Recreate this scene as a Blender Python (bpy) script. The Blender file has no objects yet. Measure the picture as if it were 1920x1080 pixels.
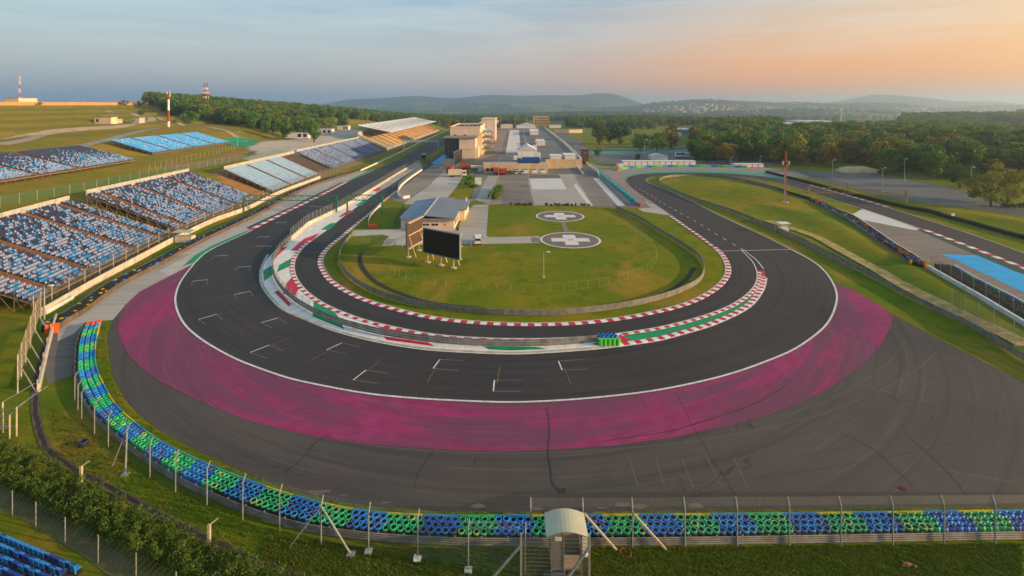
import bpy, bmesh, math, random
import numpy as np
from mathutils import Vector, Matrix
from mathutils.geometry import tessellate_polygon
R = math.radians
rnd = random.Random(7)
SC = bpy.context.scene
COL = SC.collection
# ---------------------------------------------------------------- camera
H, F, VH = 34.0, 960.0, 195.0            # camera height, focal length in photo pixels, horizon row
cam = bpy.data.cameras.new('camera'); camo = bpy.data.objects.new('camera', cam); COL.objects.link(camo)
camo.location = (0, 0, H); camo.rotation_euler = (R(90), 0, 0)
cam.sensor_width = 36; cam.lens = 18.0; cam.shift_y = -(540 - VH) / 1920.0
cam.clip_start = 0.5; cam.clip_end = 60000
SC.camera = camo
# ---------------------------------------------------------------- sky, sun, exposure
SUN_AZ = Vector((0.975, -0.21)).normalized(); SUN_EL = R(12.5)
w = bpy.data.worlds.new('World'); SC.world = w; w.use_nodes = True
nt = w.node_tree; nt.nodes.clear()
def N(t, **k):
    n = nt.nodes.new(t)
    for a, b in k.items(): setattr(n, a, b)
    return n
def LK(a, b): nt.links.new(a, b)
def math_(op, a, b=None, c=None, clamp=False):
    n = N('ShaderNodeMath', operation=op, use_clamp=clamp)
    for i, x in enumerate((a, b, c)):
        if x is None: continue
        if isinstance(x, (int, float)): n.inputs[i].default_value = x
        else: LK(x, n.inputs[i])
    return n.outputs[0]
def ramp(fac, stops):
    n = N('ShaderNodeValToRGB'); e = n.color_ramp.elements
    while len(e) < len(stops): e.new(0.5)
    for el, (p, c) in zip(e, stops): el.position = p; el.color = (*c, 1)
    LK(fac, n.inputs[0]); return n.outputs[0]
def srgb(h):
    h = h.lstrip('#'); v = [int(h[i:i+2], 16) / 255 for i in (0, 2, 4)]
    return tuple(((x + .055) / 1.055) ** 2.4 if x > .04045 else x / 12.92 for x in v)
sky = N('ShaderNodeTexSky', sky_type='NISHITA', sun_disc=False)
sky.sun_elevation = SUN_EL; sky.sun_rotation = math.atan2(SUN_AZ.x, SUN_AZ.y); sky.air_density = 1.4; sky.dust_density = 3.0
tc = N('ShaderNodeTexCoord'); sep = N('ShaderNodeSeparateXYZ'); LK(tc.outputs['Generated'], sep.inputs[0])
dx, dy, dz = sep.outputs
hl = math_('SQRT', math_('ADD', math_('MULTIPLY', dx, dx), math_('MULTIPLY', dy, dy)))
az = math_('DIVIDE', math_('ADD', math_('MULTIPLY', dx, SUN_AZ.x), math_('MULTIPLY', dy, SUN_AZ.y)), math_('MAXIMUM', hl, 1e-4))
azn = math_('MULTIPLY_ADD', az, 0.5, 0.5, True)              # 0 opposite the sun, 1 towards it
el = math_('MULTIPLY', math_('ARCTAN2', dz, hl), 2 / math.pi, None, True)
hor = ramp(azn, [(0.0, srgb('9fabb8')), (0.10, srgb('a3aeba')), (0.32, srgb('c0b4b4')), (0.46, srgb('d4a898')), (0.60, srgb('ff9838')), (0.74, srgb('ff9000')), (1.0, srgb('ffa828'))])
mid = ramp(azn, [(0.0, srgb('7ca0bc')), (0.32, srgb('7aa2be')), (0.50, srgb('88a2b6')), (0.66, srgb('aeaea6')), (0.76, srgb('c0ac8c')), (1.0, srgb('e0bc88'))])
fel = ramp(el, [(0.0, (0, 0, 0)), (0.035, (.14,) * 3), (0.085, (.58,) * 3), (0.14, (1, 1, 1))])
m1 = N('ShaderNodeMix', data_type='RGBA'); LK(fel, m1.inputs[0]); LK(hor, m1.inputs[6]); LK(mid, m1.inputs[7])
fup = ramp(el, [(0.12, (0, 0, 0)), (0.55, (1, 1, 1))])
m2 = N('ShaderNodeMix', data_type='RGBA'); LK(fup, m2.inputs[0]); LK(m1.outputs[2], m2.inputs[6]); m2.inputs[7].default_value = (*srgb('7fa6c4'), 1)
# thin streaky high cloud
mp = N('ShaderNodeMapping'); LK(tc.outputs['Generated'], mp.inputs[0]); mp.inputs['Scale'].default_value = (2.2, 2.2, 22); mp.inputs['Rotation'].default_value = (0.06, 0.05, 0)
nz = N('ShaderNodeTexNoise'); nz.inputs['Scale'].default_value = 1.6; nz.inputs['Detail'].default_value = 7; nz.inputs['Roughness'].default_value = .58; nz.inputs['Distortion'].default_value = .5; LK(mp.outputs[0], nz.inputs[0])
cl = ramp(nz.outputs[0], [(0.40, (0, 0, 0)), (0.70, (1, 1, 1))])
clf = math_('MULTIPLY', math_('MULTIPLY', cl, ramp(el, [(0.02, (0, 0, 0)), (0.09, (1, 1, 1)), (0.5, (1, 1, 1)), (0.8, (.3,) * 3)])), 0.30)
m3 = N('ShaderNodeMix', data_type='RGBA'); LK(clf, m3.inputs[0]); LK(m2.outputs[2], m3.inputs[6]); m3.inputs[7].default_value = (*srgb('dde2e2'), 1)
b1 = N('ShaderNodeBackground'); LK(sky.outputs[0], b1.inputs[0]); b1.inputs[1].default_value = 0.05
b2 = N('ShaderNodeBackground'); LK(m3.outputs[2], b2.inputs[0]); b2.inputs[1].default_value = 0.62
ad = N('ShaderNodeAddShader'); LK(b1.outputs[0], ad.inputs[0]); LK(b2.outputs[0], ad.inputs[1])
wo = N('ShaderNodeOutputWorld'); LK(ad.outputs[0], wo.inputs[0])
sun = bpy.data.lights.new('sun', 'SUN'); suno = bpy.data.objects.new('sun', sun); COL.objects.link(suno)
sun.energy = 5.0; sun.angle = R(0.6); sun.color = (1.0, 0.68, 0.35)
sd = Vector((SUN_AZ.x * math.cos(SUN_EL), SUN_AZ.y * math.cos(SUN_EL), math.sin(SUN_EL)))
suno.rotation_euler = sd.to_track_quat('Z', 'Y').to_euler(); suno.location = (300, -100, 200)
SC.view_settings.view_transform = 'Standard'; SC.view_settings.look = 'None'; SC.view_settings.gamma = 1
SC.view_settings.exposure = 0.58; SC.view_settings.use_curve_mapping = False
SC.cycles.max_bounces = 6; SC.cycles.transparent_max_bounces = 24; SC.cycles.volume_bounces = 2
# ---------------------------------------------------------------- materials
MATS = {}
def newmat(name):
    m = bpy.data.materials.new(name); m.use_nodes = True; t = m.node_tree
    b = t.nodes['Principled BSDF']; MATS[name] = m
    return m, t, b
def nd(t, ty, **k):
    n = t.nodes.new(ty)
    for a, b in k.items(): setattr(n, a, b)
    return n
def noise(t, vec, scale, detail=4, rough=.55, dist=0):
    n = nd(t, 'ShaderNodeTexNoise'); n.inputs['Scale'].default_value = scale; n.inputs['Detail'].default_value = detail
    n.inputs['Roughness'].default_value = rough; n.inputs['Distortion'].default_value = dist
    t.links.new(vec, n.inputs['Vector']); return n.outputs[0]
def rmp(t, fac, p0, p1, c0=(0, 0, 0), c1=(1, 1, 1)):
    n = nd(t, 'ShaderNodeValToRGB'); e = n.color_ramp.elements
    e[0].position = p0; e[0].color = (*c0, 1); e[1].position = p1; e[1].color = (*c1, 1)
    t.links.new(fac, n.inputs[0]); return n.outputs[0]
def mix(t, fac, a, b, mode='MIX'):
    n = nd(t, 'ShaderNodeMix', data_type='RGBA', blend_type=mode)
    for i, x in ((0, fac), (6, a), (7, b)):
        if isinstance(x, (int, float)): n.inputs[i].default_value = x
        elif isinstance(x, tuple): n.inputs[i].default_value = (*x, 1)
        else: t.links.new(x, n.inputs[i])
    return n.outputs[2]
def pos(t): return nd(t, 'ShaderNodeNewGeometry').outputs['Position']
def uvv(t): return nd(t, 'ShaderNodeTexCoord').outputs['UV']
def scaled(t, v, s):
    n = nd(t, 'ShaderNodeMapping'); n.inputs['Scale'].default_value = s; t.links.new(v, n.inputs[0]); return n.outputs[0]
def bump(t, b, fac, strength, dist=.05):
    n = nd(t, 'ShaderNodeBump'); n.inputs['Strength'].default_value = strength; n.inputs['Distance'].default_value = dist
    t.links.new(fac, n.inputs['Height']); t.links.new(n.outputs[0], b.inputs['Normal'])
def M(name, c, c2=None, scale=1.2, rough=.8, bmp=0, metal=0, obj=False):
    """plain procedural surface: two tones of one colour broken up by world-space noise"""
    if name in MATS: return MATS[name]
    m, t, b = newmat(name)
    c = srgb(c) if isinstance(c, str) else c
    c2 = (srgb(c2) if isinstance(c2, str) else c2) if c2 else tuple(x * .74 for x in c)
    p = nd(t, 'ShaderNodeTexCoord').outputs['Object'] if obj else pos(t)
    f = noise(t, p, scale, 6, .62)
    col = mix(t, rmp(t, f, .35, .68), c, c2)
    t.links.new(col, b.inputs['Base Color']); b.inputs['Roughness'].default_value = rough; b.inputs['Metallic'].default_value = metal
    b.inputs['Specular IOR Level'].default_value = .3
    if bmp: bump(t, b, noise(t, p, scale * 9, 4), bmp)
    return m
def grid_alpha(name, c, per, duty, diamond=True, rough=.5, metal=.6):
    """woven wire: opaque wires on a clear ground, from UV in metres"""
    m, t, b = newmat(name); c = srgb(c)
    u = uvv(t); s = nd(t, 'ShaderNodeSeparateXYZ'); t.links.new(u, s.inputs[0])
    def mt(op, a, bb=None):
        n = nd(t, 'ShaderNodeMath', operation=op)
        for i, x in enumerate((a, bb)):
            if x is None: continue
            if isinstance(x, (int, float)): n.inputs[i].default_value = x
            else: t.links.new(x, n.inputs[i])
        return n.outputs[0]
    if diamond: a, bb = mt('ADD', s.outputs[0], s.outputs[1]), mt('SUBTRACT', s.outputs[0], s.outputs[1])
    else: a, bb = s.outputs[0], s.outputs[1]
    f = mt('MAXIMUM', mt('LESS_THAN', mt('FRACT', mt('DIVIDE', a, per)), duty), mt('LESS_THAN', mt('FRACT', mt('DIVIDE', bb, per)), duty))
    tr = nd(t, 'ShaderNodeBsdfTransparent'); mx = nd(t, 'ShaderNodeMixShader')
    b.inputs['Base Color'].default_value = (*c, 1); b.inputs['Roughness'].default_value = rough; b.inputs['Metallic'].default_value = metal
    t.links.new(f, mx.inputs[0]); t.links.new(tr.outputs[0], mx.inputs[1]); t.links.new(b.outputs[0], mx.inputs[2])
    t.links.new(mx.outputs[0], t.nodes['Material Output'].inputs[0]); return m
def asphalt(name, c1, c2, streak='uv', dark=.35, centre=(0, 104), rough=.78, cracks=False, tint=None, patch=0):
    m, t, b = newmat(name); c1 = srgb(c1); c2 = srgb(c2); p = pos(t)
    big = noise(t, p, .045, 5, .6); fine = noise(t, p, 6.0, 5, .7)
    if streak == 'uv': sv = scaled(t, uvv(t), (.012, 1.5, 1)); sv2 = scaled(t, uvv(t), (.035, 3.4, 1))
    else:
        s = nd(t, 'ShaderNodeVectorMath', operation='SUBTRACT'); t.links.new(p, s.inputs[0]); s.inputs[1].default_value = (*centre, 0)
        x = nd(t, 'ShaderNodeSeparateXYZ'); t.links.new(s.outputs[0], x.inputs[0])
        a = nd(t, 'ShaderNodeMath', operation='ARCTAN2'); t.links.new(x.outputs[0], a.inputs[0]); ng = nd(t, 'ShaderNodeMath', operation='MULTIPLY'); t.links.new(x.outputs[1], ng.inputs[0]); ng.inputs[1].default_value = -1; t.links.new(ng.outputs[0], a.inputs[1])
        l = nd(t, 'ShaderNodeVectorMath', operation='LENGTH'); t.links.new(s.outputs[0], l.inputs[0])
        cb = nd(t, 'ShaderNodeCombineXYZ'); t.links.new(a.outputs[0], cb.inputs[0]); t.links.new(l.outputs['Value'], cb.inputs[1])
        sv = scaled(t, cb.outputs[0], (1.1, .9, 1)); sv2 = scaled(t, cb.outputs[0], (2.6, 2.7, 1))
    st = noise(t, sv, 1.0, 6, .6, .25); st2 = noise(t, sv2, 1.0, 4, .6, .5)
    col = mix(t, rmp(t, big, .3, .72), c1, c2)
    col = mix(t, rmp(t, st, .48, .72), col, tuple(x * dark for x in c1))
    n2 = nd(t, 'ShaderNodeMath', operation='MULTIPLY'); t.links.new(rmp(t, st2, .58, .74), n2.inputs[0]); n2.inputs[1].default_value = .55
    col = mix(t, n2.outputs[0], col, tuple(min(1, x * 1.5) for x in c2))
    col = mix(t, .35, col, rmp(t, fine, .25, .8, (.55, .55, .55), (1.35, 1.35, 1.35)), 'MULTIPLY')
    if patch:
        vo = nd(t, 'ShaderNodeTexVoronoi'); vo.inputs['Scale'].default_value = patch; t.links.new(p, vo.inputs['Vector'])
        hs = nd(t, 'ShaderNodeSeparateColor'); t.links.new(vo.outputs['Color'], hs.inputs[0])
        col = mix(t, .8, col, rmp(t, hs.outputs[0], .1, .9, (.72, .72, .72), (1.1, 1.1, 1.1)), 'MULTIPLY')
    if cracks:
        vo = nd(t, 'ShaderNodeTexVoronoi', feature='DISTANCE_TO_EDGE'); vo.inputs['Scale'].default_value = .05
        dn = nd(t, 'ShaderNodeTexNoise'); dn.inputs['Scale'].default_value = .35; dn.inputs['Detail'].default_value = 5; t.links.new(p, dn.inputs['Vector'])
        wp = mix(t, .0, p, p); va = nd(t, 'ShaderNodeVectorMath', operation='MULTIPLY_ADD'); t.links.new(dn.outputs['Color'], va.inputs[0]); va.inputs[1].default_value = (5, 5, 0); t.links.new(p, va.inputs[2])
        t.links.new(va.outputs[0], vo.inputs['Vector'])
        ck = rmp(t, vo.outputs['Distance'], .0008, .0030, (.7, .7, .7), (0, 0, 0))
        msk = rmp(t, noise(t, p, .07, 2), .5, .56); mm = nd(t, 'ShaderNodeMath', operation='MULTIPLY'); t.links.new(ck, mm.inputs[0]); t.links.new(msk, mm.inputs[1])
        col = mix(t, mm.outputs[0], col, tuple(x * .3 for x in c1))
    t.links.new(col, b.inputs['Base Color']); b.inputs['Roughness'].default_value = rough; b.inputs['Specular IOR Level'].default_value = .35
    bump(t, b, fine, .25, .02)
    return m
# ---------------------------------------------------------------- helpers: pixels of the photograph to points of the place
def P(u, v, z=0.0):
    Y = F * (H - z) / (v - VH); return Vector(((u - 960) / F * Y, Y, z))
def zat(v, Y): return H - (v - VH) * Y / F
def interp(x, tab):
    if x <= tab[0][0]: return tab[0][1]
    for (a, b), (c, d) in zip(tab, tab[1:]):
        if x <= c: return b + (d - b) * (x - a) / (c - a)
    return tab[-1][1]
def sm(a, b, x):
    t = min(1, max(0, (x - a) / (b - a))); return t * t * (3 - 2 * t)
HILL = [(84, 0), (90, .6), (110, 8.0), (147, 10.8), (160, 11.5), (172, 14.2), (180, 16.5), (205, 19), (330, 33), (420, 34.2), (700, 33), (1400, 5), (2500, -20)]
HW = [(-400, 1), (560, 1), (750, .72), (950, .38), (1300, .08), (1700, 0)]
BUMPS = [  # x, y, height, sx, sy : the hills one sees far off
    (1556, 3910, 100, 780, 510), (2384, 3757, 22, 650, 506), (2950, 4100, 62, 500, 357), (4344, 4641, 66, 952, 416), (-1078, 5635, 146, 441, 441), (-294, 5684, 137, 441, 441), (441, 5635, 158, 539, 441), (1127, 5733, 156, 392, 441), (-1764, 5880, 127, 441, 441), (-119, 4284, 63, 892, 298), (4851, 6468, 120, 420, 588), (4300, 6468, 110, 900, 490), (5978, 6615, 112, 980, 490), (1050, 1080, 14, 330, 260), (1750, 1600, 34, 420, 300), (560, 2300, 22, 500, 260), (1500, 2700, 35, 700, 400)]
def terrain(x, y):
    d = -x
    hz = interp(d, HILL) * interp(y, HW) if d > 84 else 0.0
    if 205 < d < 330 and y < 520:            # the terraced spectator bank
        q = (d - 205) / 125 * 5; k = math.floor(q); fr = q - k
        t = 19 + (k + sm(.55, .95, fr)) / 5 * 14
        hz = hz * .25 + t * interp(y, HW) * .75
    r = math.hypot(x, y)
    z = hz
    if x > -84 or y > 700:
        low = -32 * sm(700, 2600, y) - 9 * sm(260, 700, x) * sm(150, 500, y)
        z += low
    if y > 600 or r > 900:
        for bx, by, bh, sx, sy in BUMPS:
            e = ((x - bx) / sx) ** 2 + ((y - by) / sy) ** 2
            if e < 9: z += bh * math.exp(-e)
    z += mound(x, y)
    if y > 900 or abs(x) > 700: z += 5 * math.sin(x * .004 + 1.3) * math.sin(y * .0031) * sm(900, 2500, r)
    return z
MOUND = []       # polyline crest, height, half width : grass banks between the tracks
def mound(x, y):
    z = 0
    for pts, hh, ww in MOUND:
        best = 1e9
        for (ax, ay), (bx, by) in zip(pts, pts[1:]):
            ux, uy = bx - ax, by - ay; L = ux * ux + uy * uy
            s = max(0, min(1, ((x - ax) * ux + (y - ay) * uy) / L))
            best = min(best, math.hypot(x - ax - s * ux, y - ay - s * uy))
        if best < ww: z = max(z, hh * (1 - sm(0, 1, best / ww)))
    return z
def G(u, v):
    """where the sight line of a photo pixel meets the terrain"""
    dxx = (u - 960) / F; dzz = -(v - VH) / F
    y0 = 30.0; step = 1.5
    while y0 < 14000:
        y1 = y0 + step
        if H + dzz * y1 < terrain(dxx * y1, y1):
            for _ in range(18):
                ym = (y0 + y1) / 2
                if H + dzz * ym < terrain(dxx * ym, ym): y1 = ym
                else: y0 = ym
            return Vector((dxx * y1, y1, terrain(dxx * y1, y1)))
        y0 = y1; step = max(1.5, y0 * .01)
    return Vector((dxx * y0, y0, 0))
def pix(x, y, z): return 960 + F * x / y, VH + F * (H - z) / y
def inpoly(x, y, poly):
    c = False; j = len(poly) - 1
    for i in range(len(poly)):
        xi, yi = poly[i]; xj, yj = poly[j]
        if (yi > y) != (yj > y) and x < (xj - xi) * (y - yi) / (yj - yi) + xi: c = not c
        j = i
    return c
def smooth(pts, k=8):
    pts = [Vector(p) for p in pts]; out = []
    n = len(pts)
    for i in range(n - 1):
        p0 = pts[max(i - 1, 0)]; p1 = pts[i]; p2 = pts[i + 1]; p3 = pts[min(i + 2, n - 1)]
        # centripetal-ish: limit tangents so uneven spacing does not overshoot
        d = (p2 - p1).length
        m1 = (p2 - p0); m1 = m1.normalized() * d if m1.length > 1e-6 else p2 - p1
        m2 = (p3 - p1); m2 = m2.normalized() * d if m2.length > 1e-6 else p2 - p1
        for j in range(k):
            t = j / k; t2 = t * t; t3 = t2 * t
            out.append(p1 * (2 * t3 - 3 * t2 + 1) + m1 * (t3 - 2 * t2 + t) + p2 * (-2 * t3 + 3 * t2) + m2 * (t3 - t2))
    out.append(pts[-1].copy()); return out
def lengths(pts):
    a = [0.0]
    for p, q in zip(pts, pts[1:]): a.append(a[-1] + (q - p).length)
    return a
def resample(pts, n=None, step=None):
    a = lengths(pts); L = a[-1]
    if n is None: n = max(2, int(round(L / step)) + 1)
    out = []; j = 0
    for i in range(n):
        s = L * i / (n - 1)
        while j < len(a) - 2 and a[j + 1] < s: j += 1
        t = (s - a[j]) / max(1e-9, a[j + 1] - a[j]); out.append(pts[j].lerp(pts[j + 1], min(1, max(0, t))))
    return out
def px(*pp, z=0.0): return [P(u, v, z) for u, v in pp]
def curve(pp, z=0.0, step=None, k=8):
    c = smooth(px(*pp, z=z), k); return resample(c, step=step) if step else c
def normals2d(pts):
    out = []
    for i in range(len(pts)):
        a = pts[max(0, i - 1)]; b = pts[min(len(pts) - 1, i + 1)]; d = b - a
        l = math.hypot(d.x, d.y) or 1; out.append(Vector((-d.y / l, d.x / l, 0)))     # left of travel
    return out
def offset(pts, d):
    return [p + n * d for p, n in zip(pts, normals2d(pts))]
# ---------------------------------------------------------------- mesh building
class MB:
    def __init__(s): s.v = []; s.f = []; s.m = []; s.uv = []
    def add(s, vs, fs, mi=0, uvs=None):
        o = len(s.v); s.v += [tuple(x) for x in vs]
        for k, f in enumerate(fs):
            s.f.append(tuple(i + o for i in f)); s.m.append(mi); s.uv.append(uvs[k] if uvs else None)
        return s
    def box(s, c, d, rz=0, mi=0, rx=0, ry=0):
        mt = Matrix.Translation(c) @ Matrix.Rotation(rz, 4, 'Z') @ Matrix.Rotation(ry, 4, 'Y') @ Matrix.Rotation(rx, 4, 'X')
        vs = [mt @ Vector((x * d[0] / 2, y * d[1] / 2, z * d[2] / 2)) for z in (-1, 1) for y in (-1, 1) for x in (-1, 1)]
        return s.add(vs, [(0, 2, 3, 1), (4, 5, 7, 6), (0, 1, 5, 4), (2, 6, 7, 3), (0, 4, 6, 2), (1, 3, 7, 5)], mi)
    def bb(s, x0, x1, y0, y1, z0, z1, mi=0): return s.box(((x0 + x1) / 2, (y0 + y1) / 2, (z0 + z1) / 2), (x1 - x0, y1 - y0, z1 - z0), 0, mi)
    def bar(s, a, b, wd, hd=None, mi=0):
        a = Vector(a); b = Vector(b); d = b - a; L = d.length
        if L < 1e-6: return s
        q = d.to_track_quat('X', 'Z').to_matrix(); hd = hd or wd; c = (a + b) / 2
        vs = [c + q @ Vector((x * L / 2, y * wd / 2, z * hd / 2)) for z in (-1, 1) for y in (-1, 1) for x in (-1, 1)]
        return s.add(vs, [(0, 2, 3, 1), (4, 5, 7, 6), (0, 1, 5, 4), (2, 6, 7, 3), (0, 4, 6, 2), (1, 3, 7, 5)], mi)
    def cyl(s, a, b, r0, r1=None, n=8, mi=0, cap=True):
        a = Vector(a); b = Vector(b); r1 = r0 if r1 is None else r1
        q = (b - a).to_track_quat('Z', 'Y').to_matrix(); vs = []
        for c, r in ((a, r0), (b, r1)): vs += [c + q @ Vector((math.cos(2 * math.pi * i / n) * r, math.sin(2 * math.pi * i / n) * r, 0)) for i in range(n)]
        fs = [(i, (i + 1) % n, n + (i + 1) % n, n + i) for i in range(n)]
        if cap: fs += [tuple(range(n - 1, -1, -1)), tuple(range(n, 2 * n))]
        return s.add(vs, fs, mi)
    def prism(s, poly, z0, z1, mi=0, mt=None):
        n = len(poly); area = sum(poly[i][0] * poly[(i + 1) % n][1] - poly[(i + 1) % n][0] * poly[i][1] for i in range(n))
        if area < 0: poly = poly[::-1]
        vs = [(p[0], p[1], z0) for p in poly] + [(p[0], p[1], z1) for p in poly]
        fs = [(i, (i + 1) % n, n + (i + 1) % n, n + i) for i in range(n)]
        s.add(vs, fs, mi)
        tri = tessellate_polygon([[Vector((p[0], p[1], 0)) for p in poly]])
        top = []
        for tq in tri:
            a, b, c = (poly[i] for i in tq); cr = (b[0] - a[0]) * (c[1] - a[1]) - (b[1] - a[1]) * (c[0] - a[0])
            top.append(tuple(n + i for i in (tq if cr > 0 else tq[::-1])))
        o = len(s.v) - 2 * n
        for f in top: s.f.append(tuple(i + o for i in f)); s.m.append(mi if mt is None else mt); s.uv.append(None)
        return s
    def sweep(s, pts, prof, mi=0, up=(0, 0, 1)):
        """cross-section prof [(side, up)...] carried along pts"""
        ns = normals2d(pts); k = len(prof); vs = []; ar = lengths(pts)
        pl = [0.0]
        for a, b in zip(prof, prof[1:]): pl.append(pl[-1] + math.hypot(b[0] - a[0], b[1] - a[1]))
        for p, n in zip(pts, ns): vs += [p + n * a + Vector((0, 0, b)) for a, b in prof]
        fs = []; us = []
        for i in range(len(pts) - 1):
            for j in range(k - 1):
                fs.append((i * k + j, i * k + j + 1, (i + 1) * k + j + 1, (i + 1) * k + j))
                us.append(((ar[i], pl[j]), (ar[i], pl[j + 1]), (ar[i + 1], pl[j + 1]), (ar[i + 1], pl[j])))
        return s.add(vs, fs, mi, us)
    def mesh(s, name, mats, smooth_=False):
        me = bpy.data.meshes.new(name); me.from_pydata(s.v, [], s.f)
        for m in (mats if isinstance(mats, (list, tuple)) else [mats]): me.materials.append(m)
        if any(s.m): me.polygons.foreach_set('material_index', s.m)
        if any(u is not None for u in s.uv):
            l = me.uv_layers.new(name='UVMap'); arr = []
            for f, u in zip(s.f, s.uv): arr += [c for q in (u if u else [(0, 0)] * len(f)) for c in q]
            l.data.foreach_set('uv', arr)
        if smooth_: me.polygons.foreach_set('use_smooth', [True] * len(s.f))
        me.update(); return me
    def build(s, name, mats, parent=None, loc=None, rz=0, smooth_=False): return place(name, s.mesh(name, mats, smooth_), parent, loc, rz)
def place(name, me, parent=None, loc=None, rz=0, sc=None):
    o = bpy.data.objects.new(name, me); COL.objects.link(o)
    if parent: o.parent = parent
    if loc is not None: o.location = loc
    if rz: o.rotation_euler = (0, 0, rz)
    if sc: o.scale = (sc,) * 3 if isinstance(sc, (int, float)) else sc
    return o
def tag(o, label=None, cat=None, group=None, kind=None):
    if label: o['label'] = label
    if cat: o['category'] = cat
    if group: o['group'] = group
    if kind: o['kind'] = kind
    return o
def thing(name, label, cat, loc=(0, 0, 0), rz=0, group=None):
    o = bpy.data.objects.new(name, None); COL.objects.link(o); o.location = loc; o.rotation_euler = (0, 0, rz); o.empty_display_size = .5
    return tag(o, label, cat, group)
def copy_tree(o, loc=None, rz=None, parent=None, label=None, sc=None):
    c = o.copy(); COL.objects.link(c); c.parent = parent
    if loc is not None: c.location = loc
    if rz is not None: c.rotation_euler = (0, 0, rz)
    if sc: c.scale = (sc,) * 3
    if label: c['label'] = label
    for ch in list(o.children): copy_tree(ch, parent=c)
    return c
def struct(o, kind='structure'): o['kind'] = kind; return o
def strip(name, Lp, Rp, m, z, n=160, raw=False):
    """road surface between two traced edges, UV in metres along and across"""
    a = resample(Lp if raw else smooth(px(*Lp)), n=n); b = resample(Rp if raw else smooth(px(*Rp)), n=n)
    mids = [(p + q) / 2 for p, q in zip(a, b)]; s = lengths(mids); mb = MB(); vs = []; fs = []; us = []
    for p, q in zip(a, b): vs += [(p.x, p.y, z), (q.x, q.y, z)]
    for i in range(n - 1):
        w0 = (a[i] - b[i]).length; w1 = (a[i + 1] - b[i + 1]).length
        fs.append((2 * i, 2 * i + 1, 2 * i + 3, 2 * i + 2)); us.append(((s[i], 0), (s[i], w0), (s[i + 1], w1), (s[i + 1], 0)))
    x = Vector(vs[1]) - Vector(vs[0]); y = Vector(vs[2]) - Vector(vs[0])
    if x.x * y.y - x.y * y.x < 0: fs = [f[::-1] for f in fs]; us = [u[::-1] for u in us]
    return struct(mb.add(vs, fs, 0, us).build(name, m))
def flat(name, pp, m, z, raw=False, curved=False, zt=0.0, kind='structure', parent=None):
    pts = pp if raw else px(*pp, z=zt)
    if curved: pts = smooth(pts + [pts[0]])[:-1]
    tri = tessellate_polygon([[Vector((p[0], p[1], 0)) for p in pts]]); fs = []
    for a, b, c in tri:
        A, B, C_ = pts[a], pts[b], pts[c]; cr = (B[0] - A[0]) * (C_[1] - A[1]) - (B[1] - A[1]) * (C_[0] - A[0])
        if abs(cr) > 1e-9: fs.append((a, b, c) if cr > 0 else (c, b, a))
    o = MB().add([(p[0], p[1], zt + z) for p in pts], fs).build(name, m, parent)
    if kind: o['kind'] = kind
    return o
def line(name, pts, wd, m, z, parent=None):
    """a painted line of given width along world points"""
    ns = normals2d(pts); vs = []
    for p, n in zip(pts, ns): vs += [(p.x + n.x * wd / 2, p.y + n.y * wd / 2, z), (p.x - n.x * wd / 2, p.y - n.y * wd / 2, z)]
    fs = [(2 * i + 1, 2 * i + 3, 2 * i + 2, 2 * i) for i in range(len(pts) - 1)]
    o = MB().add(vs, fs).build(name, m, parent)
    if not parent: struct(o)
    return o
def drape(name, pts, wd, m, dz=.06, step=2.0):
    pts = resample(smooth(pts), step=step); ns = normals2d(pts); vs = []; k = 5
    for p, n in zip(pts, ns):
        for j in range(k):
            q = p + n * wd * (.5 - j / (k - 1)); vs.append((q.x, q.y, terrain(q.x, q.y) + dz))
    fs = [(i * k + j + 1, (i + 1) * k + j + 1, (i + 1) * k + j, i * k + j) for i in range(len(pts) - 1) for j in range(k - 1)]
    return struct(MB().add(vs, fs).build(name, m))
def kerb(name, centre, wd, block, mats, z=0.02, rise=.05):
    """raised kerb painted in alternate blocks"""
    pts = resample(centre, step=block / 2); ns = normals2d(pts); mb = MB()
    pr = [(-.5, 0), (-.42, rise), (.5, rise * .5), (.5, 0)]
    for i in range(len(pts) - 1):
        vs = []
        for p, n in ((pts[i], ns[i]), (pts[i + 1], ns[i + 1])): vs += [p + n * (a * wd) + Vector((0, 0, z + b)) for a, b in pr]
        mb.add(vs, [(4 + j, 4 + j + 1, j + 1, j) for j in range(3)], (i // 2) % len(mats))
    return struct(mb.build(name, mats))
# ---------------------------------------------------------------- the ground
MOUND.append(([tuple(P(u, v))[:2] for u, v in ((1440, 385), (1530, 412), (1610, 452), (1700, 505), (1790, 560), (1900, 640))], .9, 6.5))
MOUND.append(([tuple(P(u, v))[:2] for u, v in ((1330, 352), (1400, 362), (1470, 378))], 1.2, 22))
MOUND.append(([tuple(P(u, v))[:2] for u, v in ((1780, 400), (1850, 410), (1960, 430))], 1.2, 10))
def lines(lo, hi, a, b, step, gr):
    out = [a + i * step for i in range(int((b - a) / step) + 1)]; x = out[-1]; s = step
    while x < hi: s *= gr; x += s; out.append(x)
    x = a; s = step; pre = []
    while x > lo: s *= gr; x -= s; pre.append(x)
    return pre[::-1] + out
gx = lines(-9000, 10500, -345, 330, 3.2, 1.11); gy = lines(-600, 9500, 20, 560, 3.2, 1.055)
vs = [(x, y, terrain(x, y)) for y in gy for x in gx]; nx = len(gx)
fs = [(j * nx + i, j * nx + i + 1, (j + 1) * nx + i + 1, (j + 1) * nx + i) for j in range(len(gy) - 1) for i in range(nx - 1)]
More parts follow.
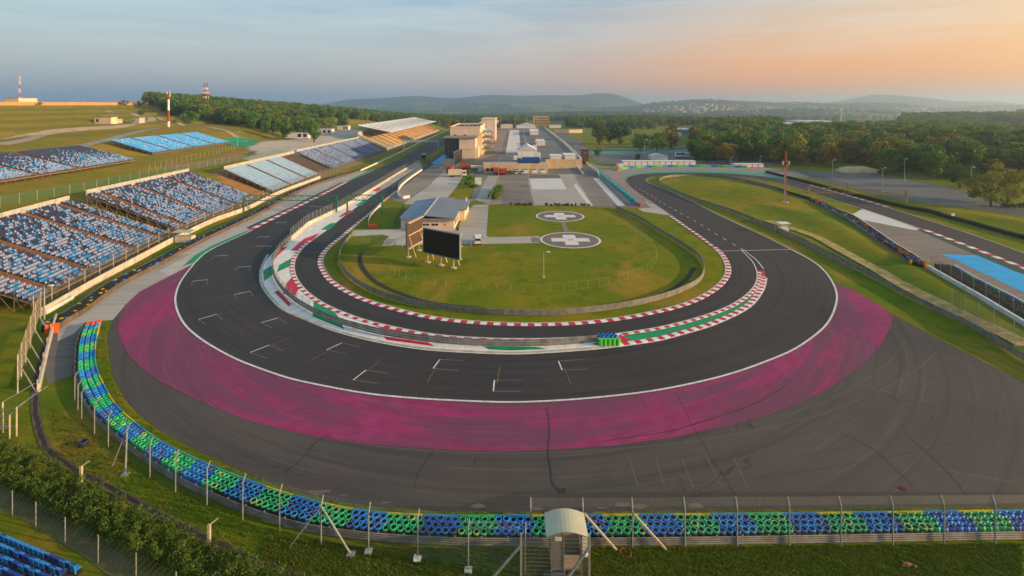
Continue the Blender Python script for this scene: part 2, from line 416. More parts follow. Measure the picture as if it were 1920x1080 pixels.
def ground_mat():
    m, t, b = newmat('grass ground'); p = pos(t)
    n1 = noise(t, p, .035, 5, .6); n2 = noise(t, p, .22, 5, .65); n3 = noise(t, p, 1.6, 6, .7); n4 = noise(t, p, 9, 4, .7)
    c = mix(t, rmp(t, n1, .36, .66), srgb('58700c'), srgb('807a12'))
    c = mix(t, rmp(t, n2, .50, .74), c, srgb('3e620c'))
    c = mix(t, rmp(t, n3, .56, .80), c, srgb('8a7424'))
    dry = noise(t, scaled(t, p, (1, .6, 1)), .055, 6, .68, .6); c = mix(t, rmp(t, dry, .52, .68), c, srgb('9a7c30'))
    sx_ = nd(t, 'ShaderNodeSeparateXYZ'); t.links.new(p, sx_.inputs[0]); hl_ = nd(t, 'ShaderNodeMapRange'); t.links.new(sx_.outputs[0], hl_.inputs[0]); hl_.inputs[1].default_value = -95; hl_.inputs[2].default_value = -140; hl_.inputs[3].default_value = 0; hl_.inputs[4].default_value = .8
    hm_ = nd(t, 'ShaderNodeMath', operation='MULTIPLY'); t.links.new(hl_.outputs[0], hm_.inputs[0]); t.links.new(rmp(t, n2, .38, .62), hm_.inputs[1]); c = mix(t, hm_.outputs[0], c, srgb('94762c'))
    n5 = noise(t, p, 3.2, 5, .7); c = mix(t, .8, c, rmp(t, n4, .2, .8, (.5, .5, .46), (1.35, 1.3, 1.25)), 'MULTIPLY'); c = mix(t, .7, c, rmp(t, n5, .3, .72, (.72, .86, .7), (1.3, 1.1, 1.1)), 'MULTIPLY')
    # far country: fields, woods and villages' edges as land cover
    s = nd(t, 'ShaderNodeSeparateXYZ'); t.links.new(p, s.inputs[0])
    vo = nd(t, 'ShaderNodeTexVoronoi'); vo.inputs['Scale'].default_value = .0042; t.links.new(scaled(t, p, (1, .55, 0)), vo.inputs['Vector'])
    hs = nd(t, 'ShaderNodeSeparateColor'); t.links.new(vo.outputs['Color'], hs.inputs[0])
    fc = nd(t, 'ShaderNodeValToRGB'); e = fc.color_ramp.elements; fc.color_ramp.interpolation = 'CONSTANT'
    for q, col in ((.28, '7d7f38'), (.40, '2f4422'), (.60, '9a8a52'), (.68, '37502a'), (.88, '6b7a3a')): x = e.new(q); x.color = (*srgb(col), 1)
    e[0].color = (*srgb('30481f'), 1); e[-1].color = (*srgb('2b4420'), 1)
    t.links.new(hs.outputs[0], fc.inputs[0])
    fcol = mix(t, rmp(t, noise(t, p, .02, 5, .7), .42, .6), fc.outputs[0], srgb('263c1c'))
    far = nd(t, 'ShaderNodeMapRange'); t.links.new(s.outputs[1], far.inputs[0]); far.inputs[1].default_value = 700; far.inputs[2].default_value = 1100
    far2 = nd(t, 'ShaderNodeMapRange'); t.links.new(s.outputs[0], far2.inputs[0]); far2.inputs[1].default_value = 300; far2.inputs[2].default_value = 420
    mx = nd(t, 'ShaderNodeMath', operation='MAXIMUM'); t.links.new(far.outputs[0], mx.inputs[0]); t.links.new(far2.outputs[0], mx.inputs[1])
    c = mix(t, mx.outputs[0], c, fcol)
    # wooded mountains
    mt_ = nd(t, 'ShaderNodeMapRange'); t.links.new(s.outputs[2], mt_.inputs[0]); mt_.inputs[1].default_value = 34; mt_.inputs[2].default_value = 70
    c = mix(t, mt_.outputs[0], c, srgb('35482c'))
    t.links.new(c, b.inputs['Base Color']); b.inputs['Roughness'].default_value = .95; b.inputs['Specular IOR Level'].default_value = .1
    bump(t, b, n4, .9, .12); return m
GRASS = ground_mat()
g = MB().add(vs, fs).build('ground', GRASS); struct(g); g.data.polygons.foreach_set('use_smooth', [True] * len(fs))
# ---------------------------------------------------------------- surface materials
def magenta_mat():
    """faded run-off paint: strong at the rims, scrubbed through to the tarmac in worn fields and tyre arcs"""
    m, t, b = newmat('magenta paint on asphalt'); p = pos(t)
    s = nd(t, 'ShaderNodeVectorMath', operation='SUBTRACT'); t.links.new(p, s.inputs[0]); s.inputs[1].default_value = (0, 104, 0)
    x = nd(t, 'ShaderNodeSeparateXYZ'); t.links.new(s.outputs[0], x.inputs[0]); ng = nd(t, 'ShaderNodeMath', operation='MULTIPLY'); t.links.new(x.outputs[1], ng.inputs[0]); ng.inputs[1].default_value = -1
    a = nd(t, 'ShaderNodeMath', operation='ARCTAN2'); t.links.new(x.outputs[0], a.inputs[0]); t.links.new(ng.outputs[0], a.inputs[1])
    l = nd(t, 'ShaderNodeVectorMath', operation='LENGTH'); t.links.new(s.outputs[0], l.inputs[0]); cb = nd(t, 'ShaderNodeCombineXYZ'); t.links.new(a.outputs[0], cb.inputs[0]); t.links.new(l.outputs['Value'], cb.inputs[1]); v = cb.outputs[0]
    base = mix(t, rmp(t, noise(t, p, .5, 5, .6), .3, .7), srgb('8a2454'), srgb('a03466'))
    worn = mix(t, noise(t, p, 1.5, 4), srgb('623450'), srgb('744458'))
    f1 = rmp(t, noise(t, scaled(t, v, (1.5, .16, 1)), 1.3, 4, .6, .3), .42, .54)
    f2 = rmp(t, noise(t, scaled(t, v, (2.2, 1.6, 1)), 1.0, 6, .7, .4), .40, .70)
    fm = nd(t, 'ShaderNodeMath', operation='MULTIPLY'); t.links.new(f1, fm.inputs[0]); fm.inputs[1].default_value = .88
    c = mix(t, fm.outputs[0], base, worn)
    g2 = nd(t, 'ShaderNodeMath', operation='MULTIPLY'); t.links.new(f2, g2.inputs[0]); g2.inputs[1].default_value = .4
    c = mix(t, g2.outputs[0], c, srgb('54293e'))
    f3 = rmp(t, noise(t, scaled(t, v, (3.5, 4.5, 1)), 1.0, 4, .6, .8), .60, .72); g3 = nd(t, 'ShaderNodeMath', operation='MULTIPLY'); t.links.new(f3, g3.inputs[0]); g3.inputs[1].default_value = .35
    c = mix(t, g3.outputs[0], c, srgb('b0648a'))
    c = mix(t, .3, c, rmp(t, noise(t, p, 7, 4, .7), .25, .8, (.6, .6, .6), (1.3, 1.3, 1.3)), 'MULTIPLY')
    t.links.new(c, b.inputs['Base Color']); b.inputs['Roughness'].default_value = .8; b.inputs['Specular IOR Level'].default_value = .3; return m
TRACK = asphalt('track asphalt', '302b2b', '3d3735', 'uv', .62)
TRACK2 = asphalt('inner lane asphalt', '2f2a2a', '3b3635', 'uv', .6)
RUNOFF = asphalt('run-off asphalt', '453e3a', '564d47', 'polar', .76, cracks=True)
DARKTAR = asphalt('service asphalt', '565657', '6c6965', 'polar', .75, centre=(0, -400))
OLDTAR = asphalt('old tarmac', '7d7369', '948678', 'polar', .78, centre=(60, -300), patch=.03)
MAGENTA = magenta_mat()
CONC = asphalt('concrete apron', 'a59e95', 'b6ada3', 'polar', .84, centre=(-60, -400), patch=.05)
CONCW = asphalt('pale concrete', 'c3bfb9', 'd2cdc6', 'polar', .88, centre=(0, -300))
WHITE = M('white paint', 'e6e2dc', 'c9c3bb', .8, .6); LINE = M('line paint', 'dedad4', 'b5b0aa', 2.0, .65)
RED = M('red paint', 'c8283c', 'b02034', .8, .6); GREENP = M('green paint', '14915c', '107a4c', .6, .65)
YEL = M('yellow paint', 'c49a2c', '9c7a24', 2, .65); BLUEP = M('blue paint', '1fa3dc', '1a8fc6', .3, .65); TEAL = M('teal paint', '2f9a7a', '2a8a70', .3, .7)
DKGREEN = M('dark green paint', '27503c', '1f4232', .5, .7)
DIRT = M('dry dirt', 'b89c6a', '6c6a22', .55, .95, .5); ROADH = M('hill road', 'a3917a', '8c7c66', .2, .9)
# ---------------------------------------------------------------- traced edges (photo pixels of the ground)
OUT = [(640, 347), (600, 368), (540, 397), (500, 417), (480, 427), (465, 436), (412, 460), (382, 477), (360, 500), (338, 530), (329, 557), (332, 582), (347, 610), (375, 635), (410, 657), (445, 675), (480, 689), (542, 710), (605, 724), (690, 739), (770, 747), (855, 752), (960, 755), (1060, 751), (1160, 742), (1235, 732), (1310, 717), (1372, 701), (1435, 679), (1490, 655), (1537, 622), (1556, 600), (1567, 573), (1569, 553), (1562, 532), (1547, 510), (1525, 491), (1485, 469)]
INN = [(705, 351), (675, 370), (640, 390), (577, 420), (542, 450), (522, 466), (502, 486), (489, 507), (487, 522), (491, 538), (505, 558), (530, 582), (575, 602), (627, 622), (705, 642), (790, 656), (855, 661), (960, 665), (1035, 662), (1115, 656), (1160, 651), (1235, 640), (1285, 627), (1335, 612), (1385, 590), (1410, 574), (1424, 558), (1434, 540), (1438, 522), (1432, 505), (1417, 487), (1389, 466)]
LOUT = [(730, 349), (705, 363), (675, 384), (640, 410), (610, 434), (587, 450), (567, 467), (555, 485), (552, 505), (560, 527), (580, 550), (610, 570), (645, 586), (692, 602), (767, 619), (830, 629), (905, 634), (960, 635.5), (1035, 635), (1122, 630), (1165, 625), (1235, 614), (1310, 595), (1360, 577), (1390, 560), (1410, 542), (1419, 525), (1419, 508), (1410, 490), (1390, 470)]
LINN = [(765, 343), (745, 357), (715, 382), (695, 400), (670, 420), (655, 432), (640, 445), (622, 459), (607, 475), (601, 490), (604, 503), (617, 523), (642, 542), (680, 561), (730, 577), (805, 595), (880, 604), (955, 608), (1010, 608.5), (1085, 606), (1160, 598), (1210, 589), (1260, 578), (1297, 566), (1330, 549), (1352, 532), (1364, 513), (1363, 495), (1353, 477), (1340, 464)]
CL = [(1340, 464), (1310, 441), (1285, 424), (1255, 402), (1222, 380), (1190, 358), (1176, 345), (1172, 337), (1180, 331), (1205, 326), (1240, 324.3), (1300, 323.6), (1360, 325), (1440, 331.5), (1477, 337), (1515, 347), (1565, 361), (1615, 375), (1677, 393), (1765, 421), (1840, 446), (1915, 473), (2040, 520)]
CR = [(1485, 469), (1440, 446), (1360, 409), (1310, 384), (1252, 357), (1222, 345.5), (1212, 338.5), (1215, 334.5), (1228, 331.5), (1250, 329.2), (1285, 327.8), (1340, 329), (1400, 334), (1440, 340), (1472, 347), (1507, 357), (1562, 375), (1617, 392), (1665, 408), (1727, 429), (1815, 461), (1915, 500), (2040, 550)]
GR = [(577, 421), (545, 450), (525, 470), (513, 490), (511, 508), (516, 525), (528, 544), (548, 563), (580, 584), (620, 602), (655, 614), (730, 632), (822, 644), (890, 649), (960, 650.5), (1035, 649), (1122, 642)]
# run-off and aprons
flat('run_off', [(367, 490), (300, 527), (262, 547), (235, 572), (212, 600), (203, 625), (204, 660), (212, 705), (232, 745), (265, 782), (307, 812), (375, 848), (480, 895), (555, 922), (630, 940), (730, 954), (855, 960), (960, 961), (1440, 956), (1920, 950), (2600, 946), (2600, 1040), (2700, 930), (2300, 860), (1920, 717), (1730, 620), (1675, 590), (1602, 545), (1569, 530), (1500, 560), (1300, 650), (960, 690), (600, 660), (400, 560)], RUNOFF, .02)
flat('dark_service_road', [(88, 640), (112, 614), (160, 612), (146, 640), (140, 665), (138, 690), (145, 702), (88, 720), (82, 690)], DARKTAR, .02)
flat('concrete_run_off', [(108, 618), (155, 588), (225, 538), (300, 498), (375, 456), (480, 405), (580, 351), (674, 322), (702, 319), (650, 343), (600, 369), (540, 399), (480, 428), (412, 462), (360, 500), (300, 527), (262, 547), (235, 572), (212, 600), (160, 604), (140, 625), (108, 640)], CONC, .03)
flat('painted_run_off', [(372, 490), (300, 527), (262, 547), (240, 567), (225, 590), (220, 611), (225, 634), (240, 665), (265, 692), (300, 717), (350, 742), (400, 764), (475, 791), (567, 814), (667, 831), (780, 841), (855, 845), (960, 847), (1060, 842), (1160, 835), (1260, 821), (1360, 801), (1440, 780), (1500, 756), (1560, 725), (1610, 690), (1650, 650), (1670, 615), (1675, 591), (1640, 567), (1602, 545), (1565, 529), (1500, 520), (960, 700), (400, 520)], MAGENTA, .04)
strip('track', OUT, INN, TRACK, .055, 260)
strip('inner_lane', LOUT, LINN, TRACK2, .05, 240)
strip('back_track', CL, CR, TRACK, .06, 260)
flat('track_wedge', [(1345, 464), (1395, 462), (1440, 470), (1440, 515), (1432, 505), (1419, 508), (1405, 485), (1392, 472), (1360, 485), (1350, 474)], TRACK2, .0465)
flat('track_wedge', [(1386, 463), (1418, 486), (1434, 507), (1417, 510), (1408, 488), (1388, 469)], TRACK2, .058)
yf = 900
STR_L = [Vector((-72.5, yf, 0)), *px((837, 252), (790, 274), (750, 299), (702, 319), (640, 347))]
STR_R = [Vector((-57, yf, 0)), Vector((-56.5, 520, 0)), *px((787, 301), (745, 326), (705, 351))]
strip('main_straight', STR_L, STR_R, TRACK, .052, 60, raw=True)
PIT_L = [Vector((-52, 900, 0)), Vector((-50, 560, 0)), *px((790, 311), (760, 329), (730, 349))]
PIT_R = [Vector((-40, 900, 0)), Vector((-39.5, 560, 0)), *px((838, 292), (800, 317), (765, 343))]
strip('pit_lane', PIT_L, PIT_R, TRACK2, .048, 60, raw=True)
flat('pit_entry_concrete', [(787, 302), (790, 312), (730, 350), (705, 364), (700, 354)], CONC, .04)
# painted island between the two lanes
strip('painted_island', [(705, 352)] + INN[1:-3], [(706, 362)] + LOUT[1:-2], WHITE, .045, 220)
def patch(pp, m, z=.06, nm='paint_patch'): return flat(nm, pp, m, z)
for pp in ([(590, 447), (600, 437), (570, 448), (545, 470), (555, 471), (567, 466)], [(640, 407), (665, 397), (655, 394), (640, 403), (634, 408)], [(530, 551), (537, 532), (548, 520), (556, 532), (561, 541), (553, 556)],
           [(692, 604), (703, 604), (767, 620), (778, 626), (715, 617)], [(706, 359), (715, 354), (709, 352), (697, 358)]): patch(pp, RED)
for pp in ([(519, 511), (524, 497), (555, 480), (553, 487), (551, 496)], [(588, 565), (595, 567), (628, 586), (637, 599), (588, 588)], [(601, 431), (618, 431), (632, 418), (620, 419)], [(665, 386), (677, 386), (690, 376), (681, 376)]): patch(pp, GREENP)
for pp in ([(508, 483), (518, 468), (540, 462), (522, 478), (515, 486)], [(514, 548), (522, 545), (546, 571), (541, 575)], [(719, 631), (730, 633), (803, 643), (816, 650), (725, 638)], [(1110, 645), (1150, 640), (1165, 646), (1150, 650), (1120, 648)]): patch(pp, RED)
for pp in ([(493, 508), (512, 497), (515, 512), (495, 528)], [(586, 594), (587, 586), (640, 608), (646, 618)], [(905, 650), (1004, 651), (1025, 655), (960, 658), (918, 656)]): patch(pp, GREENP)
strip('painted_strip', offset(curve(LOUT[20:26], step=.5), -.8), offset(curve([(1176, 648.5)] + INN[21:27], step=.5), 1.1), GREENP, .07, 60, raw=True)
patch([(1163, 628), (1181, 637), (1165, 648), (1150, 641)], RED, .075)
patch([(1420, 508), (1433, 508), (1435, 519), (1421, 519)], RED, .075)
# concrete lip of the island
lip = curve([(500, 478), (489, 500), (486, 516), (490, 536), (505, 558), (530, 582), (575, 602), (627, 621.5), (705, 641), (790, 655), (855, 660), (960, 664), (1035, 661), (1115, 655), (1148, 651)], step=1.6)
LIPM = M('weathered concrete kerb', 'b3a797', '93897c', 1.2, .85, .3)
kerb('concrete_kerb', offset(lip, .22), .5, 1.6, [LIPM, M('weathered concrete kerb light', 'beb2a2', 'a1968a', 1.2, .85, .3)], .05, .10)
RW = [RED, WHITE]
kerb('kerb', offset(curve(LOUT[5:20], step=.5), -.5), .7, 1.1, RW, .055)
kerb('kerb', offset(curve(LOUT[20:28], step=.5), -.45), .62, .9, RW, .075)
kerb('kerb', offset(curve(INN[20:29], step=.5), .62), .95, .95, RW[::-1], .075)
kerb('kerb', offset(curve(LINN[4:30], step=.5), -.15), .95, 1.05, RW, .055)
kerb('kerb', offset(curve(LINN[1:5], step=.5), -.2), .9, 1.4, RW, .055)
kerb('kerb', offset(curve([(1340, 464), (1310, 441), (1285, 424), (1256, 404)], step=.5), .2), .9, 1.3, RW, .065)
kerb('kerb', curve([(650, 341), (600, 367), (540, 396), (500, 416), (470, 431)], step=.5), 1.5, 2.2, RW, .06)
kerb('kerb', curve([(1728, 429), (1815, 462), (1915, 501), (2040, 551)], step=.5), 1.4, 2.0, RW, .065)
kerb('kerb', curve([(1515, 346), (1565, 360), (1615, 374), (1672, 391)], step=.5), 1.2, 2.0, RW, .065)
kerb('kerb', curve([(1176, 349), (1192, 362), (1222, 383)], step=.5), 1.0, 2.2, [M('faded red paint', 'a0605e', '8d5450', .8, .7), M('faded pink paint', 'b98f88', 'a8817b', .8, .7)], .065)
# painted strips along the edges
flat('painted_strip', [(342, 500), (372, 490), (384, 477), (412, 460), (465, 436), (478, 429), (456, 436), (440, 442), (400, 460), (367, 478)], GREENP, .058)
flat('painted_strip', [(470, 430), (500, 415), (540, 395), (600, 366), (648, 341), (640, 342), (590, 366), (540, 391), (490, 414), (462, 427)], DKGREEN, .057)
flat('painted_strip', [(644, 343), (692, 320), (702, 318), (660, 338)], GREENP, .0575)
flat('painted_strip', [(1172, 330), (1200, 323.5), (1240, 321), (1285, 320), (1380, 321.5), (1440, 327), (1475, 333.5), (1477, 337), (1440, 331), (1360, 324.8), (1300, 323.4), (1240, 324.1), (1205, 325.8), (1180, 330.5), (1172, 336)], TEAL, .057)
flat('painted_strip', [(1719, 431), (1728, 430), (1915, 502), (2040, 552), (2040, 558), (1900, 508), (1815, 472)], DKGREEN, .058)
flat('painted_strip', [(1172, 345), (1177, 350), (1215, 378), (1207, 376)], DKGREEN, .058)
# edge lines
def edge(pp, wd=.25, z=.085, off=0, m=LINE): return line('edge_line', offset(curve(pp, step=1.0), off), wd, m, z)
edge(OUT[4:], .30); edge(INN[5:29], .22, .09); edge(LOUT[4:28], .18, .088); edge(LINN[4:30], .15, .088, .45)
edge(CR[:9], .2, .086, .1); edge(CR[9:], .22, .086); edge(CL[7:], .18, .086, -.1); edge(CL[:8], .12, .086, -.2)
edge([(1419, 508), (1410, 490), (1390, 470)], .2, .088); edge([(1432, 505), (1417, 487), (1389, 466)], .2, .088)
line('cross_line', px((1340, 471.5), (1483, 468.5)), .22, LINE, .087)
dash = resample(curve([(1389, 466), (1360, 450), (1310, 419), (1255, 388), (1205, 358), (1190, 350)]), step=1.0)
for i in range(2, len(dash) - 3, 5): line('lane_dash', dash[i:i + 3], .2, LINE, .088)
for a, b in (((580, 387), (622, 389)), ((745, 300), (785, 301))): line('cross_line', px(a, b), .25, LINE, .088)
line('pit_lane_line', px((735, 350), (770, 327), (800, 308)), .2, LINE, .088)
# starting-grid boxes
GRID = [([(395, 488), (402, 481), (427, 479), (419, 487)], [(428, 479), (456, 479)]), ([(441, 510), (446, 502), (471, 500), (466, 509)], [(410, 506), (445, 503)]),
        ([(359, 538), (361, 528), (390, 525), (388, 535)], [(390, 525), (425, 522)]), ([(444, 562), (439, 553), (469, 547), (475, 557)], [(400, 560), (440, 553)]),
        ([(385, 610), (372, 600), (407, 590), (417, 601)], [(410, 591), (449, 582)]), ([(510, 616), (490, 606), (521, 597), (539, 607)], [(450, 620), (490, 606)]),
        ([(500, 673), (469, 662), (505, 648), (532, 659)], [(500, 652), (546, 633)]), ([(650, 665), (612, 657), (641, 644), (674, 651)], [(583, 677), (624, 654)]),
        ([(707, 720), (662, 714), (686, 695), (727, 701)], [(685, 700), (716, 674)]), ([(859, 696), (812, 692), (825, 675), (869, 677)], [(801, 718), (819, 688)]),
        ([(977, 735), (925, 735), (927, 714), (978, 714)], [(932, 719), (937, 689)]), ([(1101, 693), (1054, 695), (1047, 678), (1092, 675)], [(1058, 691), (1070, 721)]),
        ([(521, 422), (517, 418), (538, 417), (531, 422)], [(538, 417), (558, 417)]), ([(478, 463), (480, 462), (510, 462), (499, 469)], [(455, 464), (478, 463)]),
        ([(563, 400), (560, 396), (579, 396), (573, 400)], [(580, 396), (598, 396)]), ([(548, 434), (545, 431), (562, 430), (555, 435)], [(522, 431), (545, 431)]),
        ([(482, 449), (484, 445), (505, 444), (498, 449)], [(505, 444), (520, 444)]), ([(600, 379), (598, 376), (615, 376), (610, 380)], [(615, 376), (630, 376)])]
GREYL = M('worn line paint', '8f8b86', '6a6560', 2.5, .7); YELW = M('worn yellow paint', '8f7226', '6a5622', 2.5, .7)
for br, yl in GRID:
    pts = px(*br); line('grid_box_line', pts[1:3], .17, LINE, .086); line('grid_box_line', pts[0:2], .08, GREYL, .087); line('grid_box_line', pts[2:4], .08, GREYL, .087)
    line('grid_box_line', px(*yl), .09, YELW, .089)
# skid marks and tar seams on the run-off
SKID = M('rubber marks', '382f2c', '443a35', 1.5, .75)
for pp, wd in (([(1130, 829), (1160, 823), (1240, 812), (1330, 788), (1420, 755), (1480, 720)], .22), ([(1165, 833), (1180, 822), (1230, 807)], .13), ([(1245, 815), (1340, 781), (1400, 752), (1450, 720), (1470, 700)], .09),
               ([(1025, 765), (1030, 800), (1028, 845), (1033, 880), (1037, 910), (1047, 917)], .16), ([(1265, 735), (1280, 760), (1300, 800), (1330, 850), (1380, 930)], .08), ([(620, 815), (590, 833), (560, 868), (530, 885)], .12),
               ([(812, 845), (800, 865), (785, 885), (778, 915)], .10), ([(1205, 752), (1215, 768), (1222, 773)], .1), ([(1580, 812), (1640, 845), (1690, 890), (1715, 912)], .09), ([(1700, 815), (1750, 860), (1790, 900), (1815, 935)], .09)):
    line('tar_seam', resample(curve(pp), step=.4), wd * (.8 if wd == .16 else .5), SKID, .046 + .0005 * len(pp))
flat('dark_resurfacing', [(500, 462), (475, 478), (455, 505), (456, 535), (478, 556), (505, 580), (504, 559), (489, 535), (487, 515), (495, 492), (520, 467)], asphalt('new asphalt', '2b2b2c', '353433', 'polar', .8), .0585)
flat('dark_service_strip', [(640, 937), (730, 948), (855, 951), (960, 924), (1440, 922), (1920, 924), (2600, 928), (2600, 940), (1920, 947), (1440, 953), (960, 958), (855, 957.5), (730, 952), (640, 940)], asphalt('dark strip', '39342f', '4a423b', 'polar', .7), .023)
# concrete and tarmac round the buildings
flat('paddock_apron', [(742, 378), (700, 345), (772, 330), (835, 296), (860, 282), (1000, 282), (1160, 318), (1185, 345), (1255, 404), (1215, 398), (1200, 390), (1130, 388), (935, 383), (915, 384), (892, 375), (860, 385)], OLDTAR, .02)
flat('concrete_lane', [(800, 352), (835, 318), (870, 325), (895, 318), (860, 360), (845, 372), (770, 383), (755, 383)], CONC, .03)
flat('concrete_slab', [(990, 328), (1075, 327), (1093, 352), (1110, 386), (1000, 386), (993, 345)], CONC, .031)
flat('pale_slab', [(994, 336), (1052, 335), (1062, 355), (998, 355)], CONCW, .036)
flat('dark_slab', [(991, 328.5), (1048, 327.5), (1051, 334), (992, 334.5)], DARKTAR, .034)
flat('pale_slab', [(1112, 334), (1122, 334), (1173, 386), (1158, 386)], CONCW, .034)
flat('pale_slab', [(1075, 347), (1081, 345), (1112, 386), (1104, 386)], CONCW, .035)
flat('dark_tarmac', [(938, 345), (990, 345), (1002, 384), (942, 383)], asphalt('patched tarmac', '6a6159', '85796e', 'polar', .7, centre=(0, 0), patch=.12), .033)
flat('dark_tarmac', [(1026, 318), (1085, 314), (1120, 326), (1128, 332), (1075, 326), (1026, 326)], DARKTAR, .037)
flat('dark_tarmac', [(1078, 332), (1110, 333), (1150, 386), (1115, 386), (1090, 350)], asphalt('brown tarmac', '7a6f66', '8d8177', 'polar', .7, centre=(0, 0)), .032)
flat('service_road', [(917, 384), (892, 374), (915, 330), (935, 330), (917, 376), (912, 443), (918, 445), (1012, 443), (1012, 456), (900, 458), (740, 460), (715, 462), (722, 450), (730, 443), (716, 440), (655, 444), (662, 432), (745, 430), (760, 425), (860, 430), (868, 400), (890, 384)], CONC, .04)
for a, b in (((733, 462), (741, 450)), ((753, 462), (760, 451)), ((883, 462), (885, 451)), ((863, 462), (864, 451))): line('parking_line', px(a, b), .15, LINE, .05)
for (u, v), (pu, pv), rad in (((1069.5, 450), (1012, 450), None), ((1050, 405.5), (1004, 405), None)):
    c = P(u, v); rd = (c - P(pu, v)).length
    ring = [(c.x + math.cos(a) * rd, c.y + math.sin(a) * rd) for a in [2 * math.pi * i / 48 for i in range(48)]]
    flat('helipad', [Vector((x, y, 0)) for x, y in ring], asphalt('helipad asphalt', '6a5f58', '786c63', 'polar', .7, centre=(c.x, c.y)) if 'helipad asphalt' not in MATS else MATS['helipad asphalt'], .06, raw=True)
    line('helipad_ring', [Vector((c.x + math.cos(a) * (rd - .35), c.y + math.sin(a) * (rd - .35), 0)) for a in [2 * math.pi * i / 48 for i in range(49)]], .55, LINE, .066)
    A, B = rd * .62, rd * .21
    for s in ((A, B), (B, A)): flat('helipad_cross', [Vector((c.x + x * s[0], c.y + y * s[1], 0)) for x, y in ((-1, -1), (1, -1), (1, 1), (-1, 1))], LINE, .066 if s[0] == A else .068, raw=True)
    for q in (-1, 0, 1): flat('helipad_letter', [Vector((c.x + dx_ * rd * .06 + (q * rd * .06 if q else 0), c.y + dy_ * (rd * .08 if q else rd * .02), 0)) for dx_, dy_ in ((-.25, -1), (.25, -1), (.25, 1), (-.25, 1))] if q else [Vector((c.x + dx_ * rd * .07, c.y + dy_ * rd * .018, 0)) for dx_, dy_ in ((-1, -1), (1, -1), (1, 1), (-1, 1))], RED, .072, raw=True)
    line('helipad_line', [Vector((c.x - rd * .2, c.y + rd * .13, 0)), Vector((c.x + rd * .2, c.y + rd * .13, 0))], .12, RED, .072); line('helipad_line', [Vector((c.x - rd * .2, c.y - rd * .13, 0)), Vector((c.x + rd * .2, c.y - rd * .13, 0))], .12, RED, .072)
flat('footpath', [(1051, 417), (1060, 417), (1067, 435), (1057, 435)], OLDTAR, .05); flat('footpath', [(995, 445), (1014, 446), (1014, 455), (997, 455)], OLDTAR, .05)
# right-hand side: hairpin run-off, car park, painted run-off
flat('hairpin_run_off', [(1140, 318), (1168, 309), (1240, 311), (1420, 312), (1500, 324), (1520, 333), (1440, 331), (1300, 323.4), (1205, 325.6), (1178, 331), (1172, 340), (1190, 360), (1258, 405), (1240, 398), (1178, 358), (1128, 322)], asphalt('hairpin tarmac', '857a72', '968a80', 'polar', .8, centre=(80, 0)), .045)
flat('pale_concrete', [(1224, 376), (1256, 404), (1205, 397), (1196, 391), (1220, 390), (1204, 374)], CONC, .048)
flat('car_park', [(1400, 312), (1470, 318), (1540, 322), (1600, 318), (1640, 325), (1690, 335), (1750, 345), (1810, 358), (1830, 372), (2000, 400), (2000, 420), (1830, 392), (1700, 378), (1640, 365), (1560, 345), (1500, 330)], DARKTAR, .03)
flat('paved_triangle', [(1592, 405), (1617, 392), (1665, 408), (1725, 430), (1715, 432), (1605, 410)], CONCW, .045)
flat('side_run_off', [(1592, 405), (1605, 409), (1722, 431), (1815, 470), (1940, 520), (2100, 585), (2100, 690), (1930, 600), (1850, 560), (1745, 503), (1712, 488), (1640, 432)], asphalt('brown run-off', '746860', '85776c', 'polar', .75, centre=(200, -300)), .04)
flat('painted_run_off', [(1764, 477), (1832, 479), (1935, 520), (1935, 556), (1800, 492)], BLUEP, .05)
flat('service_road', [(1700, 494), (1740, 500), (1765, 517), (1800, 537), (1810, 555), (1795, 556), (1750, 530), (1725, 508)], DARKTAR, .035)
flat('support_paddock', [(1105, 290), (1130, 284), (1250, 284), (1420, 292), (1520, 308), (1400, 312), (1160, 310), (1120, 306)], DARKTAR, .03)
flat('club_track', [(1105, 277), (1180, 279), (1240, 279), (1290, 277), (1300, 272), (1340, 273), (1330, 279), (1260, 286), (1120, 287)], DARKTAR, .035)
flat('painted_strip', [(1110, 283), (1180, 284), (1250, 283), (1290, 280), (1290, 283), (1250, 287), (1180, 288), (1110, 287)], TEAL, .05)
flat('lower_road', [(1020, 250), (1045, 251), (1100, 275), (1120, 290), (1085, 290), (1050, 265)], DARKTAR, .04)
flat('lower_road', [(1046, 250), (1056, 250), (1095, 268), (1088, 272)], DARKTAR, .036)
for pp in ([(1120, 297), (1180, 297), (1300, 300)], [(1150, 276), (1200, 282), (1240, 280), (1310, 270)]): line('kerb_line', curve(pp, step=3), .5, CONCW, .07)
# dirt track along the infield bank, left hill roads, paving behind the stands
def gp(*pp): return [G(u, v) for u, v in pp]
drape('dirt_track', gp((1440, 415), (1480, 428), (1530, 445), (1580, 472), (1640, 505), (1700, 540), (1760, 570), (1830, 605), (1925, 650)), 2.6, DIRT, .2, 1.5)
drape('hill_road', gp((0, 272), (50, 262), (88, 250), (150, 242), (230, 236), (275, 229), (285, 224), (258, 217), (200, 208)), 5, ROADH, .12)
drape('hill_road', gp((0, 262), (40, 256), (85, 250)), 4, ROADH, .13)
drape('access_road', gp((110, 283), (170, 270), (230, 255), (265, 246), (300, 240)), 4, M('access road', '8b8a86', '777672', .2, .9), .12)
drape('access_road', gp((295, 220), (340, 234), (400, 240), (440, 255), (480, 270)), 4, ROADH, .12)
pav = [(460, 292), (480, 268), (540, 262), (600, 252), (665, 243), (690, 250), (660, 262), (600, 280), (530, 297), (480, 305)]
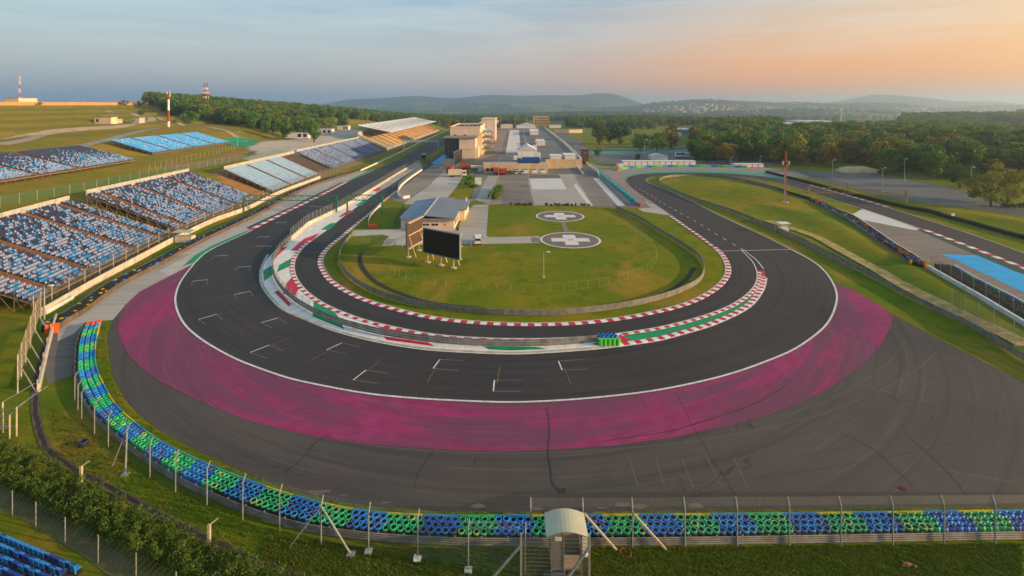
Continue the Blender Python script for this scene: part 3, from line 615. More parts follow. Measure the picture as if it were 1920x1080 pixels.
def pave(name, poly, m, dz=.1, n=24):
    """paving that follows the slope, bounded by a photo outline"""
    us = [p[0] for p in poly]; vv = [p[1] for p in poly]; pts = [G(u, v) for u, v in poly]
    x0, x1 = min(p.x for p in pts), max(p.x for p in pts); y0, y1 = min(p.y for p in pts), max(p.y for p in pts)
    pw = [(p.x, p.y) for p in smooth(pts + [pts[0]], 4)[:-1]]; mb = MB(); st = 3.0
    i = 0
    xs = [x0 + k * st for k in range(int((x1 - x0) / st) + 2)]; ys = [y0 + k * st for k in range(int((y1 - y0) / st) + 2)]
    for x in xs:
        for y in ys:
            if inpoly(x + st / 2, y + st / 2, pw):
                q = [(x, y), (x + st, y), (x + st, y + st), (x, y + st)]; mb.add([(a, b, terrain(a, b) + dz) for a, b in q], [(0, 1, 2, 3)])
    return struct(mb.build(name, m))
pave('paved_yard', pav, M('yard paving', 'b5a898', 'a39684', .08, .9))
pave('green_court', [(418, 262), (440, 258), (468, 262), (482, 270), (450, 275), (425, 268)], GREENP, .14)

flat('dirt_path', [(-80, 870), (0, 915), (60, 945), (130, 985), (200, 1020), (280, 1075), (420, 1180), (300, 1180), (230, 1100), (150, 1040), (60, 985), (0, 955), (-80, 930)], M('dry trodden grass', '6b5f40', '4d5426', .7, .95, .6), .03)

# paving seams, scuffs and stains on the run-off
SEAM = M('paving seam', '4e4742', '3a3430', .6, .8); PALE = M('pale scuff', '6b645c', '5a534d', 1.2, .85); SAND = M('blown sand', '6e6455', '5a5148', 2.0, .95)
oc = curve(OUT[9:33], step=1.0)
for d_, wd in ((-3.6, .06), (-7.4, .05)): line('paving_seam', offset(oc, -d_ if False else d_ * -1), wd, M('track seam', '2a2524', '241f1f', .6, .8), .0575)
arc_ = curve([(214, 640), (228, 700), (262, 755), (330, 805), (430, 850), (560, 885), (720, 908), (900, 918), (1100, 915), (1300, 905), (1500, 885), (1700, 850), (1900, 800), (2000, 770)], step=2)
arc2 = curve([(240, 680), (280, 728), (350, 772), (450, 812), (600, 848), (760, 868), (960, 876), (1160, 868), (1360, 845), (1540, 805), (1660, 760), (1760, 700), (1790, 670)], step=2)
arc3 = curve([(1500, 800), (1600, 760), (1690, 700), (1730, 650)], step=2)
for k, a_ in enumerate((arc_, arc2, arc3)): line('paving_seam', a_, .10, SEAM, .024 + .001 * k); line('paving_seam', offset(a_, 1.9), .07, PALE if k else SEAM, .0245 + .001 * k)
for k, (a, b) in enumerate((((1180, 858), (1195, 910)), ((1230, 860), (1246, 912)), ((1278, 860), (1300, 915)), ((1325, 858), (1352, 912)), ((1375, 858), (1402, 914)), ((1760, 880), (1900, 905)), ((1600, 720), (1690, 742)), ((330, 800), (352, 792)), ((300, 780), (318, 774)))): line('scuff_mark', px(a, b), .09, PALE, .027 + .0005 * k)
for k in range(6):
    c_ = P(1141 + rnd.uniform(-4, 4), 846 + k * 13.5); rr_ = rnd.uniform(.36, .48); line('tyre_print', [Vector((c_.x + math.cos(a) * rr_, c_.y + math.sin(a) * rr_, 0)) for a in [2 * math.pi * i / 20 for i in range(21)]], .05, SEAM, .028)
for k in range(12):
    u = rnd.uniform(560, 1900); v = interp(u, [(560, 915), (640, 932), (740, 944), (860, 950), (960, 950), (1900, 938)]) + rnd.uniform(-4, 7); c_ = P(u, v); a0 = rnd.uniform(0, 6); L_ = rnd.uniform(.25, 1.1)
    flat('sand_stain', [Vector((c_.x + math.cos(t_) * L_ * rnd.uniform(.6, 1.3), c_.y + math.sin(t_) * L_ * .28 * rnd.uniform(.5, 1.4), 0)) for t_ in [2 * math.pi * i / 12 for i in range(12)]], SAND, .0285 + .0002 * k, raw=True)

pave('hay_field', [(1545, 229), (1690, 229), (1665, 242), (1550, 242)], M('pale field', '9a9848', '86883c', .01, .95), .3)
drape('worn_verge', gp((1400, 412), (1450, 432), (1500, 455), (1560, 486), (1600, 506)), 2.2, M('worn verge', '6f5a30', '5a5a22', .5, .95, .5), .04, 1.5)
# ---------------------------------------------------------------- barriers, tyres, fences
STEEL = M('galvanised steel', '8e9498', '6f7579', 1.5, .45, 0, .5); STEELW = M('weathered steel rail', '8b8a86', '6a625a', .9, .55, 0, .3); POST = M('grey post', '9a9b9a', '7f8080', 3, .5, 0, .3)
WOODP = M('pale concrete post', 'b9ab93', '9c8f79', 2, .85); CONCB = M('barrier concrete', 'c4bbac', 'a0968a', .6, .85, .2); WHITEC = M('white concrete', 'd6d3ce', 'b7b3ad', .7, .8, .1)
GREENM = M('green painted steel', '2c7a5c', '24684e', 2, .5, 0, .2)
NET = grid_alpha('chain link', '9a9a96', .13, .065); NETF = grid_alpha('chain link far', '8f8f8a', .5, .10); NETG = grid_alpha('green mesh', '3f6b50', .35, .16, rough=.8, metal=0); NETD = grid_alpha('dense fence mesh', '9a8c78', .2, .30, rough=.8, metal=0)
BLUE_T = [M('blue tyre paint', '1f80da', '1868b8', 3, .55), M('blue tyre paint worn', '2a7cd0', '6a3f60', 5, .6), M('blue tyre paint light', '35a0e0', '1f7ccc', 4, .55)]
GREEN_T = [M('green tyre paint', '24bc7a', '1a9c62', 3, .55), M('green tyre paint worn', '3abb74', 'b0b03a', 5, .6), M('green tyre paint pale', '36c88a', '1fa06a', 4, .55)]
BLACK_T = M('black rubber', '2c2a2a', '1e1d1d', 3, .7); ORANGE_T = M('orange paint', 'dd5a1c', 'b94a18', 3, .6)
BELTS = {'y': M('yellow belt', 'd6b512', 'a99012', 1.5, .6), 'b': M('blue belt', '2a8fc0', '2274a0', 1.5, .6), 'g': M('green belt', '3cb474', '2f9460', 1.5, .6)}
def tyre_mesh(m, r=.30, h=.8, n=12, name='tyre_stack'):
    prof = [(r * .66, h * .5), (r * .66, h * .97), (r * .8, h), (r * .95, h * .98), (r, h * .86), (r * .9, h * .72), (r, h * .6), (r, 0)]
    mb = MB(); k = len(prof); vs = [(math.cos(2 * math.pi * i / n) * a, math.sin(2 * math.pi * i / n) * a, b) for i in range(n) for a, b in prof]
    mb.add(vs, [(i * k + j, i * k + j + 1, ((i + 1) % n) * k + j + 1, ((i + 1) % n) * k + j) for i in range(n) for j in range(1, 4)])
    for i in range(n):
        for j in range(4, k - 1): mb.f.append((i * k + j, i * k + j + 1, ((i + 1) % n) * k + j + 1, ((i + 1) % n) * k + j)); mb.m.append(1); mb.uv.append(None)
    for i in range(n): mb.f.append((i * k, i * k + 1, ((i + 1) % n) * k + 1, ((i + 1) % n) * k)); mb.m.append(1); mb.uv.append(None)
    mb.add([(math.cos(2 * math.pi * i / n) * prof[0][0], math.sin(2 * math.pi * i / n) * prof[0][0], prof[0][1]) for i in range(n)], [tuple(range(n))], 1)  # black hole, floor disc and lower sides: bare rubber, with shade put into colour
    me = mb.mesh(name, [m, BLACK_T]); return me
def tyres(root, inner, outer, zt, pick, pitch=.58, keep=300, n=12, name='tyre_stack', r=.30):
    """stacks of tyres between two lines; pick(col,row,rows) -> material key. The nearest ones are parts, the rest one mass"""
    ci = inner; L = lengths(ci)[-1]; ncol = int(L / pitch); A = resample(ci, n=ncol); fo = resample(outer, step=.15); B = []; j0 = 0; spots = []
    for a in A:                      # nearest point of the outer line, so that rows run square across
        w0 = range(max(0, j0 - 40), min(len(fo), j0 + 400)) if B else range(len(fo)); j0 = min(w0, key=lambda j: (fo[j] - a).length_squared); B.append(fo[j0])
    for c in range(ncol):
        wd = (A[c] - B[c]).length; rows = max(1, int(round(wd / .57)))
        for q in range(rows):
            t = (q + .5) / rows; j = .5 * (q % 2) ; a = A[c].lerp(B[c], t); b2 = A[min(c + 1, ncol - 1)].lerp(B[min(c + 1, ncol - 1)], t); p = a.lerp(b2, j)
            spots.append((p + Vector((rnd.uniform(-.03, .03), rnd.uniform(-.03, .03), 0)), pick(c, q, rows), rnd.uniform(.97, 1.06)))
    spots.sort(key=lambda s: s[0].length); cache = {}
    def me(m):
        if m.name not in cache: cache[m.name] = tyre_mesh(m, r, zt, n, name)
        return cache[m.name]
    for p, m, s in spots[:keep]: place(name, me(m), root, (p.x, p.y, terrain(p.x, p.y)), rnd.uniform(0, 6), s)
    rest = spots[keep:]
    if rest:
        ms = []; mb = MB(); prof = [(r * .55, zt * .5), (r * .55, zt * .93), (r * .78, zt), (r, zt * .88), (r, 0)]; k = len(prof); nn = max(7, n - 4)
        for p, m, s in rest:
            if m not in ms: ms.append(m)
            z0 = terrain(p.x, p.y)
            vs = [(p.x + math.cos(2 * math.pi * i / nn) * a, p.y + math.sin(2 * math.pi * i / nn) * a, z0 + b * s) for i in range(nn) for a, b in prof]
            mb.add(vs, [(i * k + j, i * k + j + 1, ((i + 1) % nn) * k + j + 1, ((i + 1) % nn) * k + j) for i in range(nn) for j in range(1, k - 1)], ms.index(m) + 1)
            o_ = len(mb.v) - len(vs)
            mb.add(vs, [(i * k, i * k + 1, ((i + 1) % nn) * k + 1, ((i + 1) % nn) * k) for i in range(nn)] + [tuple(i * k for i in range(nn))], 0)  # bare rubber hole, its floor disc black for the shade inside
        struct(mb.build('tyre_mass', [BLACK_T] + ms, root), 'stuff')
def onland(pts): return [Vector((p.x, p.y, terrain(p.x, p.y))) for p in pts]
WB = [(.0, 0), (.05, .04), (.05, .10), (0, .14), (0, .17), (.05, .21), (.05, .27), (0, .31)]
def guardrail(name, label, pts, beams=3, m=None, step=2.0, side=1, h0=.12, pm=None, wires=0):
    pts = onland(resample(pts, step=step)); o = thing(name, label, 'guardrail', pts[0]); off = pts[0]
    loc = [p - off for p in pts]; m = m or STEELW
    for k in range(beams): MB().sweep(loc, [(side * (.06 + a), h0 + .33 * k + b) for a, b in WB]).build('rail', m, o)
    me = MB().bb(-.04, .04, -.06, .06, -.2, h0 + .33 * beams + .02).mesh('post', pm or STEEL)
    ns = normals2d(loc)
    for p, n in zip(loc, ns): place('post', me, o, p, math.atan2(n.y, n.x))
    return o
def fence(name, label, pts, step, hgt, net=None, bend=0, pm=None, r=.045, z0=.1, cat='fence', wires=0, group=None, land=True, side=1, given=False):
    pts = pts if given else resample(pts, step=step)
    pts = onland(pts) if land else pts; o = thing(name, label, cat, pts[0], group=group); off = pts[0]; loc = [p - off for p in pts]; ns = normals2d(loc)
    mb = MB().cyl((0, 0, -.3), (0, 0, hgt - bend), r, r, 6)
    if bend: mb.cyl((0, 0, hgt - bend - .02), (side * bend * .55, 0, hgt), r, r * .9, 6)
    me = mb.mesh('post', pm or POST)
    for p, n in zip(loc, ns): place('post', me, o, p, math.atan2(n.y, n.x))
    if net:
        fine = resample(loc, n=(len(loc) - 1) * 2 + 1) if len(loc) < 400 else loc
        prof = [(0.02, z0), (0.02, hgt - bend)] + ([(side * bend * .55, hgt - .03)] if bend else [])
        MB().sweep(fine, prof).build('mesh_panel', net, o)
    for k in range(wires):
        z = z0 + (hgt - bend - z0) * k / max(1, wires - 1); b2 = MB()
        for a, b in zip(loc, loc[1:]): b2.bar(a + Vector((0, 0, z)), b + Vector((0, 0, z)), .018)
        b2.build('wire', pm or POST, o)
    return o
def wall(name, label, pts, wd, hgt, m, cat='wall', land=True, cap=0, step=3.0, z0=-.2):
    pts = resample(pts, step=step); pts = onland(pts) if land else pts; o = thing(name, label, cat, pts[0]); loc = [p - pts[0] for p in pts]
    me = None
    for a, b in zip(loc, loc[1:]):
        mb = MB(); d = (b - a).normalized() * .015; mb.sweep([a + d, b - d], [(-wd / 2, z0), (-wd / 2, hgt - .05), (-wd / 2 + .05, hgt), (wd / 2 - .05, hgt), (wd / 2, hgt - .05), (wd / 2, z0)])
        n = len(mb.v) // 2; mb.add([mb.v[i] for i in range(2 * n)], [tuple(range(n)), tuple(range(2 * n - 1, n - 1, -1))])
        mb.build('panel', m, o)
    return o
# --- big tyre barrier in the foreground
ZT = .8
IN_B = [(190, 600), (181, 627), (178, 660), (180, 687), (192, 717), (215, 757), (250, 790), (295, 824), (345, 850), (400, 875), (480, 906), (562, 932), (630, 949), (695, 959), (780, 965), (870, 967), (960, 967), (1200, 965), (1440, 963), (1920, 957), (2150, 954)]
OU_B = [(161, 605), (150, 632), (146, 663), (146, 692), (152, 720), (165, 747), (187, 777), (222, 808), (275, 847), (335, 885), (400, 915), (480, 947), (580, 975), (680, 989), (755, 995), (855, 1000), (960, 1001), (1200, 1000), (1440, 997), (1920, 989), (2150, 985)]
inB = smooth([P(u, v, ZT) for u, v in IN_B]); ouB = smooth([P(u, v, ZT) for u, v in OU_B])
for p in inB + ouB: p.z = 0
# bring both to the same parameter by arc of the inner line
tb = thing('tyre_barrier', 'long blue and green tyre barrier curving round the magenta run-off in the foreground', 'tyre barrier')
def pick_main(c, q, rows):
    if c < 2: return ORANGE_T
    k = rnd.random(); fam = BLUE_T if (c // 5) % 2 == 0 else GREEN_T
    return fam[1] if k < .12 else fam[2] if k < .4 else fam[0]
tyres(tb, inB, ouB, ZT, pick_main, keep=300, r=.292)
ins = resample(inB, step=.58); no = normals2d(ins)
for c in range(0, len(ins) - 6, 5):
    seg = ins[c:c + 6]; k = 'b' if (c // 5) % 2 == 0 else rnd.choice('yyg')
    if c == 0: continue
    MB().sweep(seg, [(.0, .1), (.06, .1), (.08, ZT + .04), (-.03, ZT + .06), (-.05, ZT - .1)]).build('belt', BELTS[k], tb)
guardrail('guardrail', 'weathered three beam guardrail backing the foreground tyre barrier', offset(resample(ouB, step=.8), -.22), 2, STEELW, 2.0, -1, .10)
# --- catch fences in the foreground
LP = [(140, 757), (146, 775), (153, 790), (177, 817), (203, 840), (237, 868), (281, 897), (329, 923), (388, 948), (455, 975), (524, 997), (602, 1021), (691, 1036), (783, 1050), (878, 1071), (985, 1079)]
fl = fence('catch_fence', 'grey chain link catch fence with bent posts behind the curved tyre barrier', px(*LP), 4, 3.6, NET, .55, given=True, pm=POST, r=.055, z0=.3, side=1)
for i, (dx_, dy_) in ((5, (1.1, -1.6)), (11, (2.6, -.9))):
    a = P(*LP[i]) - P(*LP[0]); mb = MB().cyl(a + Vector((.05, 0, 2.9)), a + Vector((dx_, dy_, 0)), .075, .075, 6); mb.box(a + Vector((dx_, dy_, .05)), (.6, .5, .14)); mb.build('brace', POST, fl)
    MB().cyl(a + Vector((-.05, 0, 2.9)), a + Vector((-dx_ * .9, dy_ * .3, 0)), .05, .05, 6).build('brace', POST, fl)
for i in (12, 13, 14): MB().box(P(*LP[i]) - P(*LP[0]) + Vector((0, 0, .05)), (.55, .5, .18)).build('footing', CONCB, fl)
RP = [(995, 1027), (1093, 1027), (1186, 1027), (1284, 1026), (1382, 1025), (1480, 1025), (1577, 1024), (1674, 1023), (1770, 1022), (1866, 1021), (1962, 1020), (2060, 1019)]
fr = fence('catch_fence', 'grey chain link catch fence along the straight tyre barrier right of the marshal post', [P(u, v) for u, v in RP], 4, 3.65, NET, .5, given=True, pm=POST, r=.06, z0=.9, side=1)
for i in (1, 2):
    a = P(*RP[i]) - P(*RP[0]); MB().bar(a + Vector((.1, 0, 2.6)), a + Vector((2.55, -.25, 0)), .13, .13).build('brace', WOODP, fr)
# --- marshal post
mp_ = thing('marshal_post', 'small marshal cabin with curved pale canopy roof in front of the tyre barrier', 'marshal post', (3.95, 37.6, 0))
CAN = M('pale canopy sheet', 'b8b49a', 'a8a48c', .6, .5); mb = MB(); nn = 10
arc = [(-1.5 + 3.0 * i / nn, 2.95 + .36 * math.sin(math.pi * i / nn)) for i in range(nn + 1)]
for dz_ in (0, .03): mb.add([(x, y, z + dz_ + (.10 if y < 0 else -.05)) for y in (-1.05, 1.3) for x, z in arc], [(i, i + 1, nn + 2 + i, nn + 1 + i) if dz_ else (nn + 1 + i, nn + 2 + i, i + 1, i) for i in range(nn)])
mb.build('canopy', CAN, mp_)
mb = MB()
for y in (-1.05, 1.3):
    for i in range(nn): mb.bar((arc[i][0], y, arc[i][1] + (.10 if y < 0 else -.05)), (arc[i + 1][0], y, arc[i + 1][1] + (.10 if y < 0 else -.05)), .05)
for s in (-1.5, 1.5): mb.bar((s, -1.05, 3.05), (s, 1.3, 2.9), .05)
mb.build('canopy_frame', STEEL, mp_)
CAB = M('cabin panel', 'b49a86', '9c8472', 1.2, .7); DARKIN = M('dark interior', '2e3236', '24272a', 1, .8)
MB().bb(-1.1, -.25, -.75, -.70, .6, 2.9).build('lattice_panel', M('grey lattice', '77736f', '5f5c59', 6, .6), mp_)
MB().bb(-.2, 1.05, -.75, -.70, .6, 1.5).build('front_panel', CAB, mp_); MB().bb(-1.1, 1.1, 1.0, 1.05, .6, 2.8).build('rear_panel', CAB, mp_)
MB().bb(1.06, 1.11, -.7, 1.0, .6, 1.7).build('side_panel', CAB, mp_); MB().bb(-1.15, 1.12, -.78, 1.06, .5, .6).build('floor', STEEL, mp_)
MB().box((1.35, -.2, 1.9), (.4, .3, .8)).build('equipment_box', WHITEC, mp_); MB().box((-.62, -.77, 2.72), (.5, .02, .28)).build('notice', WHITE, mp_)
for x in (-1.12, -.22, 1.08):
    for y in (-.76, 1.03): MB().bar((x, y, 0), (x, y, 3.0), .07).build('leg', STEEL, mp_)
for k in range(3): MB().box((-.65, -1.05 - .28 * k, .42 - .17 * k), (.85, .26, .04)).build('step', STEEL, mp_)
for s in (-1.1, -.2): MB().bar((s, -.75, .55), (s, -1.8, -.0), .06, .12).build('stringer', STEEL, mp_)
# enclosure of tensioned wires round it
en = thing('wire_enclosure', 'tall posts with tensioned wires and braces around the marshal cabin', 'fence', (0, 0, 0))
q0, q1 = P(977, 1000, 3.7), P(1105, 1003, 3.7); q0.z = q1.z = 0
for q in (q0, q1): MB().bar(q, q + Vector((0, 0, 3.7)), .14).build('post', POST, en)
for q, d in ((q0, Vector((-2.8, -.4, 0))), (q1, Vector((-2.5, -.7, 0)))): MB().bar(q + Vector((0, -.05, 2.9)), q + d, .13).build('brace', STEEL, en)
for k in range(12): MB().bar(q0 + Vector((0, 0, .3 + .28 * k)), q1 + Vector((0, 0, .3 + .28 * k)), .016).build('wire', STEEL, en)
MB().sweep([q0, q1], [(0, .2), (0, 3.6)]).build('mesh_panel', NET, en)
for k in range(9): MB().bar(q0 + Vector((0, 0, .3 + .3 * k)), P(783, 1050) + Vector((0, 0, .3 + .22 * k)), .016).build('wire', GREENM, en)
# --- infield and island guardrails
guardrail('guardrail', 'long three beam guardrail round the grass infield with the helipads', curve([(665, 439), (650, 455), (640, 470), (636, 490), (645, 510), (667, 531), (705, 552), (767, 571), (855, 585), (960, 592), (1060, 591), (1135, 583), (1210, 570), (1272, 551), (1310, 531), (1320, 512), (1318, 497), (1305, 480), (1272, 457), (1235, 435), (1197, 411), (1155, 392)], step=1), 3, STEELW, 3.0, -1, .1)
guardrail('guardrail', 'four beam guardrail on the painted island between the two lanes', curve(GR[1:], step=1), 3, STEELW, 2.5, -1, .12)
fence('safety_fence', 'low post fence on top of the curved island guardrail', curve(GR[1:9], step=1), 2.5, 1.9, NETF, 0, pm=STEEL, r=.05)
tbk = thing('tyre_block', 'rounded green and blue tyre block at the end of the island guardrail', 'tyre barrier', P(1144, 645)); c0 = Vector()
GW = M('bright green wrap', '5cc04a', '3fae4a', 2, .6)
for i in range(5): MB().cyl((-1.45 + i * .62, -.45, 0), (-1.45 + i * .62, -.45, 1.0), .34, .34, 12).build('wrapped_stack', GW, tbk)
tm = tyre_mesh(BLUE_T[0], .31, 1.05, 12, 'tyre_stack')
for i in range(4):
    for j in range(3): place('tyre_stack', tm, tbk, (-1.2 + i * .62 + .2 * (j % 2), -.05 + j * .5, 0))
# --- infield barrier on the right, rails to the lower track
guardrail('guardrail', 'grey guardrail looping round the right-hand grass bank', curve([(1440, 351), (1385, 338), (1335, 332), (1285, 331), (1247, 334.5), (1236, 341), (1240, 347), (1260, 358), (1310, 378), (1372, 398), (1440, 426), (1490, 447), (1565, 485), (1640, 523), (1707, 560), (1765, 590), (1815, 617), (1930, 684), (2050, 750)], step=1.5), 3, STEELW, 4.0, -1, .1)
def black_barrier(label, inner, wd, hgt=.9, rows_mat=None, name='tyre_barrier', belt=None, keep=0, capw=None):
    o = thing(name, label, 'tyre barrier'); pts = resample(inner, step=.6); out = offset(pts, wd)
    tyres(o, pts, out, hgt, rows_mat or (lambda c, q, r: BLACK_T), keep=keep, n=11)
    if belt: MB().sweep(resample(pts, step=2), [(.02, .02), (.06, hgt * .98), (-.03, hgt), (-.04, .02)]).build('belt', belt, o)
    if capw: MB().sweep(resample(out, step=2), [(-.1, 0), (-.1, hgt + .1), (.12, hgt + .1), (.12, 0)]).build('concrete_cap', capw, o)
    return o
def mixed(c, q, r):
    k = rnd.random(); return BLUE_T[0] if k < .08 else ORANGE_T if k < .12 else M('yellow tyre', 'c8a020') if k < .16 else BLACK_T
black_barrier('black tyre barrier with a white cap between the grass bank and the brown run-off', curve([(1704, 503), (1690, 486), (1652, 461), (1615, 433), (1580, 408), (1552, 396), (1517, 382)], step=1), -2.9, .9, mixed, belt=STEEL, capw=WHITEC)
black_barrier('narrow dark tyre wall running back behind the red mast', curve([(1517, 380), (1477, 366), (1440, 352), (1395, 341)], step=1), -1.0, .9, belt=STEEL)
def bg(c, q, r): return BLACK_T if q < r - 1 else (BLUE_T[0] if (c // 6) % 2 else GREEN_T[0])
black_barrier('tyre barrier with a blue and green outer row behind white concrete blocks', curve([(1960, 622), (1920, 600), (1850, 560), (1790, 527), (1752, 503)], step=1), -3.5, .95, bg, belt=None, capw=WHITEC)
wall('concrete_barrier', 'white concrete block wall in front of the blue and green tyre barrier', curve([(1741, 508), (1790, 537), (1850, 572), (1930, 620), (2030, 680)], step=1), .5, .85, WHITEC, 'barrier', step=4)
fence('catch_fence', 'grey post fence above the white concrete blocks at the right edge', curve([(1746, 510), (1790, 536), (1850, 571), (1930, 619)], step=1), 3.6, 3.2, NETF, .3, pm=POST, r=.05, side=-1)
black_barrier('long black tyre wall on the far side of the right-hand track', curve([(2060, 482), (1920, 447), (1815, 418), (1740, 399), (1665, 382), (1590, 363), (1515, 343), (1440, 324)], step=1.5), 1.3, 1.0)
def multi(c, q, r): return [BLUE_T[0], GREEN_T[0], M('lime paint', '8ccf4a'), M('pale blue paint', '7fb2d8')][(c // 5) % 4] if c > 4 else ORANGE_T
black_barrier('painted tyre wall with orange ends on the outside of the hairpin', curve([(1158, 320.5), (1181, 316.5), (1212, 314.3), (1275, 313.3), (1337, 313.7), (1400, 314.8)], step=1.5), 1.0, 1.1, multi)
tl = lambda c, q, r: [M('teal tyre paint', '2a8f96'), BLUE_T[2], GREEN_T[0]][(c // 4) % 3] if c > 3 else ORANGE_T
black_barrier('teal tyre barrier with an orange end beside the paddock ramp', curve([(1203, 387), (1180, 369), (1142, 339), (1118, 317)], step=1), 1.2, 1.0, tl, belt=None)
# --- along the main straight
def dk(c, q, r):
    k = rnd.random(); return BLUE_T[0] if k < .05 else M('yellow tyre', 'c8a020') if k < .09 else BLACK_T
LB = [(108, 620), (130, 604), (157, 589), (225, 539), (300, 499), (375, 457), (480, 406), (580, 352), (674, 322)]
black_barrier('long black tyre barrier with a brown belt below the left grandstands', curve(LB, step=1), 2.1, .9, dk, belt=M('brown conveyor belt', '6a5a48', '4c4238', .8, .8))
line('blue_rope', [p + Vector((0, 0, 0)) for p in offset(curve(LB, step=2), 2.3)], .12, M('blue rope', '2a9aa8'), .9)
CW = [(79, 592), (140, 556), (200, 522), (262, 488), (327, 453), (400, 418), (462, 395), (520, 367), (600, 336)]
wall('concrete_wall', 'sunlit concrete wall at the foot of the left grandstands', curve(CW, step=1), .35, 1.3, CONCB, step=4)
fw = offset(curve(CW, step=1), 1.2) + [Vector((-86.0, y, 0)) for y in range(240, 620, 5)]
fence('catch_fence', 'long spectator fence of thin posts in front of the left grandstands', fw, 4.5, 3.4, NETF, 0, pm=WOODP, r=.06)
wall('concrete_wall', 'low pale wall between the grass verge and the main straight', px((676, 321), (735, 294), (790, 266.5), (838, 245)), .4, .8, WHITEC, step=8)
PW = px((787, 303), (745, 327.5), (712, 348.5), (640, 392), (577, 422.5), (545, 451))
pw = wall('pit_wall', 'white concrete pit wall between the main straight and the pit lane', PW, .45, 1.0, CONCB, step=4)
fence('pit_fence', 'grey mesh fence panels on top of the pit wall', offset(PW, -.05), 2.4, 3.1, NETF, 0, pm=STEEL, r=.07, z0=1.0, wires=2)
PE = curve([(768, 371), (757, 373), (748, 369), (746, 361), (752, 350), (768, 336), (791, 320)], step=1)
wall('concrete_wall', 'curved white wall end beside the pit entry', PE, .45, 1.0, WHITEC, step=3)
fence('pit_fence', 'short mesh fence on the curved white wall by the pit entry', PE[8:], 2.4, 2.6, NETF, 0, pm=STEEL, r=.06, z0=1.0)
guardrail('guardrail', 'short curved white guardrail on the grass beside the green pit gantry', curve([(691, 428), (690, 420), (694, 408), (702, 398), (714, 387)], step=1), 2, WHITEC, 2, -1)
MB().box((0, 0, .45), (2.6, 1.0, .9)).box((0, -.1, .95), (2.5, .8, .1)).build('water_barrier', ORANGE_T, None, P(699, 427)); tag(bpy.data.objects['water_barrier'], 'orange plastic barrier at the end of the short curved guardrail', 'barrier')
# --- wall of panels at the left edge
SW = px((76, 601), (66, 628), (57, 655), (48, 685), (40, 712), (33, 738))
sw = fence('panel_fence', 'tall stepped mesh panel fence with raking braces at the left edge', SW, 4, 4.6, NETD, 0, pm=WOODP, r=.07, given=True, z0=1.0)
for p in SW[1:]:
    a = p - SW[0]; MB().bar(a + Vector((.1, 0, 3.6)), a + Vector((1.9, .3, 0)), .09).build('brace', POST, sw); MB().bar(a + Vector((1.9, .3, 0)), a + Vector((2.0, .35, 1.5)), .08).build('stake', WOODP, sw)
wall('low_wall', 'pale low wall at the foot of the stepped panel fence', [p + Vector((2.2, .3, 0)) for p in SW], .3, 1.0, CONCB, step=3)
wall('low_wall', 'short white wall in front of the concrete wall near the left grandstand', px((86, 590), (138, 561)), .25, .7, WHITEC, step=3)
for i, (u, v, hh) in enumerate(((5, 812, 3.2), (18, 822, 2.4), (31, 818, 3.0))):
    pp = P(u, v); t_ = thing('scaffold_frame', ['leftmost pale scaffold pole with rails at the left edge', 'short middle scaffold pole at the left edge', 'scaffold pole with long raking stay at the left edge'][i], 'scaffold', pp)
    MB().cyl((0, 0, 0), (0, 0, hh), .08, .08, 6).build('pole', WOODP, t_); MB().bar((0, 0, 1.0), (-2.2, .3, .8), .07).build('rail', WOODP, t_); MB().bar((0, 0, hh - .2), (-2.2, .3, hh - .5), .06).build('rail', POST, t_); MB().bar((0, 0, hh), (.5, 3.0, 3.5), .06).build('stay', STEEL, t_)
# --- small perimeter fences
fence('wire_fence', 'arc of thin green posts round the helipad meadow', curve([(733, 505), (748, 517), (767, 525), (806, 535), (855, 542), (912, 546), (966, 547.5), (1035, 546.5), (1090, 542), (1137, 534), (1177, 524), (1207, 512), (1226, 498), (1232, 480), (1222, 460), (1200, 440), (1180, 425)], step=1), 2.4, 1.4, None, 0, pm=M('pale green post', '86a860', '6f9050', 3, .6), r=.03, wires=2)
fence('green_fence', 'green mesh fence on the grass beside the grey roofed building', px((738, 428), (752, 403), (758, 392)), 2, 2.0, NETG, 0, pm=GREENM)
fence('green_fence', 'small green fence pieces on the grass by the screens', px((675, 459), (700, 457), (720, 459), (742, 462)), 2.5, 1.8, NETG, 0, pm=GREENM, r=.03)
fence('wire_fence', 'row of grey posts at the bottom left between hedge and seats', [P(u, v) for u, v in ((-10, 950), (23, 968), (67, 990), (122, 1021), (184, 1056), (255, 1092), (330, 1130))], 4, 2.1, NETF, 0, pm=POST, r=.045, given=True)
for i, (u, v) in enumerate(((152, 914), (392, 1030))):
    t_ = thing('concrete_post', ['concrete fence post with slanted arm at the upper end of the hedge', 'concrete fence post with slanted arm at the lower end of the hedge'][i], 'post', P(u, v)); MB().box((0, 0, .95), (.2, .2, 1.9)).build('shaft', WOODP, t_); MB().bar((0, 0, 1.85), (.55, .2, 2.2), .07).build('arm', WOODP, t_)
fence('catch_fence', 'scaffold fence frames on the bank at the right edge', gp((1785, 590), (1820, 608), (1860, 632), (1900, 655), (1940, 680)), 3, 4.2, NETF, 0, pm=WOODP, r=.05, wires=3)
gf = gp((0, 388), (80, 373), (150, 360), (230, 343), (310, 325))
fence('mesh_fence', 'green mesh fence with grey posts on the bank behind the left grandstand', gf, 4.5, 2.6, NETG, 0, pm=POST, r=.06)
fence('mesh_fence', 'green mesh fence on the bank above the pale blue benches', gp((310, 325), (380, 315), (440, 303), (480, 297), (545, 283)), 5, 2.4, NETG, 0, pm=POST, r=.06)
fence('mesh_fence', 'thin fence below the bright blue upper stand', gp((280, 318), (330, 306), (400, 290), (445, 278)), 4, 2.0, None, 0, pm=WOODP, r=.05, wires=2)
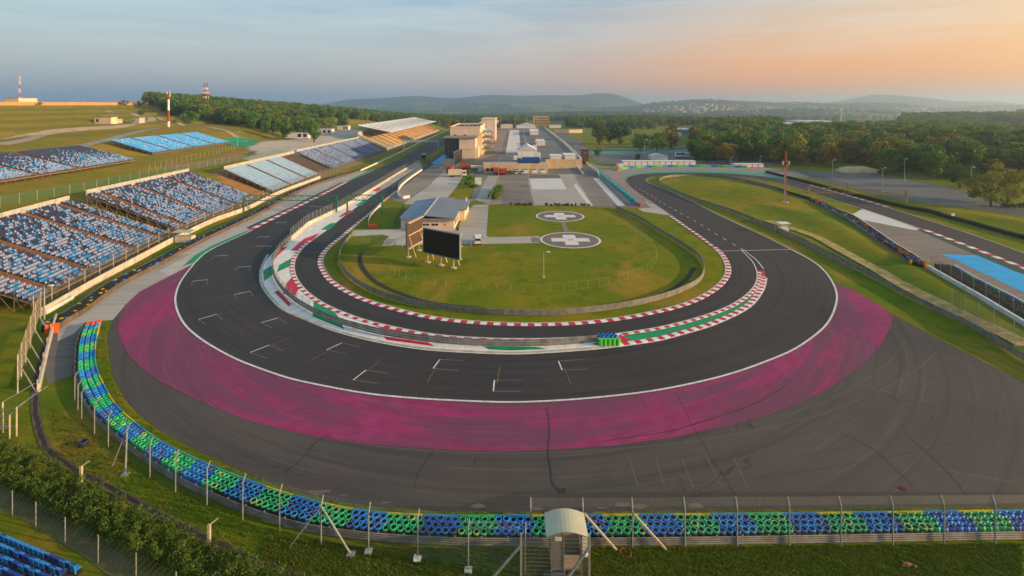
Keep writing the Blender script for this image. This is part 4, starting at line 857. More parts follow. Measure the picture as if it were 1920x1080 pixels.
fence('mesh_fence', 'dark green fence in front of the right-hand car park', px((1500, 327), (1560, 346), (1640, 366), (1700, 377), (1830, 393), (1990, 415)), 6, 2.2, NETG, 0, pm=GREENM, r=.06)
fence('mesh_fence', 'fence at the forest edge of the right-hand car park', px((1600, 316), (1690, 331), (1750, 341), (1815, 356)), 6, 2.0, NETG, 0, pm=DKGREEN, r=.06)
fence('mesh_fence', 'grey mesh fence between concrete yard and teal barrier', px((1112, 322), (1178, 385)), 3, 2.0, NETF, 0, pm=POST, r=.05)
fence('mesh_fence', 'fence along the service road beside the hedge', px((917, 383), (921, 372), (932, 346)), 3, 2.0, NETF, 0, pm=POST, r=.05)
# --- drain channels
DRAIN = M('dark drain', '3a342e', '2a2622', 1, .9, .4); SOIL = M('bare soil', '6d5a44', '4f4232', .8, .95, .6)
for pp, wd in (([(677, 474), (675, 490), (687, 512), (710, 532), (755, 552), (805, 567), (900, 578)], .9), ([(1195, 568), (1247, 550), (1285, 525), (1302, 502)], .9)):
    line('drain_channel', curve(pp, step=1), wd, DRAIN, .06)
dch = [(100, 622), (88, 640), (74, 680), (68, 720), (66, 760), (72, 800), (85, 835), (110, 862), (150, 887), (215, 921), (270, 950), (335, 985), (420, 1025), (500, 1062), (600, 1100)]
line('soil_bank', curve(dch, step=1), .75, SOIL, .05); line('drain_channel', [q_ + Vector((rnd.uniform(-.08, .08), rnd.uniform(-.08, .08), 0)) for q_ in curve(dch, step=.6)], .34, DRAIN, .065)
# ---------------------------------------------------------------- grandstands
NAVY = M('navy seat plastic', '323b5c', '2a3250', 2, .5); LILAC = M('pale lilac seat plastic', '8b95ba', '78829f', 2, .5); SKYB = M('sky blue seat plastic', '2f86cc', '2470ac', 2, .5)
LBLUE = M('light blue seat plastic', '4aa0e0', '3a88cc', .4, .5); CYAN = M('pale cyan bench', '86b4d4', '74a2c4', .5, .55); LAV = M('pale lavender bench', '98a6cc', '8798c0', .5, .55)
DECK = M('brown timber deck', '5c5048', '463d36', .8, .85, .3); STAIR = M('weathered timber steps', '8a5f3e', '6a4830', 1.2, .85); SCAFF = M('scaffold steel', '8f7a64', '6b5c4e', 1.5, .6, 0, .2)
GPANEL = M('grey concrete panel', 'b3afa8', '9a968f', .8, .85)
SEATS = {'mix': [NAVY, LILAC, SKYB], 'blue': [LBLUE, SKYB, LAV], 'bench': [CYAN, LAV, SKYB], 'tan': [M('tan seat plastic', 'c08a4a', 'a8783f', .6, .6), M('sand seat plastic', 'cfa468', 'b58c54', .6, .6), M('cream seat plastic', 'd9bf90', 'c0a578', .6, .6)], 'red': [M('red seat plastic', 'c04a3a', 'a63e32', .8, .6)] * 3, 'olive': [M('grey green bench', '8f9474', '7b8062', .5, .7), M('beige bench', 'b7a27c', 'a08c68', .5, .7), M('stone bench', 'a89a84', '94866f', .5, .7)], 'upper': [NAVY, LILAC, SKYB], 'mid': [NAVY, LILAC, SKYB]}
def seat_geo(mb, x, y, z, wd, mi):
    # pan, then back behind it (y grows up the stand)
    h = wd / 2
    mb.add([(x - h, y - .14, z + .40), (x + h, y - .14, z + .40), (x + h, y + .18, z + .36), (x - h, y + .18, z + .36), (x - h, y - .14, z + .32), (x + h, y - .14, z + .32),
            (x - h, y + .26, z + .73), (x + h, y + .26, z + .73), (x - h, y + .31, z + .71), (x + h, y + .31, z + .71), (x - h, y + .24, z + .28), (x + h, y + .24, z + .28)],
           [(0, 1, 2, 3), (4, 5, 1, 0), (3, 2, 7, 6), (6, 7, 9, 8), (8, 9, 11, 10)], mi)
def stand(name, label, org, rz, L, D, z0, z1, rows, aisles, style, aw=1.7, seat=.52, rear=1.3, gaps=(), side=True, group='open grandstands', sep=False):
    o = thing(name, label, 'grandstand', org, rz, group); ra = D / rows; dz = (z1 - z0) / rows; mats = SEATS[style]
    mb = MB()
    for r in range(rows):
        y = r * ra; z = z0 + r * dz
        mb.add([(0, y, z), (L, y, z), (L, y + ra, z), (0, y + ra, z), (0, y + ra, z + dz), (L, y + ra, z + dz), (0, y, z - .12), (L, y, z - .12)], [(0, 1, 2, 3), (3, 2, 5, 4), (6, 7, 1, 0)])
    mb.build('deck', DECK, o)
    ed = [0.0] + [a for a in aisles] + [L]
    for a in aisles:
        mb = MB()
        for r in range(rows * 2): mb.box((a, r * ra / 2 + ra / 4, z0 + r * dz / 2 + .12), (aw * .9, ra / 2 * .62, .10), 0, 0)
        mb.build('aisle_steps', STAIR, o)
    for b in range(len(ed) - 1):
        xa = ed[b] + (aw * .55 if b else .15); xb = ed[b + 1] - (aw * .55 if b < len(ed) - 2 else .15)
        if b in gaps: continue
        mb = MB(); n = int((xb - xa) / seat)
        for r in range(rows):
            t = r / (rows - 1); y = r * ra + ra * .55; z = z0 + r * dz
            for k in range(n):
                x = xa + (k + .5) * (xb - xa) / n; q = rnd.random()
                if style == 'mix': mi = 0 if q < .10 + .62 * t ** 1.3 else (1 if rnd.random() < .62 + .18 * t else 2)
                elif style == 'mid': mi = 0 if q < .18 else (1 if rnd.random() < .7 else 2)
                elif style == 'upper': mi = 0 if q < (.08 + 1.1 * t ** 1.1 - .18 * math.sin(x * .35)) else (1 if rnd.random() < .6 else 2)
                elif style == 'blue': mi = 0 if q < .75 else (1 if q < .9 else 2)
                elif style == 'bench': mi = 0 if math.sin(y * 2.1 + b) + rnd.gauss(0, .5) > -.2 else 1
                else: mi = rnd.randrange(3)
                if style == 'mix' and rnd.random() < .02: continue
                seat_geo(mb, x, y, z, seat * .88, mi)
        struct(mb.build('seat_block', mats, o), 'stuff')
    npan = max(2, int(L / 5))
    if rear:
        me = MB().bb(-L / npan / 2 + .08, L / npan / 2 - .08, -.08, .08, -.3, rear).mesh('rear_panel', GPANEL)
        for k in range(npan): place('rear_panel', me, o, ((k + .5) * L / npan, D + .3, z1))
    pm = MB().bb(-.05, .05, -.05, .05, -12, 0).mesh('frame_post', SCAFF)
    for k in range(int(L / 3) + 1):
        place('frame_post', pm, o, (min(L, k * 3), .12, z0))
    if side:
        for xe in (0, L):
            mb = MB(); prev = None
            for k in range(0, rows + 1, 3):
                y = min(D - .1, k * ra + .1); z = z0 + k * dz; mb.bar((xe, y, z - .1), (xe, y, z - 7), .09); mb.bar((xe, y, z), (xe, y, z + 1.0), .05)
                if prev: mb.bar((xe, prev[0], prev[1] - .2), (xe, y, z - .2), .1); mb.bar((xe, prev[0], prev[1] + 1), (xe, y, z + 1), .05); mb.bar((xe, prev[0], prev[1] - 2.5), (xe, y, z - .2), .06)
                prev = (y, z)
            mb.build('side_frame', SCAFF, o)
    mb = MB()
    for zz in (.6, 1.05): mb.bar((0, -.05, z0 + zz), (L, -.05, z0 + zz), .05)
    for k in range(int(L / 2.5) + 1): mb.bar((k * 2.5, -.05, z0), (k * 2.5, -.05, z0 + 1.05), .05)
    mb.build('front_rail', SCAFF, o)
    mb = MB(); mb.bar((0, .05, z0 - .25), (L, .05, z0 - .25), .12, .3); mb.bar((0, .05, z0 - 1.6), (L, .05, z0 - 1.6), .08); mb.build('front_beam', SCAFF, o)
    return o
ang = math.atan2(45.5, -7.4)
stand('grandstand', 'nearest open grandstand of navy, white and blue seats at the left edge', (-79.2, 84.5, 0), ang, 46, 22.5, 1.2, 10.2, 27, [5.5, 16, 31, 41.5], 'mix')
stand('grandstand', 'open grandstand of mixed blue and white seats just beyond the nearest one', (-87.2, 133.5, 0), R(92), 45, 23, 1.2, 10.4, 27, [4, 17, 32], 'mix')
stand('grandstand', 'pale cyan bench grandstand with dark aisles beyond the mixed seats', (-88.5, 190, 0), R(91), 64, 18, 1.4, 9.6, 22, [16, 33, 48], 'bench', gaps=(3,))
stand('grandstand', 'long blue and white seated grandstand beside the white roofed one', (-89.5, 256, 0), R(90), 105, 18, 1.4, 9.8, 22, [20, 42, 64, 86], 'mid')
stand('grandstand', 'upper stand of navy and pale seats on the left bank', (-144.5, 112, 0), R(92.5), 90, 21, 12.0, 17.4, 25, [22, 46, 62], 'upper', rear=.0)
stand('grandstand', 'upper stand of bright light blue seats on the bank', (-158.5, 226, 0), R(91), 64, 18.5, 12.2, 17.8, 22, [13, 31, 49], 'blue', rear=.0)
# stand in the bottom left corner: every seat one can see
Z0S = 1.0; r0 = P(-40, 991, Z0S); r1 = P(148, 1070, Z0S); dv = (r1 - r0).normalized(); rzS = math.atan2(dv.y, dv.x) + math.pi
cs = thing('grandstand', 'corner of a blue seated stand at the bottom left', 'grandstand', (r1.x, r1.y, 0), rzS, 'open grandstands')
def one_seat(m):
    mb = MB(); mb.box((0, 0, .40), (.46, .42, .05)); mb.box((0, .22, .60), (.46, .05, .42), rx=-.12); mb.box((0, .05, .2), (.08, .08, .36)); return mb.mesh('seat', m)
sb = [one_seat(M('bright blue seat', '2f8fd6', '2478bc', 3, .45)), one_seat(M('dark blue seat', '1f3f94', '193478', 3, .45))]
for r in range(5):
    y = r * .85; z = Z0S - .3 + r * .38
    MB().box((10, y + .1, z - .05), (20, .8, .1)).build('row_deck', M('dark timber row', '4a3a2c', '382c22', 1, .9), cs)
    for k in range(26): place('seat', sb[1 if rnd.random() < (.25 + .12 * r) else 0], cs, (.3 + k * .56 + .1 * r, y, z))
for x in (.1, 6, 12): MB().bar((x, 0, 0), (x, 3.4, 1.4), .1).bar((x, .1, 0), (x, .1, .7), .1).bar((x, 3.2, 0), (x, 3.2, 2.2), .1).build('frame', SCAFF, cs)
# covered main grandstand
mg = thing('grandstand', 'covered main grandstand with a scalloped white membrane roof', 'grandstand', (-90, 366, 0), R(90), 'covered grandstands')
rows = 22; D = 20.; L = 258.; z0, z1 = 1.8, 11.; mb = MB()
for r in range(rows):
    y = r * D / rows; z = z0 + r * (z1 - z0) / rows; mb.add([(0, y, z), (L, y, z), (L, y + D / rows, z), (0, y + D / rows, z), (0, y + D / rows, z + .42), (L, y + D / rows, z + .42)], [(0, 1, 2, 3), (3, 2, 5, 4)])
mb.build('deck', M('tan concrete deck', 'b08a5c', '967248', .4, .85), mg)
nb = 17
for b in range(nb):
    st = 'olive' if b < 2 else 'red' if b > nb - 3 else 'tan'; xa = b * L / nb + .6; xb = (b + 1) * L / nb - .6; mb = MB()
    for r in range(rows):
        y = r * D / rows + .4; z = z0 + r * (z1 - z0) / rows; n = int((xb - xa) / 1.0)
        for k in range(n): seat_geo(mb, xa + (k + .5) * (xb - xa) / n, y, z, .95, rnd.randrange(3))
    struct(mb.build('seat_block', SEATS[st], mg), 'stuff')
    mb = MB(); mb.add([(b * L / nb, 0, z0 - .5), (b * L / nb, D, z1 - .5), (b * L / nb, D, z1 + 1.3), (b * L / nb, 0, z0 + 1.0), (b * L / nb + .3, 0, z0 - .5), (b * L / nb + .3, D, z1 - .5), (b * L / nb + .3, D, z1 + 1.3), (b * L / nb + .3, 0, z0 + 1.0)], [(0, 1, 2, 3), (7, 6, 5, 4), (3, 2, 6, 7), (0, 3, 7, 4)])
    mb.build('divider_wall', CONCB, mg)
MB().bb(0, L, D, D + .5, z1 - 12, z1 + 3).build('rear_wall', GPANEL, mg); MB().bb(0, L, -.3, 0, -.5, z0 + .9).build('front_wall', CONCB, mg)
MEM = M('white membrane', 'ecebea', 'dcdcde', .15, .6); nbr = 22; zf, zr = 13.4, 18.6
for b in range(nbr):
    xa = 8 + b * (L - 30) / nbr; xb = 8 + (b + 1) * (L - 30) / nbr; mb = MB(); K = 6; J = 8; vs = []
    for i in range(K + 1):
        for j in range(J + 1):
            s = i / K; t = j / J; x = xa + (xb - xa) * s; y = -1.5 + 26 * t; z = zf + (zr - zf) * t - .55 * math.sin(math.pi * s) * (1 - .2 * t) - .3 * math.sin(math.pi * t); 
            if j == 0: y += 1.3 * math.sin(math.pi * s)
            vs.append((x, y, z))
    mb.add(vs, [(i * (J + 1) + j, (i + 1) * (J + 1) + j, (i + 1) * (J + 1) + j + 1, i * (J + 1) + j + 1) for i in range(K) for j in range(J)])
    mb.build('roof_membrane', MEM, mg, smooth_=True)
    mb = MB(); mb.bar((xa, -1.4, zf - .1), (xa, 24.4, zr - .1), .25, .5); mb.bar((xa, 22, 3), (xa, 22, zr - .3), .4); mb.bar((xa, 21.8, z1 + 2), (xa, 10, zf + 2), .2); mb.build('roof_frame', STEEL, mg)
# small far stands at the end of the straight
for i, (u, v, cols, lb) in enumerate(((815, 232, ['8d9cb4', '9fb0c8'], 'small pale blue stand at the far end of the main straight'), (838, 229, ['b8473c', 'd8d2c8', '2f8f60'], 'small red, white and green striped stand far down the straight'), (862, 226, ['6f7c90', '5d6a7e'], 'dark grey sloped stand farthest down the straight'))):
    z = 1; Y = F * (H - 4) / (v - VH); o = thing('grandstand', lb, 'grandstand', ((u - 960) / F * Y, Y, 0), R(90), 'far stands'); Ls = 46; 
    for k, c in enumerate(cols):
        mb = MB(); xa, xb = k * Ls / len(cols), (k + 1) * Ls / len(cols)
        for r in range(14): y = r * 1.5; zz = 1 + r * .8; mb.add([(xa, y, zz), (xb, y, zz), (xb, y + 1.5, zz), (xa, y + 1.5, zz), (xa, y + 1.5, zz + .8), (xb, y + 1.5, zz + .8)], [(0, 1, 2, 3), (3, 2, 5, 4)])
        mb.build('seat_bank', M('far stand ' + c, c, None, .3, .7), o)
    MB().add([(0, 0, -2), (0, 21, -2), (0, 21, 12), (0, 0, .9), (Ls, 0, -2), (Ls, 21, -2), (Ls, 21, 12), (Ls, 0, .9)], [(0, 3, 2, 1), (4, 5, 6, 7), (0, 4, 7, 3), (1, 2, 6, 5)]).build('base', CONCB, o)
pave('bare_slope', [(395, 325), (415, 318), (470, 350), (520, 368), (480, 385), (430, 350)], M('rusty dry slope', '96683c', '7a6034', .4, .95, .5), .12)
pave('bare_slope', [(150, 378), (178, 372), (330, 432), (335, 442), (310, 438)], MATS['rusty dry slope'], .12)
pave('bare_slope', [(310, 306), (380, 300), (470, 282), (478, 290), (400, 310), (330, 322)], MATS['rusty dry slope'], .1)

drape('dry_verge', [Vector((-81.5, 92, 0)), Vector((-87, 128, 0)), Vector((-88.5, 180, 0)), Vector((-88.3, 260, 0)), Vector((-88.3, 400, 0)), Vector((-88, 600, 0))], 5.5, M('dry verge', '7c6a30', '8a5a2c', .5, .95, .5), .08, 3)
# ---------------------------------------------------------------- buildings
PINK = M('pale pink render', 'd9bfae', 'c8ad9c', .25, .85); CREAM = M('cream render', 'd8c3a2', 'c4ae8c', .3, .85); GLASS = M('dark glass', '1d2830', '26343c', .3, .12); ROOFG = M('grey roof sheet', '737c86', '626a74', .2, .55); FASC = M('ribbed grey fascia', '80827f', '6c6e6b', 2, .6)
DARKM = M('dark metal', '3c4045', '2f3337', 1, .5, 0, .3); WHITEM = M('white painted metal', 'dfdcd8', 'c6c2bd', .6, .5); REDM = M('red painted metal', 'bb2c34', '9c242c', .8, .45); ROOFD = M('flat roof felt', '8a8480', '747070', .3, .9)
RUB = M('tyre rubber', '1d1c1c', '151515', 4, .8); ORN = M('ochre steel', 'a8893a', '8a7030', 1.5, .5, 0, .2)
def bld(name, label, x0, x1, y0, y1, z0, z1, m, cat='building', group=None, roof=None, wins=(), ov=.25):
    """a block with parapet roof; wins: (face, a0, a1, z0, z1) windows as fractions on face 'f' (front) or 'r' (right)"""
    o = thing(name, label, cat, (x0, y0, z0), 0, group); a, b, c = x1 - x0, y1 - y0, z1 - z0
    MB().bb(0, a, 0, b, -.5, c).build('wall', m, o); MB().bb(-ov, a + ov, -ov, b + ov, c, c + .22).build('roof', roof or ROOFD, o)
    for f, p, q, r, s in wins:
        if f == 'f': w_ = MB().bb(p * a, q * a, -.03, .02, r * c, s * c); fr_ = MB().bb(p * a - .06, q * a + .06, -.05, .0, r * c - .08, r * c)
        else: w_ = MB().bb(a - .02, a + .03, p * b, q * b, r * c, s * c); fr_ = MB().bb(a, a + .06, p * b - .06, q * b + .06, r * c - .08, r * c)
        wo_ = w_.build('window', GLASS, o); fr_.build('sill', WHITEM, wo_)
    return o
# raised paddock deck with retaining wall
ZD = 3.8
dk_ = [(-14, 251), (17.5, 251), (17.5, 270), (37, 270), (40.5, 660), (-38, 660), (-38, 282), (-14, 272)]
RET = M('sunlit retaining wall', 'cdb592', 'b59c7a', .3, .85)
pd = tag(MB().prism(dk_, -.3, ZD, 0, 1).build('paddock_deck', [RET, asphalt('paddock asphalt', '62615f', '74706b', 'polar', .8, centre=(0, -300), patch=.04)]), kind='structure')
flat('pale_strip', [(948, 288), (977, 288), (973, 244), (956, 244)], CONCW, .03, zt=ZD); flat('brown_strip', [(893, 300), (938, 288), (951, 245), (925, 245)], MATS['brown tarmac'], .02, zt=ZD); flat('concrete_strip', [(906, 307), (1026, 306.5), (1024, 304), (905, 304)], CONC, .025, zt=ZD)
line('deck_line', [P(988, 274, ZD), P(981, 245, ZD)], .3, LINE, ZD + .04); line('deck_line', [P(928, 284, ZD), P(948, 284, ZD)], .4, LINE, ZD + .04)
pl = [P(1090, 300.5, ZD), P(1078, 288, ZD), P(1060, 270, ZD), P(1038, 252, ZD), P(1020, 239.5, ZD)]
wall('parapet', 'long white parapet along the right edge of the raised paddock', pl, .6, 1.3, WHITEC, land=False, step=20)
wall('parapet', 'sunlit parapet along the front of the raised paddock deck', [Vector((-14, 251.3, ZD)), Vector((17.3, 251.3, ZD))], .3, 1.0, RET, land=False, step=8)
wall('parapet', 'sunlit parapet of the recessed deck front', [Vector((17.8, 270.3, ZD)), Vector((36.8, 270.3, ZD))], .3, 1.0, RET, land=False, step=8)
wall('ramp_wall', 'white slanted wall beside the paddock ramp', px((1082, 315), (1087, 320), (1093, 327)), .4, 1.0, WHITEC, step=6)
wall('ramp_wall', 'curved white wall on the outer side of the paddock ramp', px((1098, 306), (1104, 311), (1112, 318), (1121, 324), (1123, 332)), .4, 1.4, WHITEC, step=6)
for i, (a, b) in enumerate(((965, 974), (980.5, 990), (996.6, 1006.6), (1012.8, 1022.8))):
    xa, xb = (a - 960) / F * 251, (b - 960) / F * 251; t_ = thing('garage_door', ['leftmost', 'second from left', 'third from left', 'rightmost'][i] + ' white garage door in the paddock retaining wall', 'door', (xa, 250.9, 0))
    MB().bb(0, xb - xa, -.06, .05, .0, 2.4).build('frame', WHITEM, t_)
    for k in range(4): MB().bb(.15, xb - xa - .15, -.10, -.05, .1 + k * .56, .6 + k * .56).build('panel', WHITEM if k < 3 else DARKM, t_)
for k in range(5): o_ = MB().bb(-12.6 + k * 2.1, -11.2 + k * 2.1, 250.9, 251.05, 1.1, 2.5).build('wall_window', GLASS); o_.parent = pd
# pit building with race control
pb = thing('pit_building', 'tall pale pink race control and pit building beside the pit lane', 'building', (0, 0, 0))
MB().bb(-36.2, -18.8, 300, 352, 0, 20.0).build('wall', PINK, pb); mb = MB()
for x0, x1, y0, y1 in ((-36.4, -18.6, 299.8, 300.2), (-36.4, -18.6, 351.8, 352.2), (-36.4, -36.0, 300.2, 351.8), (-19.0, -18.6, 300.2, 351.8)): mb.bb(x0, x1, y0, y1, 20.0, 20.9)
mb.build('parapet', PINK, pb); MB().bb(-36.1, -19, 300.2, 351.8, 20, 20.15).build('roof', ROOFD, pb)
fb = MB().bb(-29.3, -20.4, 284, 299.9, 3.4, 15.0).build('front_block', PINK, pb); MB().bb(-38.2, -19.6, 283, 299.9, 15.0, 15.6).build('front_roof', ROOFD, pb)
gb = MB().bb(-37.4, -29.35, 284.3, 299.9, 5.2, 14.95).build('glazed_bay', GLASS, pb)
for z in (7.6, 10.4, 13.0): MB().bb(-37.5, -29.3, 284.15, 284.35, z, z + .25).build('mullion', DARKM, gb)
for x in (-35.4, -33.4, -31.4): MB().bb(x, x + .15, 284.1, 284.3, 5.2, 14.9).build('mullion', DARKM, gb)
MB().bb(-30.5, -29.2, 284.6, 299.8, 0, 5.2).build('plinth', DARKM, pb)
for u in (853.5, 872): 
    x = (u - 960) / F * 300; w_ = MB().bb(x - .75, x + .75, 299.9, 300.05, 14.1, 16.1).build('window', GLASS, pb); MB().bb(x - .06, x + .06, 299.85, 299.93, 14.1, 16.1).build('mullion', DARKM, w_)
for k in range(5): MB().bb(-28.4 + k * 1.1, -27.9 + k * 1.1, 283.9, 284.02, 8.4, 8.7).build('vent', DARKM, pb)
MB().bb(-20.4, -18.9, 285, 299.8, 3.6, 9.5).build('stair_wall', CREAM, pb); MB().bb(-18.9, -17.6, 300.5, 352, 3.4, 17).build('side_bay', CREAM, pb)
for k in range(6):
    for zz in (6.2, 9.6, 13): w_ = MB().bb(-17.62, -17.55, 303 + k * 8, 306 + k * 8, zz, zz + 1.8).build('window', GLASS, pb)
MB().bb(-37, -22, 352, 640, 0, 12.0).build('garage_wing', PINK, pb); MB().add([(-38, 352, 12.1), (-16, 352, 13.5), (-16, 640, 13.5), (-38, 640, 12.1), (-38, 352, 12.5), (-16, 352, 13.9), (-16, 640, 13.9), (-38, 640, 12.5)], [(4, 5, 6, 7), (0, 1, 5, 4), (1, 2, 6, 5), (3, 2, 1, 0)]).build('wing_roof', M('pale roof sheet', 'c9c4c0', 'b2adaa', .2, .5), pb)
MB().bb(-25, -13.6, 420, 450, 0, 21.4).build('rear_tower', PINK, pb); MB().bb(-25.4, -13.2, 419.6, 450.4, 21.4, 22.2).build('tower_roof', CREAM, pb); MB().cyl((-24.5, 421, 22), (-24.5, 421, 24.5), .5, .4, 8).build('roof_vent', DARKM, pb)
for zz in (7.0, 10.4, 13.8, 17.0):                                              # galleries and stairs on the paddock side
    MB().bb(-17.6, -12.0, 306, 330, zz, zz + .18).build('gallery', STEEL, pb)
    r_ = MB()
    for k in range(9): r_.bar((-12.0, 306 + 3 * k, zz), (-12.0, 306 + 3 * k, zz + 1.1), .1)
    r_.bar((-12.0, 306, zz + 1.1), (-12.0, 330, zz + 1.1), .1); r_.bar((-17.6, 306, zz + 1.1), (-12, 306, zz + 1.1), .1); r_.build('gallery_rail', WHITEM, pb)
    MB().bar((-17, 305.8, zz), (-12.4, 305.8, zz - 3.4), .5, .15).build('stair', STEEL, pb)
for x, y in ((-12.1, 306), (-12.1, 318), (-12.1, 330), (-16.5, 305.5)): MB().bar((x, y, ZD), (x, y, 18.5), .28).build('gallery_post', STEEL, pb)
mb = MB()
for k in range(10): mb.box((-34 + k * 1.6 + rnd.uniform(-.4, .4), 306 + rnd.uniform(0, 10), 20.8), (rnd.uniform(.5, 1.2), rnd.uniform(.5, 1.5), rnd.uniform(.6, 1.6)))
mb.build('roof_plant', DARKM, pb)
for k in range(30):
    pass
for k in range(14): MB().bb(-38.25, -38.05, 300 + k * 22, 318 + k * 22, .1, 4.2).build('garage_shutter', DARKM, pb)
flat('painted_box', [Vector((-46, 290, 0)), Vector((-38.5, 290, 0)), Vector((-38.5, 345, 0)), Vector((-46, 345, 0))], BLUEP, .07, raw=True)
# medical centre
md = thing('medical_building', 'low pale building with a two pitch grey roof beside the service road', 'building', (-28, 137.2, 0))
MB().bb(0, 12.4, 0, 26, -.2, 3.1).build('wall', PINK, md); MB().bb(12.4, 14.2, 12, 26, -.2, 3.0).build('side_wing', CREAM, md); MB().bb(-2.2, 0, 2, 12, -.2, 2.7).build('annex', WHITEM, md)
MB().add([(4.6, -.5, 4.25), (12.9, -.5, 3.45), (12.9, 11.5, 3.45), (14.8, 11.5, 3.25), (14.8, 26.5, 3.25), (4.6, 26.5, 4.25), (4.6, -.5, 4.1), (12.9, -.5, 3.3), (14.8, 26.5, 3.1), (12.9, 11.5, 3.3), (14.8, 11.5, 3.1)], [(0, 1, 2, 5), (2, 3, 4, 5), (0, 6, 7, 1), (1, 7, 9, 2), (2, 9, 10, 3), (3, 10, 8, 4)]).build('roof', ROOFG, md)
MB().add([(4.4, -.5, 4.1), (-1, -.5, 3.35), (-2.6, 1.5, 3.15), (-2.6, 26.5, 3.15), (4.4, 26.5, 4.1), (4.4, -.5, 3.95), (-1, -.5, 3.2), (-2.6, 1.5, 3.0)], [(4, 3, 2, 1, 0), (0, 1, 6, 5), (1, 2, 7, 6)]).build('roof', M('bluish roof sheet', '6f8296', '5f7186', .2, .55), md)
MB().bb(4.38, 4.62, -.55, 26.5, 4.0, 4.42).build('ridge_cap', CONCB, md)
fm = MB()
for k in range(40): fm.bb(-.3 + k * .33, -.02 + k * .33, -.52, -.40, 2.75, 3.42)
fm.build('fascia', FASC, md)
for u, s in ((792, .12), (809, .12)):
    x = (u - 960) / F * 137.2 + 28; f_ = MB().bb(x, x + 1.9, -.06, .0, 1.35, 2.05).build('window', WHITEM, md); MB().bb(x + .08, x + .85, -.09, -.05, 1.42, 1.98).build('pane', GLASS, f_); MB().bb(x + 1.0, x + 1.82, -.09, -.05, 1.42, 1.98).build('pane', GLASS, f_)
MB().bb(3.7, 4.0, -.07, 0, 1.35, 2.05).build('notice', YEL, md); mb = MB(); mb.cyl((10.1, -.02, 1.7), (10.1, -.06, 1.7), .22, .22, 12); mb.build('red_sign', RED, md)
for k in range(3): MB().bb(12.38, 12.46, 2.5 + k * 3, 4.2 + k * 3, 1.0, 2.1).build('window', GLASS, md)
MB().box((13.6, 24.5, 3.9), (.5, .5, 1.1)).build('chimney', WHITEM, md)
MB().box((0, 0, .5), (.6, .7, 1.0)).box((0, 0, 1.05), (.64, .74, .1), mi=1).build('litter_bin', [DARKM, M('blue lid', '2f7fc0')], None, (-14.6, 137.6, 0)); tag(bpy.data.objects['litter_bin'], 'black bin with blue lid at the corner of the grey roofed building', 'bin')
# big screens
def screen(name, label, a, b, zb, zt, feet, back, front=True):
    o = thing(name, label, 'screen', a); d = b - a; L = d.length; u = d.normalized(); n = Vector((u.y, -u.x, 0)) * (1 if front else -1)
    def q(s, k, z): return u * s + n * k + Vector((0, 0, z))
    def slab(nm, s0, s1, k0, k1, z0, z1, m): vs = [q(s, k, z) for z in (z0, z1) for k in (k0, k1) for s in (s0, s1)]; return MB().add(vs, [(0, 2, 3, 1), (4, 5, 7, 6), (0, 1, 5, 4), (2, 6, 7, 3), (0, 4, 6, 2), (1, 3, 7, 5)]).build(nm, m, o)
    slab('display', .1, L - .1, .02, .12, zb + .15, zt - .15, M('black screen', '161a1e', '12161a', .8, .35))
    for s0, s1, z0, z1 in ((0, L, zb, zb + .2), (0, L, zt - .2, zt), (0, .12, zb + .2, zt - .2), (L - .12, L, zb + .2, zt - .2)): slab('bezel', s0, s1, -.35, .16, z0, z1, STEEL)
    for k in range(back): slab('cabinet', .15 + (L - .3) * k / back, .15 + (L - .3) * (k + 1) / back - .06, -.3, .0, zb + .2, zt - .2, M('brown cabinet backs', '5c4434', '44342a', 1.5, .7))
    for z in (zb, (zb + zt) / 2, zt - .25): slab('walkway', 0, L, -.75, -.4, z, z + .12, CREAM)
    for s in feet:
        MB().bar(q(s, -.1, 0), q(s, -.1, zt), .22).build('mast', CREAM, o); MB().bar(q(s, -2.0, .1), q(s, -.2, zt * .6), .12).build('stay', CREAM, o)
        MB().box(q(s, -.1, .08), (1.2, .9, .16), math.atan2(u.y, u.x)).build('foot', CONCB, o)
    return o
a = P(794, 493); a = Vector((-19.15, 110.6, 0)); b = Vector((-10.65, 105.0, 0))
screen('video_screen', 'large black video screen facing the corner on three footed masts', a, b, 1.95, 7.3, (1.2, 5.0, 8.4), 8)
screen('video_screen', 'second video screen seen almost edge on showing its brown back', Vector((-23.3, 112.8, 0)), Vector((-21.3, 120.0, 0)), 2.0, 7.9, (.8, 6.2), 9, front=False)
screen('video_screen', 'brown backed screen frame in front of the pit building', P(852, 320) , P(866, 311), 2.5, 9.5, (.6, 7), 6)
# gantries and masts
def gantry(name, label, a, b, z, dep, m, pw_=.35, legs=(1, 1), cat='gantry'):
    o = thing(name, label, cat, a); d = b - a; L = d.length; u = d.normalized()
    for s, on in ((0, legs[0]), (L, legs[1])):
        if on: MB().bar(u * s, u * s + Vector((0, 0, z)), pw_).build('post', m, o)
    for zz in (z, z - dep): MB().bar(Vector((0, 0, zz)), u * L + Vector((0, 0, zz)), pw_ * .6).build('chord', m, o)
    n = max(3, int(L / (dep * 1.6))); mb = MB()
    for k in range(n): mb.bar(u * (L * k / n) + Vector((0, 0, z - dep)), u * (L * (k + .5) / n) + Vector((0, 0, z)), pw_ * .35); mb.bar(u * (L * (k + .5) / n) + Vector((0, 0, z)), u * (L * (k + 1) / n) + Vector((0, 0, z - dep)), pw_ * .35)
    mb.build('lattice', m, o); return o
gantry('signal_gantry', 'green lattice gantry over the main straight', P(457, 398), P(631, 398), 5.2, 1.5, GREENM)
gantry('signal_gantry', 'green lattice gantry over the pit entry lane', Vector((-51, 158.5, 0)), P(717, 402), 5.9, 1.6, GREENM, .4)
gantry('start_gantry', 'pale blue start gantry far along the main straight', P(757, 281), P(822, 280), 6.9, 1.2, M('pale blue steel', '9fb4c2', '8aa0b0', 1, .5, 0, .2), .6)
